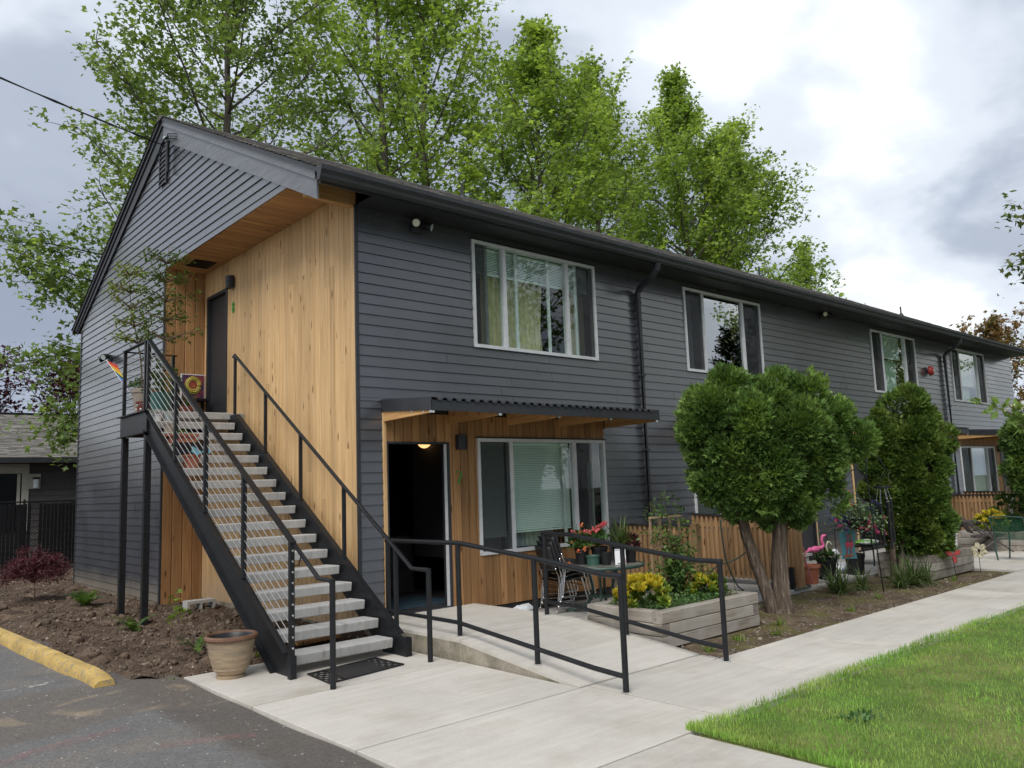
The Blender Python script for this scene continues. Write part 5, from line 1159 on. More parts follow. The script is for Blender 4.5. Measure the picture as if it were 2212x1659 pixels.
small_tree('vine_sapling', 'spindly young sapling with a few fresh leaves in the soil', 'sapling', tuple(b), [stm, [stm[2], tuple(b+[.13, .02, .40])]], [tuple(b+[.1, 0, .36]), tuple(b+[.12, 0, .40]), tuple(b+[.03, 0, .30]), tuple(b+[.07, 0, .48]), tuple(b+[.06, 0, .60]), tuple(b+[.15, 0, .37])], 7, 'sap_leaf', 5, .035, .075, tmpl=LEAF3, sr=.006)
for i, (x, y) in enumerate(((-2.2, -.28), (-1.25, -.1), (-.95, .2), (-1.1, .45))): strap_plant('weed', ('tuft of weeds at the soil edge by the asphalt', 'weed under the lowest treads', 'small weed deep under the stair', 'little weed in the shade of the stringer')[i], 'weed', (x, y, sz1(x, y)), 16, .08, .012, 40+i, 'sap_leaf', 'weeds at the bed edges')
# strap-leaved clumps along the garden bed
for i, (x, y, n, l) in enumerate(((4.05, -2.35, 40, .34), (6.3, -2.55, 70, .36), (6.9, -2.55, 60, .34), (7.35, -2.95, 70, .42), (7.75, -2.95, 90, .50), (8.05, -3.0, 60, .42), (6.6, -2.3, 40, .40))):
    strap_plant('strap_leaf_clump', ('strap leaved clump just left of the cedar trunk', 'leftmost strap leaved clump beside the patio edge', 'strap leaved clump before the flag', 'strap leaved clump at the shepherd hook', 'largest arching clump right of the shepherd hook', 'strap leaved clump at the foot of the columnar cedar', 'thin flowering clump behind the other strap leaves')[i], 'plant', (x, y, float(bed_z(x, y))), int(n*1.3), l*1.25, .018, 60+i, 'blade_green', 'strap leaved clumps in the garden bed', arch=1.7)
for i, (x, y) in enumerate(((3.65, -3.12), (5.0, -3.3), (2.6, -3.25), (1.95, -3.35), (6.2, -3.1), (8.6, -3.2), (3.1, -3.4))):
    strap_plant('weed', ('weed at the corner of the near timber box', 'weed tuft at the middle of the garden bed', 'weed in front of the near timber box', 'weed beside the ramp end post', 'flat weed before the shepherd hook', 'weed before the far timber box', 'weed close to the walk')[i], 'weed', (x, y, float(bed_z(x, y))), 30, .11, .008, 80+i, 'sap_leaf', 'weeds at the bed edges', arch=1.0)
# dogwood branch over the walk at the right edge
MT['dogleaf'] = leafmat('dogwood_leaf', (.20, .31, .085), (.26, .36, .12), tr=.35); MT['bract'] = mk('cream_bract', (.72, .68, .42), .7, trans=.3, island=.15)
t = thing('flowering_shrub', 'large leaved shrub with a cream flower head reaching in at the right edge', 'shrub', (8.9, -5.4, 0)); mb = MB(); r = np.random.default_rng(8); P = []; D = []
for tip in ((7.20, -4.30, 2.56), (7.42, -4.55, 2.52), (7.6, -4.6, 2.25), (7.75, -4.75, 2.45), (7.95, -4.85, 2.3), (8.3, -5.0, 2.5), (8.0, -5.2, 2.7)):
    a = Vector((8.9, -5.4, .9)); b_ = Vector(tip); pts_ = [a.lerp(b_, k/8)+Vector((0, 0, .35*math.sin(math.pi*k/8))) for k in range(9)]; mb.tube(pts_, [.022-.018*k/8 for k in range(9)], 6)
    for k in range(4, 9):
        for q in range(7): P.append(np.array(pts_[k])+r.normal(0, .035, 3)); D.append(np.array(b_-a)*.5+r.normal(0, .6, 3)+np.array([0, 0, -.55]))
mb.tube([(8.9, -5.4, -.02), (8.9, -5.4, .95)], .03, 7); mb.build('stem', 'bark_thin', t); V, F = scatter(LEAF[0]*np.array([1.35, 1, 1]), LEAF[1], frames(np.array(D), r), np.array(P), r.uniform(.11, .18, len(P))); np_mesh('leaves', V, F, 'dogleaf', t)
P = np.array([7.66, -4.66, 2.50])+r.normal(0, 1, (260, 3))*np.array([.12, .10, .022]); V, F = scatter(LEAF[0], LEAF[1], rotmats(r, 260, .6), P, r.uniform(.03, .05, 260)); np_mesh('flower_head', V, F, 'bract', t)
# ------------------------------------------------------------------ neighbouring house and chain link fence
nb = thing('neighbour_house', 'low brown neighbouring house with a grey shingle roof at the left edge', 'house', (-3, 19, 0))
MB().box(-12, 7.5, 19, 26, -.05, 3.0).build('wall', 'nbwall', nb)
for k in range(15): MB().prism([(-12, 18.999, .3+k*.18), (-12, 18.972, .3+k*.18), (-12, 18.990, .475+k*.18), (-12, 18.999, .475+k*.18)], (19.5, 0, 0)).build('siding_board', 'nbwall', nb)
rf = MB().prism([(-12.4, 18.3, 3.02), (-12.4, 24, 4.80), (-12.4, 29.7, 3.02), (-12.4, 29.7, 2.92), (-12.4, 24, 4.70), (-12.4, 18.3, 2.92)], (20.4, 0, 0)).build('roof', 'roof2', nb)
sh = MB(); rs = random.Random(9)
for k in range(44):
    a, b = k/44, (k+1)/44; ya, yb = 18.26+5.74*a, 18.26+5.74*b; za, zb = 3.02+1.78*a, 3.02+1.78*b; x = -12.4-rs.random()*.3
    while x < 8: w = rs.uniform(.16, .42); l = rs.uniform(.006, .022); sh.add([(x, ya, za+l), (x+w, ya, za+l), (x+w, yb, zb+.002), (x, yb, zb+.002), (x, ya, za-.006), (x+w, ya, za-.006)], [(0, 1, 2, 3), (4, 5, 1, 0)]); x += w
stuff(sh.build('shingles', 'roof2', rf))
MB().box(-12.4, 8.0, 18.20, 18.30, 2.86, 3.01).build('gutter', 'trim', nb); MB().box(-12.4, 8, 23.9, 24.1, 4.80, 4.86).build('ridge_cap', 'black', rf)
w_ = MB(); w_.box(-.02, .16, 18.93, 18.971, .9, 2.86); w_.box(-2.2, -.021, 18.93, 18.971, 2.58, 2.86); w_.build('window_trim', 'cream', nb); MB().box(-2.2, -.021, 18.94, 18.968, .9, 2.58).build('window_pane', 'glass_r', nb)
MB().box(-.14, -.06, 18.925, 18.94, .9, 2.56).build('window_sash', 'cream', nb)
MB().box(.161, .46, 18.935, 18.971, 2.12, 2.56).build('lamp_panel', 'cream', nb)
t = thing('cylinder_lamp', 'white cylinder wall lamp with a dark cap on the neighbouring house', 'wall lamp', (.33, 18.93, 2.3)); MB().lathe([(.07, 0), (.075, .02), (.075, .24), (.07, .25)], 12, (.33, 18.85, 2.15)).build('glass', 'lampglass', t, smooth='auto'); MB().box(.25, .41, 18.78, 18.934, 2.405, 2.46).build('cap', 'black', t)
cf = thing('chain_link_fence', 'black chain link fence with privacy slats beside the gable wall', 'fence', (-1.5, 15.6, 0)); fy = lambda x: 15.85+.15*x
k = 0; x = -6.0
while x < 3.2:
    if random.random() < .93: MB().beam((x, fy(x)+.02, .06), (x+random.uniform(-.006, .006), fy(x)+.02, 1.70-random.random()*.04), .078, .008, (0, 1, 0)).build('privacy_slat', 'blackm', cf)
    x += .092
wm = MB(); x = -7.5
while x < 3.2:
    for sg in (1, -1):
        xa, xb = (x, x+1.68) if sg == 1 else (x+1.68, x)
        wm.tube([(xa, fy(xa)-.01*sg, .05), (xb, fy(xb)-.01*sg, 1.73)], .0045, 3)
    x += .088
stuff(wm.build('wire_mesh', 'black', cf))
for x in (-5.9, -3.2, -.5, 2.2): MB().tube([(x, fy(x)+.05, 0), (x, fy(x)+.05, 1.8)], .03, 8).build('fence_post', 'black', cf)
MB().tube([(-6, fy(-6)+.05, 1.74), (3.2, fy(3.2)+.05, 1.74)], .02, 8).build('top_rail', 'black', cf); MB().box(-6, 3.2, 15.0, 15.1, .0, .08).build('ground_board', 'trim', cf)

# ------------------------------------------------------------------ patio dividers
def divider(x, y0, y1, zt0, zt1, label, post=True):
    t = thing('patio_fence', label, 'fence', (x, (y0+y1)/2, 0), group='slatted cedar dividers between the patios'); n = int(abs(y1-y0)/.0435)
    zt_ = lambda y: zt0+(zt1-zt0)*(y-y0)/(y1-y0)
    for i in range(n):
        y = y0+(y1-y0)*(i+.5)/n
        if i % 2: MB().box(x+.022, x+.040, y-.034, y+.034, .10, zt_(y)).build('back_slat', 'fence', t)
        else: MB().box(x-.020, x, y-.0225, y+.0225, .09, zt_(y)).build('front_slat', 'fence', t)
    for z in (.22, .92): MB().beam((x+.011, y0, z), (x+.011, y1, z), .021, .07).build('cross_rail', 'fence', t)
    MB().beam((x+.006, y0, zt0+.012), (x+.006, y1, zt1+.012), .09, .020).build('cap_rail', 'trim', t)
    if post: MB().box(x-.045, x+.05, y1-.10, y1-.005, .0, zt1+.035).build('end_post', 'fence', t)
divider(4.42, -.04, -1.42, 1.03, 1.02, 'slatted cedar divider behind the green patio table'); divider(6.34, -.04, -1.86, 1.09, .99, 'slatted cedar divider with a post behind the cedar trunk')
divider(16.3, -.04, -2.0, 1.06, 1.05, 'slatted cedar divider behind the folding lounge chair'); divider(18.35, -.04, -1.6, 1.08, 1.06, 'farthest slatted cedar divider under the far window')
MB().box(6.18, 6.24, -1.88, -1.82, 0, .32).build('bollard_stub', 'black', bpy.data.objects.get('patio_fence.001'))
# hose
MT['hose'] = mk('green_hose', (.035, .075, .06), .4)
pts = [(5.55, -1.12, 1.06), (5.54, -1.14, .8), (5.56, -1.16, .5), (5.62, -1.2, .25), (5.7, -1.25, .06), (5.5, -1.45, .03), (5.2, -1.2, .05), (5.3, -.9, .12), (5.8, -.8, .30), (6.1, -1.0, .42), (6.2, -1.2, .58)]
def smooth_path(p, n=8):
    p = [np.array(q, float) for q in p]; out = []
    for i in range(len(p)-1):
        a, b, c, d = p[max(i-1, 0)], p[i], p[i+1], p[min(i+2, len(p)-1)]
        for k in range(n): t_ = k/n; out.append(.5*((2*b)+(-a+c)*t_+(2*a-5*b+4*c-d)*t_**2+(-a+3*b-3*c+d)*t_**3))
    out.append(p[-1]); return [tuple(q) for q in out]
tag(MB().tube(smooth_path(pts), .011, 7).build('garden_hose', 'hose', smooth=True), 'dark green garden hose looping down the cedar divider', 'hose')
tag(MB().tube(smooth_path([(6.0, -2.0, .02), (6.25, -2.0, .02), (6.55, -1.95, .02), (6.62, -1.8, .02), (6.5, -1.7, .02)]), .012, 7).build('garden_hose', 'hose', smooth=True), 'hose end lying on the patio by the fence post', 'hose')

# ------------------------------------------------------------------ timber planter boxes
def timber_box(loc, x0, x1, y0, y1, top, rows, label, w=.115):
    t = thing('timber_planter', label, 'planter box', loc, group='weathered timber planter boxes'); rr = random.Random(int(x0*10)); h = (top+.02)/rows
    for k in range(rows):
        z0, z1 = -.02+k*h+.002, -.02+(k+1)*h-.002; ov = k % 2; j = lambda: rr.uniform(-.006, .006)
        def bm(a, b, c, d):
            q = .008; p = [(a+q, z0), (b-q, z0), (b, z0+q), (b, z1-q), (b-q, z1), (a+q, z1), (a, z1-q), (a, z0+q)]
            mat = 'timber' if abs(d-c) < abs(b-a) else 'timber_y'
            if mat == 'timber': # along x, profile in yz
                pp = [(c+q, z0), (d-q, z0), (d, z0+q), (d, z1-q), (d-q, z1), (c+q, z1), (c, z1-q), (c, z0+q)]; MB().prism([(a, y, z) for y, z in pp], (b-a, 0, 0)).build('timber', mat, t)
            else: MB().prism([(x, c, z) for x, z in p][::-1], (0, d-c, 0)).build('timber', mat, t)
        e = w if ov else 0
        bm(x0+(0 if ov == 0 else w+.003)+j(), x1-(0 if ov == 0 else w+.003), y0+j(), y0+w); bm(x0+(0 if ov == 0 else w+.003), x1-(0 if ov == 0 else w+.003), y1-w, y1+j())
        bm(x0+j(), x0+w, y0+(w+.003 if ov == 0 else 0), y1-(w+.003 if ov == 0 else 0)); bm(x1-w, x1+j(), y0+(w+.003 if ov == 0 else 0), y1-(w+.003 if ov == 0 else 0))
    MB().box(x0+w-.01, x1-w+.01, y0+w-.01, y1-w+.01, -.02, top-.07).build('planting_soil', 'bed', t); return t
MT['timber_y'] = wood_mat('weathered_timber_end', (.30, .26, .215), (.17, .145, .12), axis='Y', knot=.5, rnd=.33, weather=(.38, .35, .31), rough=.85)
timber_box((2.5, -2.5, 0), 1.67, 3.43, -3.0, -1.98, .35, 3, 'weathered timber planter box with yellow shrubs beside the ramp'); timber_box((9.2, -2.55, 0), 8.42, 10.05, -3.02, -2.12, .36, 3, 'weathered timber planter box behind the columnar cedar')
timber_box((14.4, -2.0, 0), 13.5, 15.6, -2.75, -1.5, .38, 3, 'far timber planter box behind the green metal chair')

# plants in the boxes
MT['eu_y'] = leafmat('variegated_leaf', (.48, .42, .035), (.15, .25, .035), tr=.25, isl=.3, c2p=(.46, .58), c2s=9); MT['eu_g'] = leafmat('green_gold_leaf', (.19, .29, .045), (.52, .46, .06), tr=.25, isl=.4, c2s=7, c2p=(.5, .66)); MT['eu_yy'] = leafmat('gold_leaf', (.66, .54, .045), (.46, .43, .06), tr=.3, isl=.25, c2s=8)
MT['ground_cover'] = leafmat('ground_cover_leaf', (.07, .15, .045), (.12, .20, .07), tr=.2); MT['vine_leaf'] = leafmat('vine_leaf', (.06, .125, .028), (.12, .19, .04), tr=.25, c2s=4)
def shrub(name, label, c, rad, n, lsz, mat, seed, group=None, flower=None, stem=True, cat='shrub'):
    r = np.random.default_rng(seed); t = thing(name, label, cat, (c[0], c[1], c[2]), group=group); c = np.array(c, float); rad = np.array(rad, float)
    if stem:
        mb = MB()
        for i in range(14): d = r.normal(size=3)*rad*.5; d[2] = abs(d[2])+rad[2]*.8; mb.tube([tuple(c), tuple(c+d*.5), tuple(c+d)], [.004, .003, .002], 5)
        mb.build('stems', 'fern', t)
    k = 46; cc = r.normal(size=(k, 3)); cc /= np.linalg.norm(cc, axis=1, keepdims=True); cc[:, 2] = np.abs(cc[:, 2])*1.7-.35; cc = cc*r.uniform(.6, .95, (k, 1)); C_ = c+np.array([0, 0, rad[2]*.35])+cc*rad*np.array([1, 1, .62])
    P = np.repeat(C_, n//k, 0); D = r.normal(size=P.shape); D[:, 2] = np.abs(D[:, 2])*.9+.25; D += np.repeat(cc, n//k, 0)*.8; D /= np.linalg.norm(D, axis=1, keepdims=True); P = P+D*rad.mean()*.10*r.random((len(P), 1))
    ms = mat if isinstance(mat, tuple) else (mat,); zc = P[:, 2]; th_ = np.quantile(zc, .62)+(c[0]-P[:, 0])*.0
    for i, mm in enumerate(ms):
        sel = np.ones(len(P), bool) if len(ms) == 1 else ((zc+(c[0]-P[:, 0])*.5 > th_) if i == 1 else (zc+(c[0]-P[:, 0])*.5 <= th_))
        V, F = scatter(LEAF[0], LEAF[1], frames(D[sel]+r.normal(0, .25, D[sel].shape), r), P[sel], lsz*r.uniform(.6, 1.2, sel.sum())); np_mesh('leaves' if i == 0 else 'top_leaves', V, F, mm, t)
    if flower:
        mf, nf, fs = flower; P2 = c+np.array([0, 0, rad[2]*.5])+r.normal(size=(nf, 3))*rad*.5+np.array([0, 0, rad[2]*.25]); blossom('blossom', P2, fs, mf, t, r)
    return t
def blossom(name, pts_, size, mat, parent, r):
    for p in pts_:
        n = 14; P = np.repeat(np.array([p]), n, 0)+r.normal(0, size*.25, (n, 3)); D = r.normal(size=(n, 3))+np.array([-.3, -.5, .5]); V, F = scatter(LEAF[0]*np.array([1.8, 1, 1]), LEAF[1], frames(D, r), P, size*r.uniform(.5, .9, n)); np_mesh(name, V, F, mat, parent)
shrub('euonymus_shrub', 'bright yellow variegated shrub at the near end of the timber box', (2.02, -2.50, .28), (.33, .30, .31), 3200, .07, ('eu_g', 'eu_yy'), 1, 'variegated shrubs in the near timber box'); shrub('euonymus_shrub', 'smaller green and yellow shrub at the far end of the timber box', (3.12, -2.52, .28), (.27, .26, .23), 2200, .06, ('vine_leaf', 'eu_y'), 2, 'variegated shrubs in the near timber box')
shrub('gold_shrub', 'yellow shrub in the far timber box behind the green chair', (14.2, -2.0, .30), (.36, .34, .42), 1400, .085, ('eu_g', 'eu_yy'), 3); shrub('dark_shrub', 'dark green shrub beside the far yellow shrub', (14.9, -2.1, .3), (.4, .4, .7), 1400, .085, 'vine_leaf', 4)
r = np.random.default_rng(77); n = 4200; P = np.stack([rng.uniform(1.85, 3.28, n), rng.uniform(-2.86, -2.1, n), .29+rng.random(n)*.09], 1); V, F = scatter(LEAF[0], LEAF[1], rotmats(r, n, .9), P, .032*r.uniform(.6, 1.3, n)); tag(stuff(np_mesh('ground_cover', V, F, 'ground_cover')), 'low green ground cover filling the near timber box', 'ground cover')
n = 900; P = np.stack([rng.uniform(8.9, 9.9, n), rng.uniform(-2.9, -2.3, n), .30+rng.random(n)*.10], 1); V, F = scatter(LEAF[0], LEAF[1], rotmats(r, n, .9), P, .045*r.uniform(.6, 1.3, n)); tag(stuff(np_mesh('ground_cover', V, F, 'ground_cover')), 'low green leaves in the timber box behind the columnar cedar', 'ground cover')
MT['petal_p'] = mk('pink_petal', (.72, .10, .28), .6, island=.3, trans=.25); MT['petal_c'] = mk('coral_petal', (.80, .19, .20), .6, island=.3, trans=.25); MT['petal_o'] = mk('orange_petal', (.80, .26, .10), .6, island=.35, trans=.25); MT['petal_v'] = mk('violet_petal', (.06, .025, .22), .6, island=.4, trans=.2); MT['petal_w'] = mk('white_petal', (.7, .7, .68), .6, island=.1, trans=.2)
t = thing('impatiens', 'single coral flower low in the timber box beside the columnar cedar', 'flower', (8.95, -2.8, .3)); blossom('blossom', [(8.95, -2.85, .44)], .07, 'petal_c', t, r); MB().tube([(8.95, -2.85, .28), (8.95, -2.85, .43)], .004, 5).build('stem', 'fern', t)
# trellis with vine
tr_ = thing('trellis', 'thin wooden lattice trellis standing in the near timber box', 'trellis', (2.8, -2.2, .28))
for i, x in enumerate((2.56, 2.74, 2.93, 3.10)): MB().box(x-.011, x+.011, -2.21, -2.19, .25, 1.24 if i in (0, 3) else 1.235).build('upright', 'trellis', tr_)
for z in (.52, .88, 1.225): MB().box(2.53, 3.12, -2.232, -2.211, z, z+.022).build('crossbar', 'trellis', tr_)
r = np.random.default_rng(15); stems = []; tips = []
for i in range(7):
    p = np.array([2.85+r.normal(0, .06), -2.25, .3]); s = [tuple(p)]
    for k in range(9): p = p+np.array([r.normal(0, .055)+(-.012 if i < 3 else .0), r.normal(0, .02), (1.12 if i < 4 else .75)/9]); s.append(tuple(p)); tips += [tuple(p+r.normal(0, .05, 3)), tuple(p+r.normal(0, .07, 3))]
    stems.append(s)
for i in range(150): tips.append((2.95+r.normal(0, .15), -2.32+r.normal(0, .08), .36+abs(r.normal(0, .30))))
small_tree('climbing_vine', 'dark leaved vine climbing the wooden trellis', 'vine', (2.85, -2.25, .28), stems, tips, 17, 'vine_leaf', 9, .045, .06, tilt=1.1, sr=.006, crown='leaves')

# ------------------------------------------------------------------ patio table, chairs, pots on the table
MT['green_metal'] = mk('dark_green_metal', (.035, .075, .062), .45, na=.2, ns=6); MT['table_top'] = mk('weathered_table_top', (.20, .20, .175), .4, na=.25, ns=4, c2=(.13, .14, .12), c2s=3)
tb = thing('patio_table', 'round dark green metal table on the patio', 'table', (3.0, -1.0, 0)); TX, TY, TZ = 3.0, -1.0, .61
MB().lathe([(.02, -.012), (.53, -.012), (.53, 0), (.02, .001)], 40, (TX, TY, TZ)).build('table_top', 'table_top', tb); MB().lathe([(.53, -.03), (.556, -.024), (.562, -.005), (.556, .008), (.531, .008), (.531, -.03)], 40, (TX, TY, TZ), cap=False).build('table_rim', 'green_metal', tb, smooth='auto')
for k in range(4):
    an = .55+k*math.pi/2; c_, s_ = math.cos(an), math.sin(an); MB().tube(smooth_path([(TX+c_*.22, TY+s_*.22, TZ-.02), (TX+c_*.15, TY+s_*.15, .42), (TX+c_*.14, TY+s_*.14, .22), (TX+c_*.26, TY+s_*.26, .08), (TX+c_*.50, TY+s_*.50, .012)], 5), .018, 8).build('leg', 'green_metal', tb, smooth=True)
MB().box(TX-.13, TX+.13, TY-.13, TY+.13, .20, .235).build('lower_plate', 'green_metal', tb)
MT['vinyl'] = mk('black_vinyl', (.022, .022, .024), .45, na=.2, ns=10)
def chair(z, label, k):
    t = thing('stacking_chair', label, 'chair', (2.84+.03*k, -.42-.01*k, z), -.28, group='chrome and black chairs in a stack')
    def L_(mb, nm, mt, sm=False):
        me = bpy.data.meshes.new(nm); me.from_pydata(mb.v, [], mb.f); me.update(); me.materials.append(MT[mt])
        if sm: me.polygons.foreach_set('use_smooth', [True]*len(me.polygons))
        return link(bpy.data.objects.new(nm, me), t)
    for sg in (-1, 1):
        y = sg*.235; mb = MB(); mb.tube(smooth_path([(-.22, y, .03), (-.19, y, .012), (.22, y, .012), (.27, y, .03), (.26, y, .10), (.18, y, .40), (.13, y, .435), (-.12, y, .40)], 5), .010, 7); mb.tube(smooth_path([(-.22, y, .03), (-.19, y, .22), (-.17, y, .42), (-.215, y*.96, .58)], 5), .010, 7); L_(mb, 'side_frame', 'chrome', True)
    for x_, z_ in ((.20, .33), (-.19, .30)): L_(MB().tube([(x_, -.235, z_), (x_, .235, z_)], .008, 6), 'stretcher', 'chrome')
    mb = MB(); n = 8; vs = []
    for i in range(n+1):
        u_ = i/n; x = -.18+.44*u_; zt_ = .425+.035*math.sin(math.pi*u_*.9)-(.05*(u_-.8)/.2 if u_ > .8 else 0)
        for y, dz in ((-.225, -.008), (-.18, .012), (.18, .012), (.225, -.008)): vs.append((x, y, zt_+dz))
    top = len(vs); vs += [(x, y, z-.035) for x, y, z in vs]; f = [(i*4+j, (i+1)*4+j, (i+1)*4+j+1, i*4+j+1) for i in range(n) for j in range(3)]; f += [tuple(top+q for q in reversed(g_)) for g_ in f]; f += [(i*4, top+i*4, top+(i+1)*4, (i+1)*4) for i in range(n)]+[((i+1)*4+3, top+(i+1)*4+3, top+i*4+3, i*4+3) for i in range(n)]+[(n*4+j, top+n*4+j, top+n*4+j+1, n*4+j+1) for j in range(3)]; mb.add(vs, f); L_(mb, 'seat', 'vinyl', True)
    mb = MB(); vs = []
    for i in range(7):
        u_ = i/6; z_ = .54+.32*u_; x = -.205-.085*u_
        for y, dx_ in ((-.23, .02), (-.12, -.012), (.12, -.012), (.23, .02)): vs.append((x+dx_, y*(1-.08*u_), z_))
    top = len(vs); vs += [(x-.022, y, z_) for x, y, z_ in vs]; f = [(i*4+j, i*4+j+1, (i+1)*4+j+1, (i+1)*4+j) for i in range(6) for j in range(3)]; f += [tuple(top+q for q in reversed(g_)) for g_ in f]; f += [(i*4, (i+1)*4, top+(i+1)*4, top+i*4) for i in range(6)]+[(i*4+3, top+i*4+3, top+(i+1)*4+3, (i+1)*4+3) for i in range(6)]+[(24+j, 25+j, top+25+j, top+24+j) for j in range(3)]; mb.add(vs, f); L_(mb, 'backrest', 'vinyl', True)
for k, lb in enumerate(('bottom chair of the chrome and black stack', 'second chair from the bottom of the chrome and black stack', 'third chair from the bottom of the chrome and black stack', 'topmost chair of the chrome and black stack')): chair(.062*k, lb, k)
def pillow(c, a, b, h, seed, crumple):
    # flat filled bag: pinched seams at the rim, bulging middle, creases
    n = 14; rr = np.random.default_rng(seed); mb = MB(); vs = []
    for sgn in (1, -1):
        for i in range(n+1):
            for j in range(n+1):
                u_, v_ = 2*i/n-1, 2*j/n-1; k = max(0, (1-u_**4)*(1-v_**4))**.5; cre = 1+crumple*(math.sin(5*u_+3*v_+seed)*.4+rr.normal(0, .25)); vs.append((c[0]+a*u_*(1-.10*v_*v_)+.02*math.sin(4*v_), c[1]+b*v_*(1-.10*u_*u_)+.015*math.sin(3*u_), c[2]+sgn*h*k*(cre if sgn > 0 else .9)))
    m_ = (n+1)**2; f = [(i*(n+1)+j, (i+1)*(n+1)+j, (i+1)*(n+1)+j+1, i*(n+1)+j+1) for i in range(n) for j in range(n)]; return mb.add(vs, f+[tuple(m_+q for q in reversed(g_)) for g_ in f])
MT['bag_blue'] = mk('white_blue_bag', (.66, .68, .70), .4, c2=(.05, .14, .35), c2s=4, c2p=(.60, .63)); MT['terracotta'] = mk('terracotta', (.34, .115, .062), .75, na=.2, ns=6, c2=(.42, .20, .13), c2s=7, c2p=(.55, .75)); MT['greenpot'] = mk('green_plastic', (.05, .115, .085), .4); MT['potsoil'] = mk('potting_soil', (.04, .03, .022), .95, na=.4, ns=30)
def pot(name, label, c, r0, r1, h, mat, rim=True, group=None, cat='pot', n=24):
    t = thing(name, label, cat, c, group=group); pr = [(r0, 0), (r1*.97, h*.84)]
    pr += [(r1*1.06, h*.85), (r1*1.08, h), (r1*.96, h)] if rim else [(r1, h), (r1*.95, h)]
    pr += [(r1*.9, h*.86), (.004, h*.85)]
    MB().lathe(pr, n, c).build('pot_body', mat, t, smooth='auto'); MB().lathe([(.004, h*.855), (r1*.895, h*.865), (.004, h*.87)], n, c, cap=False).build('soil', 'potsoil', t); return t
GP = 'plant pots on the patio table'
pot('plant_pot', 'tall black pot of orange begonias on the patio table', (2.885, -.77, TZ), .075, .095, .21, 'blackm', group=GP); pot('plant_pot', 'low green plastic pot at the front of the patio table', (2.885, -.965, TZ), .08, .092, .125, 'greenpot', group=GP)
pot('plant_pot', 'largest black pot at the back of the patio table', (3.08, -.90, TZ), .085, .11, .22, 'blackm', group=GP); pot('plant_pot', 'small shiny black pot beside the white sign on the table', (2.97, -1.11, TZ), .06, .075, .16, 'blackm', group=GP, rim=False)
pot('plant_pot', 'black pot under the spiky strap leaves on the table', (3.26, -1.10, TZ), .075, .10, .22, 'blackm', group=GP); pot('plant_pot', 'black pot of reddish leaves at the table edge', (3.38, -1.18, TZ), .06, .08, .19, 'blackm', group=GP)
shrub('begonia', 'orange flowering begonia in the tall black pot', (2.885, -.77, TZ+.19), (.15, .15, .20), 420, .075, 'vine_leaf', 21, 'flowering plants on the patio table', ('petal_o', 16, .045)); shrub('geranium', 'coral pink geranium in the largest black pot', (3.06, -.90, TZ+.20), (.17, .17, .19), 420, .075, 'ground_cover', 22, 'flowering plants on the patio table')
t = thing('geranium_flowers', 'two coral pink geranium flower heads above the table', 'flower', (3.06, -.9, TZ+.4)); blossom('flower_head', [(3.02, -.93, TZ+.44), (3.04, -.95, TZ+.47), (3.08, -.97, TZ+.50), (3.0, -.9, TZ+.42), (3.10, -1.0, TZ+.51)], .062, 'petal_c', t, r); MB().tube([(3.06, -.9, TZ+.2), (3.04, -.94, TZ+.44)], .004, 5).build('stem', 'fern', t)
t = thing('begonia_flowers', 'coral begonia flowers just above the ramp railing', 'flower', (2.9, -.77, TZ+.4)); blossom('flower_head', [(2.86, -.74, TZ+.40), (2.92, -.80, TZ+.42), (2.95, -.86, TZ+.41), (2.83, -.72, TZ+.41)], .05, 'petal_c', t, r)
strap_plant('spider_plant', 'spiky green strap leaved plant on the patio table', 'plant', (3.26, -1.10, TZ+.2), 80, .42, .026, 31, 'blade_green', None, arch=.9); shrub('coleus', 'reddish leaved plant at the right of the table', (3.38, -1.18, TZ+.17), (.12, .12, .17), 260, .06, 'leaf_maple', 23)
sg = thing('table_sign', 'white scalloped sign with a small painted figure on the table', 'sign', (3.03, -1.22, TZ)); MT['sky_paint'] = mk('pale_blue_paint', (.35, .55, .65), .5); MT['pink_paint'] = mk('pink_paint', (.75, .35, .42), .5)
up_p = Vector((3.0, -1.24, TZ+.005)); dr_ = Vector((.747, -.665, 0)); q = Vector((.03, .03, .185))
MB().prism([up_p, up_p+dr_*.14, up_p+dr_*.14+q, up_p+q], (.012, .012, 0)).build('board', 'white', sg)
for k in range(7): MB().ball(up_p+dr_*(.01+.02*k)+q, .011, 8, 5).build('scallop', 'white', sg)
MB().ball(up_p+dr_*.115+Vector((-.012, -.012, .05)), .022, 8, 6, (1, 1, 1.3)).build('painted_body', 'pink_paint', sg); MB().ball(up_p+dr_*.11+Vector((-.008, -.008, .095)), .018, 8, 6).build('painted_head', 'sky_paint', sg); MB().tube([up_p+dr_*.03+Vector((-.004, -.004, .02)), up_p+dr_*.08+Vector((-.004, -.004, .02))], .004, 5).build('painted_mark', 'greenpot', sg)
t = thing('dropped_blossom', 'orange blossom fallen at the left of the table', 'flower', (2.70, -.70, TZ)); blossom('petals', [(2.70, -.70, TZ+.014)], .04, 'petal_o', t, r)
tag(pillow((2.40, -.13, .045), .15, .10, .05, 3, .5).build('plastic_bag', 'lampglass'), 'crumpled pale plastic bag by the chair legs', 'bag')

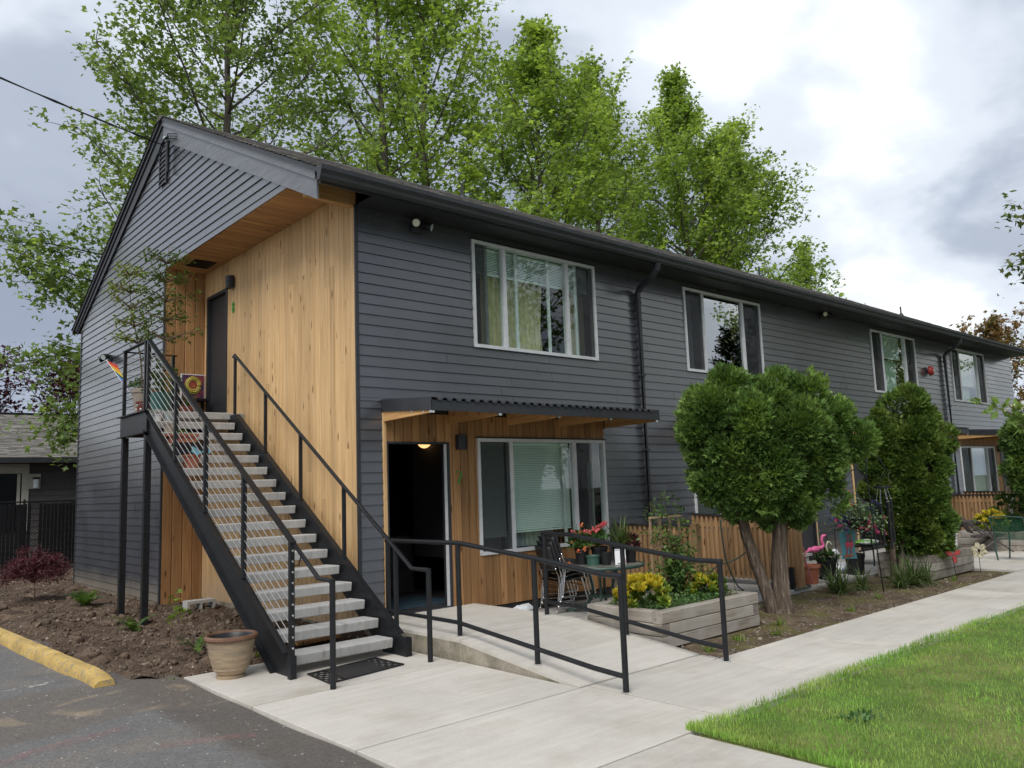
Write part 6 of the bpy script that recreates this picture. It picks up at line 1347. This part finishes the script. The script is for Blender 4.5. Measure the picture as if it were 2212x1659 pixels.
# ------------------------------------------------------------------ second patio
GQ = 'pots on the middle patio'
pot('terracotta_pot', 'terracotta pot with a pink ornament by the fence post', (6.92, -1.74, 0), .115, .165, .29, 'terracotta', group=GQ)
cp = pot('caster_pot', 'black pot on casters with green leaves behind the terracotta pot', (7.56, -1.70, .05), .125, .155, .28, 'blackm', group=GQ)
for k in range(4): an = k*math.pi/2+.4; MB().ball((7.56+.11*math.cos(an), -1.70+.11*math.sin(an), .026), .026, 8, 5).build('caster', 'black', cp)
shrub('strawberry_plant', 'green leafy plant in the pot on casters', (7.56, -1.70, .28), (.20, .18, .16), 380, .07, 'ground_cover', 41, None, ('petal_w', 4, .04))
bk = pot('bucket', 'black plastic bucket beside the flamingo flag', (8.40, -1.76, 0), .135, .155, .34, 'blackm', rim=True, cat='bucket'); MB().tube([(8.40+.165*math.cos(a), -1.76+.165*math.sin(a), .27+.05*math.sin(a)) for a in np.linspace(0, 3.14, 12)], .005, 5).build('handle', 'chrome', bk)
tag(pillow((8.62, -1.40, .07), .30, .18, .07, 5, .25).build('soil_bag', 'bag_blue', smooth=True), 'white and blue soil bag lying behind the bucket', 'bag')
MT['flam'] = mk('flamingo_pink', (.80, .16, .36), .35); MT['copper_pink'] = mk('pink_metal', (.42, .16, .17), .4, metal=.3)
fm = thing('plastic_flamingo', 'pink plastic flamingo on a wire leg', 'flamingo', (7.20, -1.70, .1)); FX, FY = 7.20, -1.72
MB().ball((FX, FY, .50), .085, 14, 8, (1.5, .7, .62)).build('body', 'flam', fm, smooth=True); MB().tube(smooth_path([(FX+.09, FY-.03, .51), (FX+.15, FY-.06, .55), (FX+.13, FY-.05, .63), (FX+.15, FY-.06, .70), (FX+.19, FY-.08, .70)], 5), [.03]*4+[.022]*13+[.022, .022, .024, .026], 8).build('neck', 'flam', fm, smooth=True)
MB().tube([(FX+.19, FY-.08, .70), (FX+.215, FY-.09, .68), (FX+.22, FY-.095, .655)], [.02, .013, .005], 7).build('beak', 'black', fm); MB().tube([(FX, FY, .47), (FX+.02, FY-.01, .28), (FX-.02, FY, .02)], .006, 5).build('leg', 'black', fm); MB().tube([(FX-.10, FY+.03, .51), (FX-.18, FY+.06, .46)], [.035, .006], 7).build('tail', 'flam', fm)
pk = thing('pink_garden_stake', 'pink metal curled garden ornament leaning from the terracotta pot', 'ornament', (6.72, -1.9, .02))
MB().tube([(6.72, -1.90, .02), (6.60, -1.86, .40)], .013, 6).build('stake', 'copper_pink', pk)
for k in range(3): MB().tube(smooth_path([(6.60, -1.86, .38), (6.52-.02*k, -1.84, .46+.03*k), (6.55, -1.83, .56), (6.63+.015*k, -1.85, .52), (6.60, -1.86, .43+.02*k)], 5), .012, 5).build('curl', 'copper_pink', pk)
MB().tube(smooth_path([(6.58, -1.85, .52), (6.50, -1.82, .62), (6.48, -1.81, .72), (6.53, -1.83, .66), (6.60, -1.86, .55)], 5), .012, 5).build('neck_loop', 'copper_pink', pk)
ow = thing('glass_globe', 'pale gazing globe and gold loop above the caster pot', 'ornament', (7.60, -1.78, .4)); MB().ball((7.62, -1.82, .42), .06, 14, 8).build('globe', 'lampglass', ow, smooth=True); MB().tube(smooth_path([(7.52, -1.78, .36), (7.48, -1.76, .52), (7.52, -1.78, .60), (7.57, -1.80, .55)], 5), .012, 6).build('loop', 'lens', ow); MB().ball((7.88, -1.85, .45), .04, 8, 5, (.5, .4, 1.3)).build('white_petal', 'white', ow)
# flamingo garden flag on its stand
MT['flagblue'] = mk('flag_cloth', (.13, .36, .42), .85, na=.15, ns=6); MT['flagpink'] = mk('flag_pink', (.72, .08, .17), .85, na=.25, ns=30, c2=(.78, .2, .22), c2s=20); MT['flagorange'] = mk('flag_orange', (.75, .18, .07), .85, na=.5, ns=25)
fg = thing('garden_flag', 'small blue garden flag printed with two pink flamingos', 'flag', (7.03, -2.2, 0)); A = Vector((7.06, -2.21, 0)); dv = Vector((.80, -.60, 0)).normalized(); W_ = .235
mb = MB(); vs = []
for i in range(9):
    for j in range(9): u_, v_ = i/8, j/8; p = A+dv*(W_*u_)+Vector((.01*math.sin(v_*5+u_*3), .015*math.sin(v_*6+u_*4), .81-.43*v_)); vs.append(p)
mb.add(vs, [(i*9+j, i*9+j+1, (i+1)*9+j+1, (i+1)*9+j) for i in range(8) for j in range(8)]); mb.build('cloth', 'flagblue', fg, smooth=True)
nv = Vector((-.6, -.8, 0))*.014
fp = lambda u_, v_: A+dv*(W_*u_)+Vector((.01*math.sin(v_*5+u_*3), .015*math.sin(v_*6+u_*4), .81-.43*v_))+nv
for cx2, dx2 in ((.42, -1), (.70, 1)):
    mb = MB(); body = [fp(cx2+.20*math.cos(a)*.9, .50+.11*math.sin(a)) for a in np.linspace(0, 6.28, 15)[:-1]]; mb.add(body, [tuple(range(14))]); mb.tube([fp(cx2-.14*dx2*.5, .44), fp(cx2-.02*dx2, .30), fp(cx2-.10*dx2, .20), fp(cx2-.05*dx2, .12), fp(cx2+.02*dx2, .15)], .008, 5); mb.tube([fp(cx2, .60), fp(cx2+.03, .82)], .004, 4); mb.tube([fp(cx2-.07, .60), fp(cx2-.02, .84)], .004, 4); mb.build('printed_flamingo', 'flagpink', fg)
mb = MB()
for k in range(7): mb.ball(fp(.25+.09*k, .90+.03*math.sin(k*2)), .018, 7, 4, (1, .4, 1)); 
mb.build('printed_flowers', 'flagorange', fg)
MB().tube(smooth_path([(7.01, -2.16, .0), (7.01, -2.16, .75), (7.03, -2.19, .82), (7.30, -2.39, .82)], 5), .006, 6).build('stand', 'black', fg)
# shepherd hook with basket, chime and ornament
hk = thing('shepherd_hook', 'black double shepherd hook standing in the garden bed', 'plant hook', (6.85, -2.90, 0)); HX, HY = 6.85, -2.90
MB().tube(smooth_path([(HX, HY, -.03), (HX-.06, HY+.02, .7), (HX-.10, HY+.03, 1.3), (HX-.12, HY+.04, 1.65), (HX-.10, HY+.03, 1.84), (HX, HY, 1.93), (HX+.12, HY-.05, 1.88), (HX+.22, HY-.09, 1.72), (HX+.28, HY-.11, 1.68)], 6), .010, 7).build('pole', 'black', hk, smooth=True); MB().tube(smooth_path([(HX-.11, HY+.04, 1.58), (HX-.20, HY+.08, 1.70), (HX-.34, HY+.14, 1.71), (HX-.46, HY+.19, 1.60), (HX-.47, HY+.2, 1.53), (HX-.42, HY+.18, 1.52)], 6), .008, 7).build('side_hook', 'black', hk, smooth=True)
MB().tube([(HX+.28, HY-.11, 1.68), (HX+.27, HY-.10, 1.56), (HX+.31, HY-.12, 1.50)], .004, 5).build('hanging_wire', 'chrome', hk)
orn = thing('hanging_ornament', 'small red and black wire bird hanging from the left hook', 'ornament', (HX-.46, HY+.19, 1.4)); MB().tube(smooth_path([(HX-.46, HY+.19, 1.53), (HX-.50, HY+.2, 1.46), (HX-.47, HY+.19, 1.38), (HX-.42, HY+.17, 1.42), (HX-.43, HY+.18, 1.30), (HX-.40, HY+.16, 1.20)], 5), .014, 6).build('body', 'redbell', orn); MB().tube([(HX-.47, HY+.2, 1.50), (HX-.50, HY+.21, 1.56)], .012, 6).build('tail', 'black', orn)
bs = thing('flower_basket', 'hanging basket overflowing with pink and purple flowers', 'flower basket', (6.95, -2.50, .95)); BX, BY, BZ = 6.98, -2.52, .92
MB().lathe([(.08, 0), (.17, .08), (.20, .17), (.185, .17), (.16, .09), (.02, .02)], 18, (BX, BY, BZ-.08)).build('bowl', 'blackm', bs)
for k in range(3): an = k*2.09; MB().tube([(BX+.19*math.cos(an), BY+.19*math.sin(an), BZ+.09), (HX+.26, HY-.08, 1.68)], .003, 4).build('chain', 'black', bs)
r = np.random.default_rng(44); n = 1500; P = np.array([BX+.02, BY-.01, BZ+.14])+r.normal(size=(n, 3))*np.array([.17, .17, .10]); P[:, 2] = np.where(np.hypot(P[:, 0]-BX, P[:, 1]-BY) > .2, P[:, 2]-.08, P[:, 2]); V, F = scatter(LEAF[0], LEAF[1], rotmats(r, n, 1.0), P, .055*r.uniform(.6, 1.3, n)); MT['basket_leaf'] = leafmat('dusty_leaf', (.16, .23, .13), (.10, .18, .05), tr=.2, c2s=6); np_mesh('leaves', V, F, 'basket_leaf', bs)
n = 700; P = np.array([BX-.20, BY+.13, BZ+.10])+r.normal(size=(n, 3))*np.array([.075, .075, .09]); V, F = scatter(LEAF[0]*np.array([1.6, 1, 1]), LEAF[1], rotmats(r, n, 1.2), P, .024*r.uniform(.6, 1.3, n)); np_mesh('purple_blossom', V, F, 'petal_v', bs)
n = 200; P = np.array([BX+.24, BY-.20, BZ+.18])+r.normal(size=(n, 3))*np.array([.05, .05, .10]); V, F = scatter(LEAF[0]*np.array([1.6, 1, 1]), LEAF[1], rotmats(r, n, 1.2), P, .022*r.uniform(.6, 1.3, n)); np_mesh('purple_blossom', V, F, 'petal_v', bs)
blossom('pink_blossom', [(BX-.30, BY+.15, BZ+.06), (BX-.30, BY+.10, BZ-.02), (BX-.16, BY, BZ+.06), (BX-.10, BY-.12, BZ-.06), (BX+.0, BY-.18, BZ-.02), (BX+.0, BY-.16, BZ-.09), (BX+.08, BY-.22, BZ-.05), (BX+.10, BY-.20, BZ+.09), (BX+.14, BY-.24, BZ-.13), (BX+.28, BY-.28, BZ+.06), (BX+.26, BY-.28, BZ-.14), (BX-.02, BY-.2, BZ+.04)], .05, 'petal_p', bs, r)
ch = thing('wind_chime', 'wind chime of long black tubes under a round top', 'wind chime', (7.36, -2.80, 1.0)); CX, CY = 7.30, -2.82
MB().lathe([(.005, 0), (.125, 0), (.13, .015), (.125, .035), (.005, .04)], 20, (CX, CY, 1.43)).build('top_disc', 'blackm', ch, smooth='auto'); MB().tube([(CX, CY, 1.47), (HX+.30, HY-.10, 1.52)], .003, 4).build('cord', 'black', ch)
for k, (a, zt_, l) in enumerate(((0, 1.28, .60), (1.05, 1.20, .62), (2.1, 1.26, .66), (3.14, 1.22, .58), (4.2, 1.24, .70), (5.2, 1.28, .66))):
    x, y = CX+.10*math.cos(a), CY+.10*math.sin(a); MB().tube([(x, y, zt_-l), (x, y, zt_)], .018, 9).build('tube', 'black', ch, smooth='auto'); MB().tube([(x, y, zt_-.012), (x, y, zt_)], .0186, 9).build('tube_ring', 'chrome', ch); MB().tube([(x, y, zt_), (x*.6+CX*.4, y*.6+CY*.4, 1.43)], .0018, 3).build('string', 'chrome', ch)
# black metal patio chair with a seed bag
pc = thing('metal_chair', 'black metal patio chair behind the bucket', 'chair', (9.95, -1.25, 0)); MB().box(9.68, 10.22, -1.50, -1.02, .33, .355).build('seat', 'black', pc)
for x, y in ((9.70, -1.48), (10.20, -1.48), (9.70, -1.04), (10.20, -1.04)): MB().tube(smooth_path([(x, y, .33), (x+(.03 if x > 10 else -.03), y-.02, .15), (x, y, 0)], 4), .014, 6).build('leg', 'black', pc)
for y in (-1.49, -1.03): MB().tube(smooth_path([(9.66, y, .34), (9.64, y, .56), (9.75, y, .62), (10.24, y, .60), (10.28, y, .88)], 5), .013, 6).build('arm', 'black', pc)
MB().box(10.24, 10.265, -1.48, -1.04, .42, .88).build('backrest', 'black', pc)
MT['bag_green'] = mk('green_white_bag', (.16, .42, .05), .35, c2=(.66, .68, .66), c2s=6, c2p=(.44, .50)); tag(pillow((9.93, -1.28, .405), .24, .16, .05, 9, .25).build('seed_bag', 'bag_green', smooth=True), 'green and white bag lying on the black metal chair', 'bag')
pot('window_box_pot', 'dark pot of dry brown plants behind the terracotta pot', (7.9, -.7, .30), .16, .19, .2, 'blackm', cat='pot'); shrub('dry_plant', 'dry brown plant in the dark pot by the window', (7.9, -.7, .46), (.24, .24, .22), 420, .04, 'leaf_brown', 51); bx_ = thing('plant_bench', 'low grey bench carrying the dark pot', 'bench', (7.9, -.7, 0)); MB().box(7.5, 8.6, -.9, -.5, .26, .30).build('seat', 'conc2', bx_)
for x in (7.6, 8.5): MB().box(x-.04, x+.04, -.86, -.54, 0, .26).build('leg', 'conc2', bx_)
tag(MB().tube([(6.36, -1.80, .98), (7.6, -1.9, .93), (8.6, -1.9, .94)], .006, 5).build('garden_line', 'greenpot'), 'thin green line tied from the fence post', 'line')
gn = thing('garden_figure', 'small white and red figure behind the terracotta pot', 'ornament', (6.62, -1.66, 0)); MB().lathe([(.055, 0), (.075, .03), (.07, .09), (.045, .13), (.04, .15)], 14, (6.62, -1.66, 0)).build('body', 'white', gn, smooth='auto'); MB().ball((6.62, -1.66, .175), .04, 12, 7).build('head', 'white', gn, smooth=True); MB().lathe([(.05, .195), (.035, .24), (.004, .30)], 12, (6.62, -1.66, 0)).build('hat', 'redbell', gn, smooth='auto'); MB().lathe([(.078, .02), (.08, .05), (.076, .06)], 14, (6.63, -1.67, 0)).build('red_band', 'redbell', gn)
# stakes in the bed
def petal_ring(c, n, r0, r1, w, mat, parent, nm, nrm=(-.75, -.66, 0), phase=0.):
    c = Vector(c); nrm = Vector(nrm).normalized(); a = nrm.cross(Vector((0, 0, 1))).normalized(); b = a.cross(nrm)
    for k in range(n):
        an = phase+2*math.pi*k/n; d = a*math.cos(an)+b*math.sin(an); s = nrm.cross(d); pts_ = [c+d*r0]
        for q in np.linspace(0, math.pi, 9)[1:-1]: pts_.append(c+d*(r0+(r1-r0)*(.5-.5*math.cos(q)))+s*(w*math.sin(q)))
        pts_.append(c+d*r1)
        for q in np.linspace(math.pi, 0, 9)[1:-1]: pts_.append(c+d*(r0+(r1-r0)*(.5-.5*math.cos(q)))-s*(w*math.sin(q)))
        p = MB().prism(pts_, nrm*.004).build(nm, mat, parent); MB().tube(pts_, .004, 5, closed=True).build('petal_wire', 'black', p)
MT['cream_stripe'] = mk('cream_striped', (.62, .56, .40), .6, c2=(.28, .24, .14), c2s=30, c2p=(.5, .56), st=(1, 1, 1)); MT['redwing'] = mk('red_wing', (.38, .05, .05), .5)
ds = thing('daisy_stake', 'cream metal daisy on a stake in front of the lounge chair', 'garden stake', (9.72, -3.22, 0)); MB().tube([(9.72, -3.22, -.03), (9.74, -3.21, .33)], .005, 5).build('stake', 'black', ds); petal_ring((9.74, -3.22, .335), 6, .022, .135, .042, 'cream_stripe', ds, 'petal', phase=.3); MB().ball((9.735, -3.225, .335), .022, 10, 6).build('centre', 'black', ds)
bf = thing('butterfly_stake', 'red metal butterfly on a stake before the far timber box', 'garden stake', (8.74, -3.20, 0)); MB().tube([(8.74, -3.20, -.03), (8.70, -3.19, .30)], .005, 5).build('stake', 'black', bf); petal_ring((8.72, -3.2, .34), 3, .01, .12, .032, 'redwing', bf, 'wing', nrm=(-.9, -.2, .1), phase=.4)
# third patio: lounge chair, green chair, side table
MT['wicker'] = mk('brown_wicker', (.060, .048, .046), .6, na=.3, ns=40); MT['lounge_fr'] = mk('lounge_frame', (.085, .075, .072), .45)
lc = thing('lounge_chair', 'brown wicker folding lounge chair on the far patio', 'lounge chair', (13.0, -2.2, 0))
def slab_quad(a, b, c, d, th_, nm, mt, par): n = (Vector(b)-Vector(a)).cross(Vector(d)-Vector(a)).normalized()*th_; return MB().prism([a, b, c, d], n).build(nm, mt, par)
slab_quad((12.52, -1.98, .74), (12.95, -1.72, .74), (13.22, -1.86, .40), (12.80, -2.12, .40), .02, 'backrest', 'wicker', lc); slab_quad((12.82, -2.14, .32), (13.24, -1.88, .32), (13.65, -2.25, .36), (13.22, -2.52, .36), .02, 'seat', 'wicker', lc)
for a, b in (((12.52, -1.98, .75), (13.35, -2.62, 0)), ((12.95, -1.72, .75), (13.75, -2.36, 0)), ((13.65, -2.28, .37), (12.95, -1.95, 0)), ((13.22, -2.54, .37), (12.5, -2.2, 0))): MB().tube([a, b], .016, 7).build('frame_tube', 'lounge_fr', lc)
MB().tube(smooth_path([(12.9, -1.8, .45), (13.1, -1.9, .62), (13.4, -2.1, .56), (13.5, -2.2, .36)], 5), .016, 7).build('arm', 'lounge_fr', lc)
gc = thing('green_metal_chair', 'dark green mesh metal chair at the right edge', 'chair', (11.9, -2.95, 0)); MT['gmesh'] = screen_mat(); MT['gmesh'].name = 'green_mesh'; MT['gmesh'].node_tree.nodes['Diffuse BSDF'].inputs[0].default_value = (.03, .10, .06, 1)
def gch(a, b, c): return (11.55+a*.85+b*.06, -2.88-a*.15-b*.52, c)
for s in (0, 1): MB().tube(smooth_path([gch(.06, s, 0), gch(.0, s, .22), gch(.02, s, .42), gch(-.12, s, .78)], 5), .014, 7).build('rear_leg', 'green_metal', gc); MB().tube(smooth_path([gch(-.12, s, .78), gch(.18, s, .66), gch(.50, s, .55), gch(.60, s, .42), gch(.52, s, .0)], 5), .014, 7).build('arm_leg', 'green_metal', gc)
MB().tube([gch(-.12, 0, .78), gch(-.13, .5, .80), gch(-.12, 1, .78)], .014, 7).build('back_rail', 'green_metal', gc)
slab_quad(gch(-.10, .02, .76), gch(-.10, .98, .76), gch(.03, .98, .42), gch(.03, .02, .42), .004, 'back_mesh', 'gmesh', gc); slab_quad(gch(.02, .02, .37), gch(.02, .98, .37), gch(.52, .98, .39), gch(.52, .02, .39), .006, 'seat_mesh', 'gmesh', gc)
wt = thing('side_table', 'white plastic side table beside the columnar cedar', 'table', (12.3, -1.7, 0)); MB().box(12.0, 12.4, -1.95, -1.55, .40, .43).build('table_top', 'white', wt)
for x in (12.02, 12.36): 
    for y in (-1.93, -1.58): MB().prism([(x, y, 0), (x+.03, y, 0), (x+.05, y, .40), (x-.02, y, .40)], (0, .03, 0)).build('leg', 'white', wt)
be = thing('brown_bench', 'brown bench against the cedar divider', 'bench', (15.3, -1.2, 0)); MB().box(14.2, 16.1, -1.35, -.95, .42, .46).build('seat', 'wicker', be); 
for x in (14.3, 16.0): MB().box(x-.03, x+.03, -1.33, -.97, 0, .42).build('leg', 'wicker', be)
MB().tube(smooth_path([(14.25, -1.3, .44), (14.2, -1.3, .75), (14.1, -.95, .85), (14.1, -.9, .46)], 6), .02, 7).build('arm', 'wicker', be)
bb = thing('globe_stake', 'white glass globe on a pale post before the far divider', 'ornament', (15.5, -2.0, 0)); MB().tube([(15.5, -2.0, 0), (15.5, -2.0, .95)], .03, 8).build('post', 'lampglass', bb); MB().ball((15.5, -2.0, 1.0), .09, 12, 8, (1.1, .9, 1)).build('globe', 'white', bb, smooth=True)
tf = thing('small_trellis', 'small wooden plant trellis behind the white globe', 'trellis', (15.75, -1.95, 0))
for x in (15.55, 15.75, 15.95): MB().box(x-.012, x+.012, -1.95, -1.93, .3, 1.25).build('upright', 'trellis', tf)
for z in (.7, 1.22): MB().box(15.53, 15.97, -1.97, -1.951, z, z+.025).build('crossbar', 'trellis', tf)
shrub('climber', 'leafy climber on the small far trellis', (15.7, -2.05, .3), (.3, .25, .7), 500, .07, 'vine_leaf', 52)

# ------------------------------------------------------------------ things on the stair
GS = 'pots on the stair and its landing'; MT['taupe'] = mk('taupe_plastic', (.30, .245, .195), .55, na=.1, ns=5); MT['redpot'] = mk('red_brown_pot', (.15, .035, .025), .5); MT['greypot'] = mk('grey_pot', (.30, .32, .31), .6); MT['teal'] = mk('teal_plastic', (.035, .12, .10), .4); MT['bluewing'] = mk('blue_wing', (.20, .48, .62), .6)
pot('landing_pot', 'large taupe pot with a slender tree on the landing', (-1.22, 3.86, ZL+.006), .125, .175, .37, 'taupe', group=GS)
rp_ = pot('landing_pot', 'small red pot with white shapes at the landing edge', (-1.33, 3.62, ZL+.006), .06, .08, .16, 'redpot', group=GS)
for k in range(9): an = k*.7; zz = .05+.055*(k % 2); MB().ball((-1.33+.073*math.cos(an), 3.62+.073*math.sin(an), ZL+.006+zz), .015, 7, 4).build('white_mark', 'white', rp_)
pot('landing_pot', 'dark teal pot with a bushy shrub on the landing', (-1.14, 3.42, ZL+.006), .12, .15, .27, 'teal', group=GS, rim=False)
MT['young_leaf'] = leafmat('young_tree_leaf', (.17, .235, .04), (.21, .225, .05), tr=.4); MT['darker_leaf'] = leafmat('citrus_leaf', (.08, .14, .03), (.13, .18, .04), tr=.3)
r = np.random.default_rng(29); base = np.array([-1.26, 3.84, ZL+.3]); stems = []; tips = []; top = np.array([-1.54, 3.72, 5.10]); main = [tuple(base+(top-base)*q+np.array([.03*math.sin(q*7), .02*math.cos(q*5), 0])*(q > 0)) for q in np.linspace(0, 1, 9)]; stems.append(main)
for i in range(22):
    q = .36+.64*i/22; p = np.array(main[min(8, int(q*8))]); az = i*2.4; l = .46*(1.1-q*.55)*r.uniform(.6, 1.1); e = p+np.array([math.cos(az)*l, math.sin(az)*l, l*.35]); stems.append([tuple(p), tuple(p*.5+e*.5+np.array([0, 0, .03])), tuple(e)]); tips += [tuple(p+(e-p)*k) for k in (.45, .65, .85, 1.)]
small_tree('potted_tree', 'slender yellow green tree rising from the taupe landing pot', 'tree', (-1.26, 3.84, ZL+.3), stems, tips, 30, 'young_leaf', 12, .05, .07, tilt=.7, sr=.012, group='potted trees on the landing')
base = np.array([-1.14, 3.42, ZL+.2]); top = np.array([-1.18, 3.05, 5.22]); stems = []; tips = []; main = [tuple(base+(top-base)*q+np.array([.02*math.sin(q*6), .02*math.cos(q*8), 0])) for q in np.linspace(0, 1, 9)]; stems.append(main)
for i in range(24):
    q = .42+.58*i/24; p = np.array(main[min(8, int(q*8))]); az = i*2.4+1; l = .62*(1.05-q*.6)*r.uniform(.6, 1.1); e = p+np.array([math.cos(az)*l, math.sin(az)*l, l*.3]); stems.append([tuple(p), tuple(p*.5+e*.5+np.array([0, 0, .03])), tuple(e)]); tips += [tuple(p+(e-p)*k) for k in (.45, .65, .85, 1.)]
small_tree('potted_tree', 'taller dark green tree reaching over the upper door from the landing', 'tree', tuple(base), stems, tips, 33, 'darker_leaf', 12, .055, .07, tilt=.7, sr=.013, group='potted trees on the landing')
shrub('potted_shrub', 'bushy green shrub at the foot of the potted trees', (-1.12, 3.36, ZL+.24), (.26, .26, .42), 1300, .04, 'darker_leaf', 61); shrub('potted_herb', 'small herb sprouting from the rim of the taupe pot', (-1.28, 3.95, ZL+.33), (.15, .15, .18), 260, .045, 'fern', 62)
# rainbow flag
rf_ = thing('rainbow_flag', 'small rainbow flag sticking out of the landing railing', 'flag', (-1.42, 4.05, 3.3)); a = Vector((-1.40, 4.0, 3.22)); b = Vector((-1.62, 4.36, 3.72)); MB().tube([a, b], .004, 5).build('stick', 'white', rf_)
for k, c in enumerate(((.55, .05, .04), (.65, .22, .03), (.65, .50, .05), (.05, .07, .06), (.05, .25, .55), (.2, .06, .3))):
    MT['rb%d' % k] = mk('rainbow_%d' % k, c, .8); p0 = b.lerp(a, .02+k*.09); p1 = b.lerp(a, .02+(k+1)*.09); d = Vector((.10, -.16, -.10)); MB().prism([p0, p1, p1+d+Vector((0, 0, -.02*k)), p0+d+Vector((0, 0, -.02*k+.02))], (.002, .001, 0)).build('stripe', 'rb%d' % k, rf_)
# painting on the recess side wall
pa = thing('canvas_painting', 'purple canvas with a yellow ring leaning beside the upper door', 'painting', (-.21, 4.75, 3.2)); MT['canvas'] = mk('purple_canvas', (.055, .028, .085), .6, c2=(.26, .05, .045), c2s=7, c2p=(.45, .6), na=.4, ns=12); MT['ring_yellow'] = mk('yellow_paint', (.48, .38, .07), .6, na=.3, ns=20); MT['ring_red'] = mk('red_paint', (.35, .06, .04), .6, na=.3, ns=20)
MB().box(-.41, -.03, 4.745, 4.775, 3.24, 3.65).build('canvas_edge', 'white', pa); MB().box(-.395, -.045, 4.738, 4.744, 3.255, 3.635).build('painted_face', 'canvas', pa)
for k, (r_, w) in enumerate(((.10, .016), (.075, .012), (.125, .007))): MB().tube([(-.22+r_*math.cos(t_), 4.736, 3.47+r_*1.1*math.sin(t_)) for t_ in np.linspace(0, 6.1, 22)], w, 5).build('painted_ring', 'ring_yellow', pa)
MB().ball((-.22, 4.737, 3.46), .06, 12, 7, (1, .05, 1.1)).build('painted_centre', 'ring_red', pa)
for z in (3.45, 3.41): MB().tube([(-.25, 4.733, z), (-.19, 4.733, z)], .006, 5).build('painted_line', 'ring_yellow', pa)
st2 = thing('plant_stand', 'dark little stand holding the canvas and pots by the upper door', 'stand', (-.25, 4.62, ZL)); MB().box(-.52, -.04, 4.50, 4.79, 3.20, 3.235).build('shelf', 'black', st2)
for x in (-.50, -.06): 
    for y in (4.52, 4.77): MB().box(x-.012, x+.012, y-.012, y+.012, ZL+.006, 3.20).build('leg', 'black', st2)
pot('landing_pot', 'terracotta pot with dry stems below the canvas', (-.42, 4.40, ZL+.006), .08, .11, .2, 'terracotta', group=GS); shrub('dry_plant', 'wispy brown plant beside the upper door', (-.42, 4.40, ZL+.2), (.16, .16, .18), 300, .03, 'leaf_brown', 63)
tz = lambda i: RI*(i+1)+.006; ty = lambda i: Y0+RU*i
pot('stair_pot', 'small white pot with a pink succulent on the top tread', (-1.30, ty(15)+.13, tz(15)), .05, .06, .10, 'white', group=GS); shrub('succulent', 'pale pink succulent in the white pot', (-1.30, ty(15)+.13, tz(15)+.08), (.07, .07, .07), 180, .03, 'petal_w', 64, stem=False, cat='plant')
pot('stair_pot', 'grey square shouldered pot on the top tread', (-1.14, ty(15)+.13, tz(15)), .065, .075, .13, 'greypot', group=GS, rim=False); pot('stair_pot', 'pale beige pot on the second tread from the top', (-1.22, ty(14)+.12, tz(14)), .075, .085, .12, 'taupe', group=GS)
def trough(c, lx, ly, h, mat, label):
    t = thing('trough_planter', label, 'planter', c, group=GS); x, y, z = c; MB().prism([(x-lx*.45, y-ly*.4, z), (x+lx*.45, y-ly*.4, z), (x+lx*.45, y+ly*.4, z), (x-lx*.45, y+ly*.4, z)], (0, 0, h*.75)).build('trough', mat, t); MB().box(x-lx*.52, x+lx*.52, y-ly*.5, y+ly*.5, z+h*.7501, z+h).build('rim', mat, t); return t
trough((-1.16, ty(13)+.13, tz(13)), .38, .19, .13, 'terracotta', 'terracotta trough planter on the third tread from the top'); shrub('stair_seedlings', 'low seedlings in the terracotta trough', (-1.16, ty(13)+.13, tz(13)+.1), (.17, .08, .07), 160, .03, 'sap_leaf', 65, stem=False, cat='plant')
trough((-1.16, ty(12)+.13, tz(12)), .34, .20, .17, 'blackm', 'black trough planter below the terracotta trough')
pot('stair_pot', 'terracotta pot with a blue butterfly on the fifth tread from the top', (-1.22, ty(11)+.13, tz(11)), .075, .105, .17, 'terracotta', group=GS)
bt = thing('butterfly_pick', 'pale blue butterfly on a wire above the terracotta pot', 'ornament', (-1.16, ty(11)+.1, tz(11)+.2)); q = Vector((-1.13, ty(11)+.02, tz(11)+.20))
for sg in (-1, 1): MB().prism([q, q+Vector((.10*sg-.03, -.03, .07)), q+Vector((.12*sg-.02, -.03, .0)), q+Vector((.06*sg, -.02, -.05))], (.002, .004, .002)).build('wing', 'bluewing', bt)
MB().tube([q, (-1.2, ty(11)+.12, tz(11)+.12)], .003, 4).build('wire', 'chrome', bt)
cb = thing('concrete_block', 'grey concrete block lying at the wall under the stair', 'concrete block', (-.42, 3.9, .08)); mb = MB(); mb.box(-.62, -.22, 3.72, 3.92, .0, .04); mb.box(-.62, -.22, 3.72, 3.92, .15, .19); 
for x in (-.62, -.44, -.25): mb.box(x, x+.035, 3.721, 3.919, .041, .149)
mb.build('block', 'conc2', cb)
tag(MB().prism([(-.85, -.15, .07), (-.35, -.18, .09), (-.30, .12, .10), (-.80, .15, .085)], (0, 0, .03)).build('paving_board', 'cedar_dk'), 'brown board lying on the soil under the stair', 'board')
tag(MB().add([(2.58, -6.36, .03), (2.63, -6.33, .045), (2.67, -6.36, .04), (2.65, -6.40, .035), (2.60, -6.41, .05)], [(0, 1, 2), (0, 2, 3), (0, 3, 4)]).build('fallen_leaf', 'leaf_brown'), 'small curled brown leaf on the lawn', 'leaf')
shrub('clover', 'round leaved weed growing in the lawn', (.55, -5.55, .0), (.13, .13, .04), 60, .05, 'ground_cover', 70, stem=False, cat='weed')
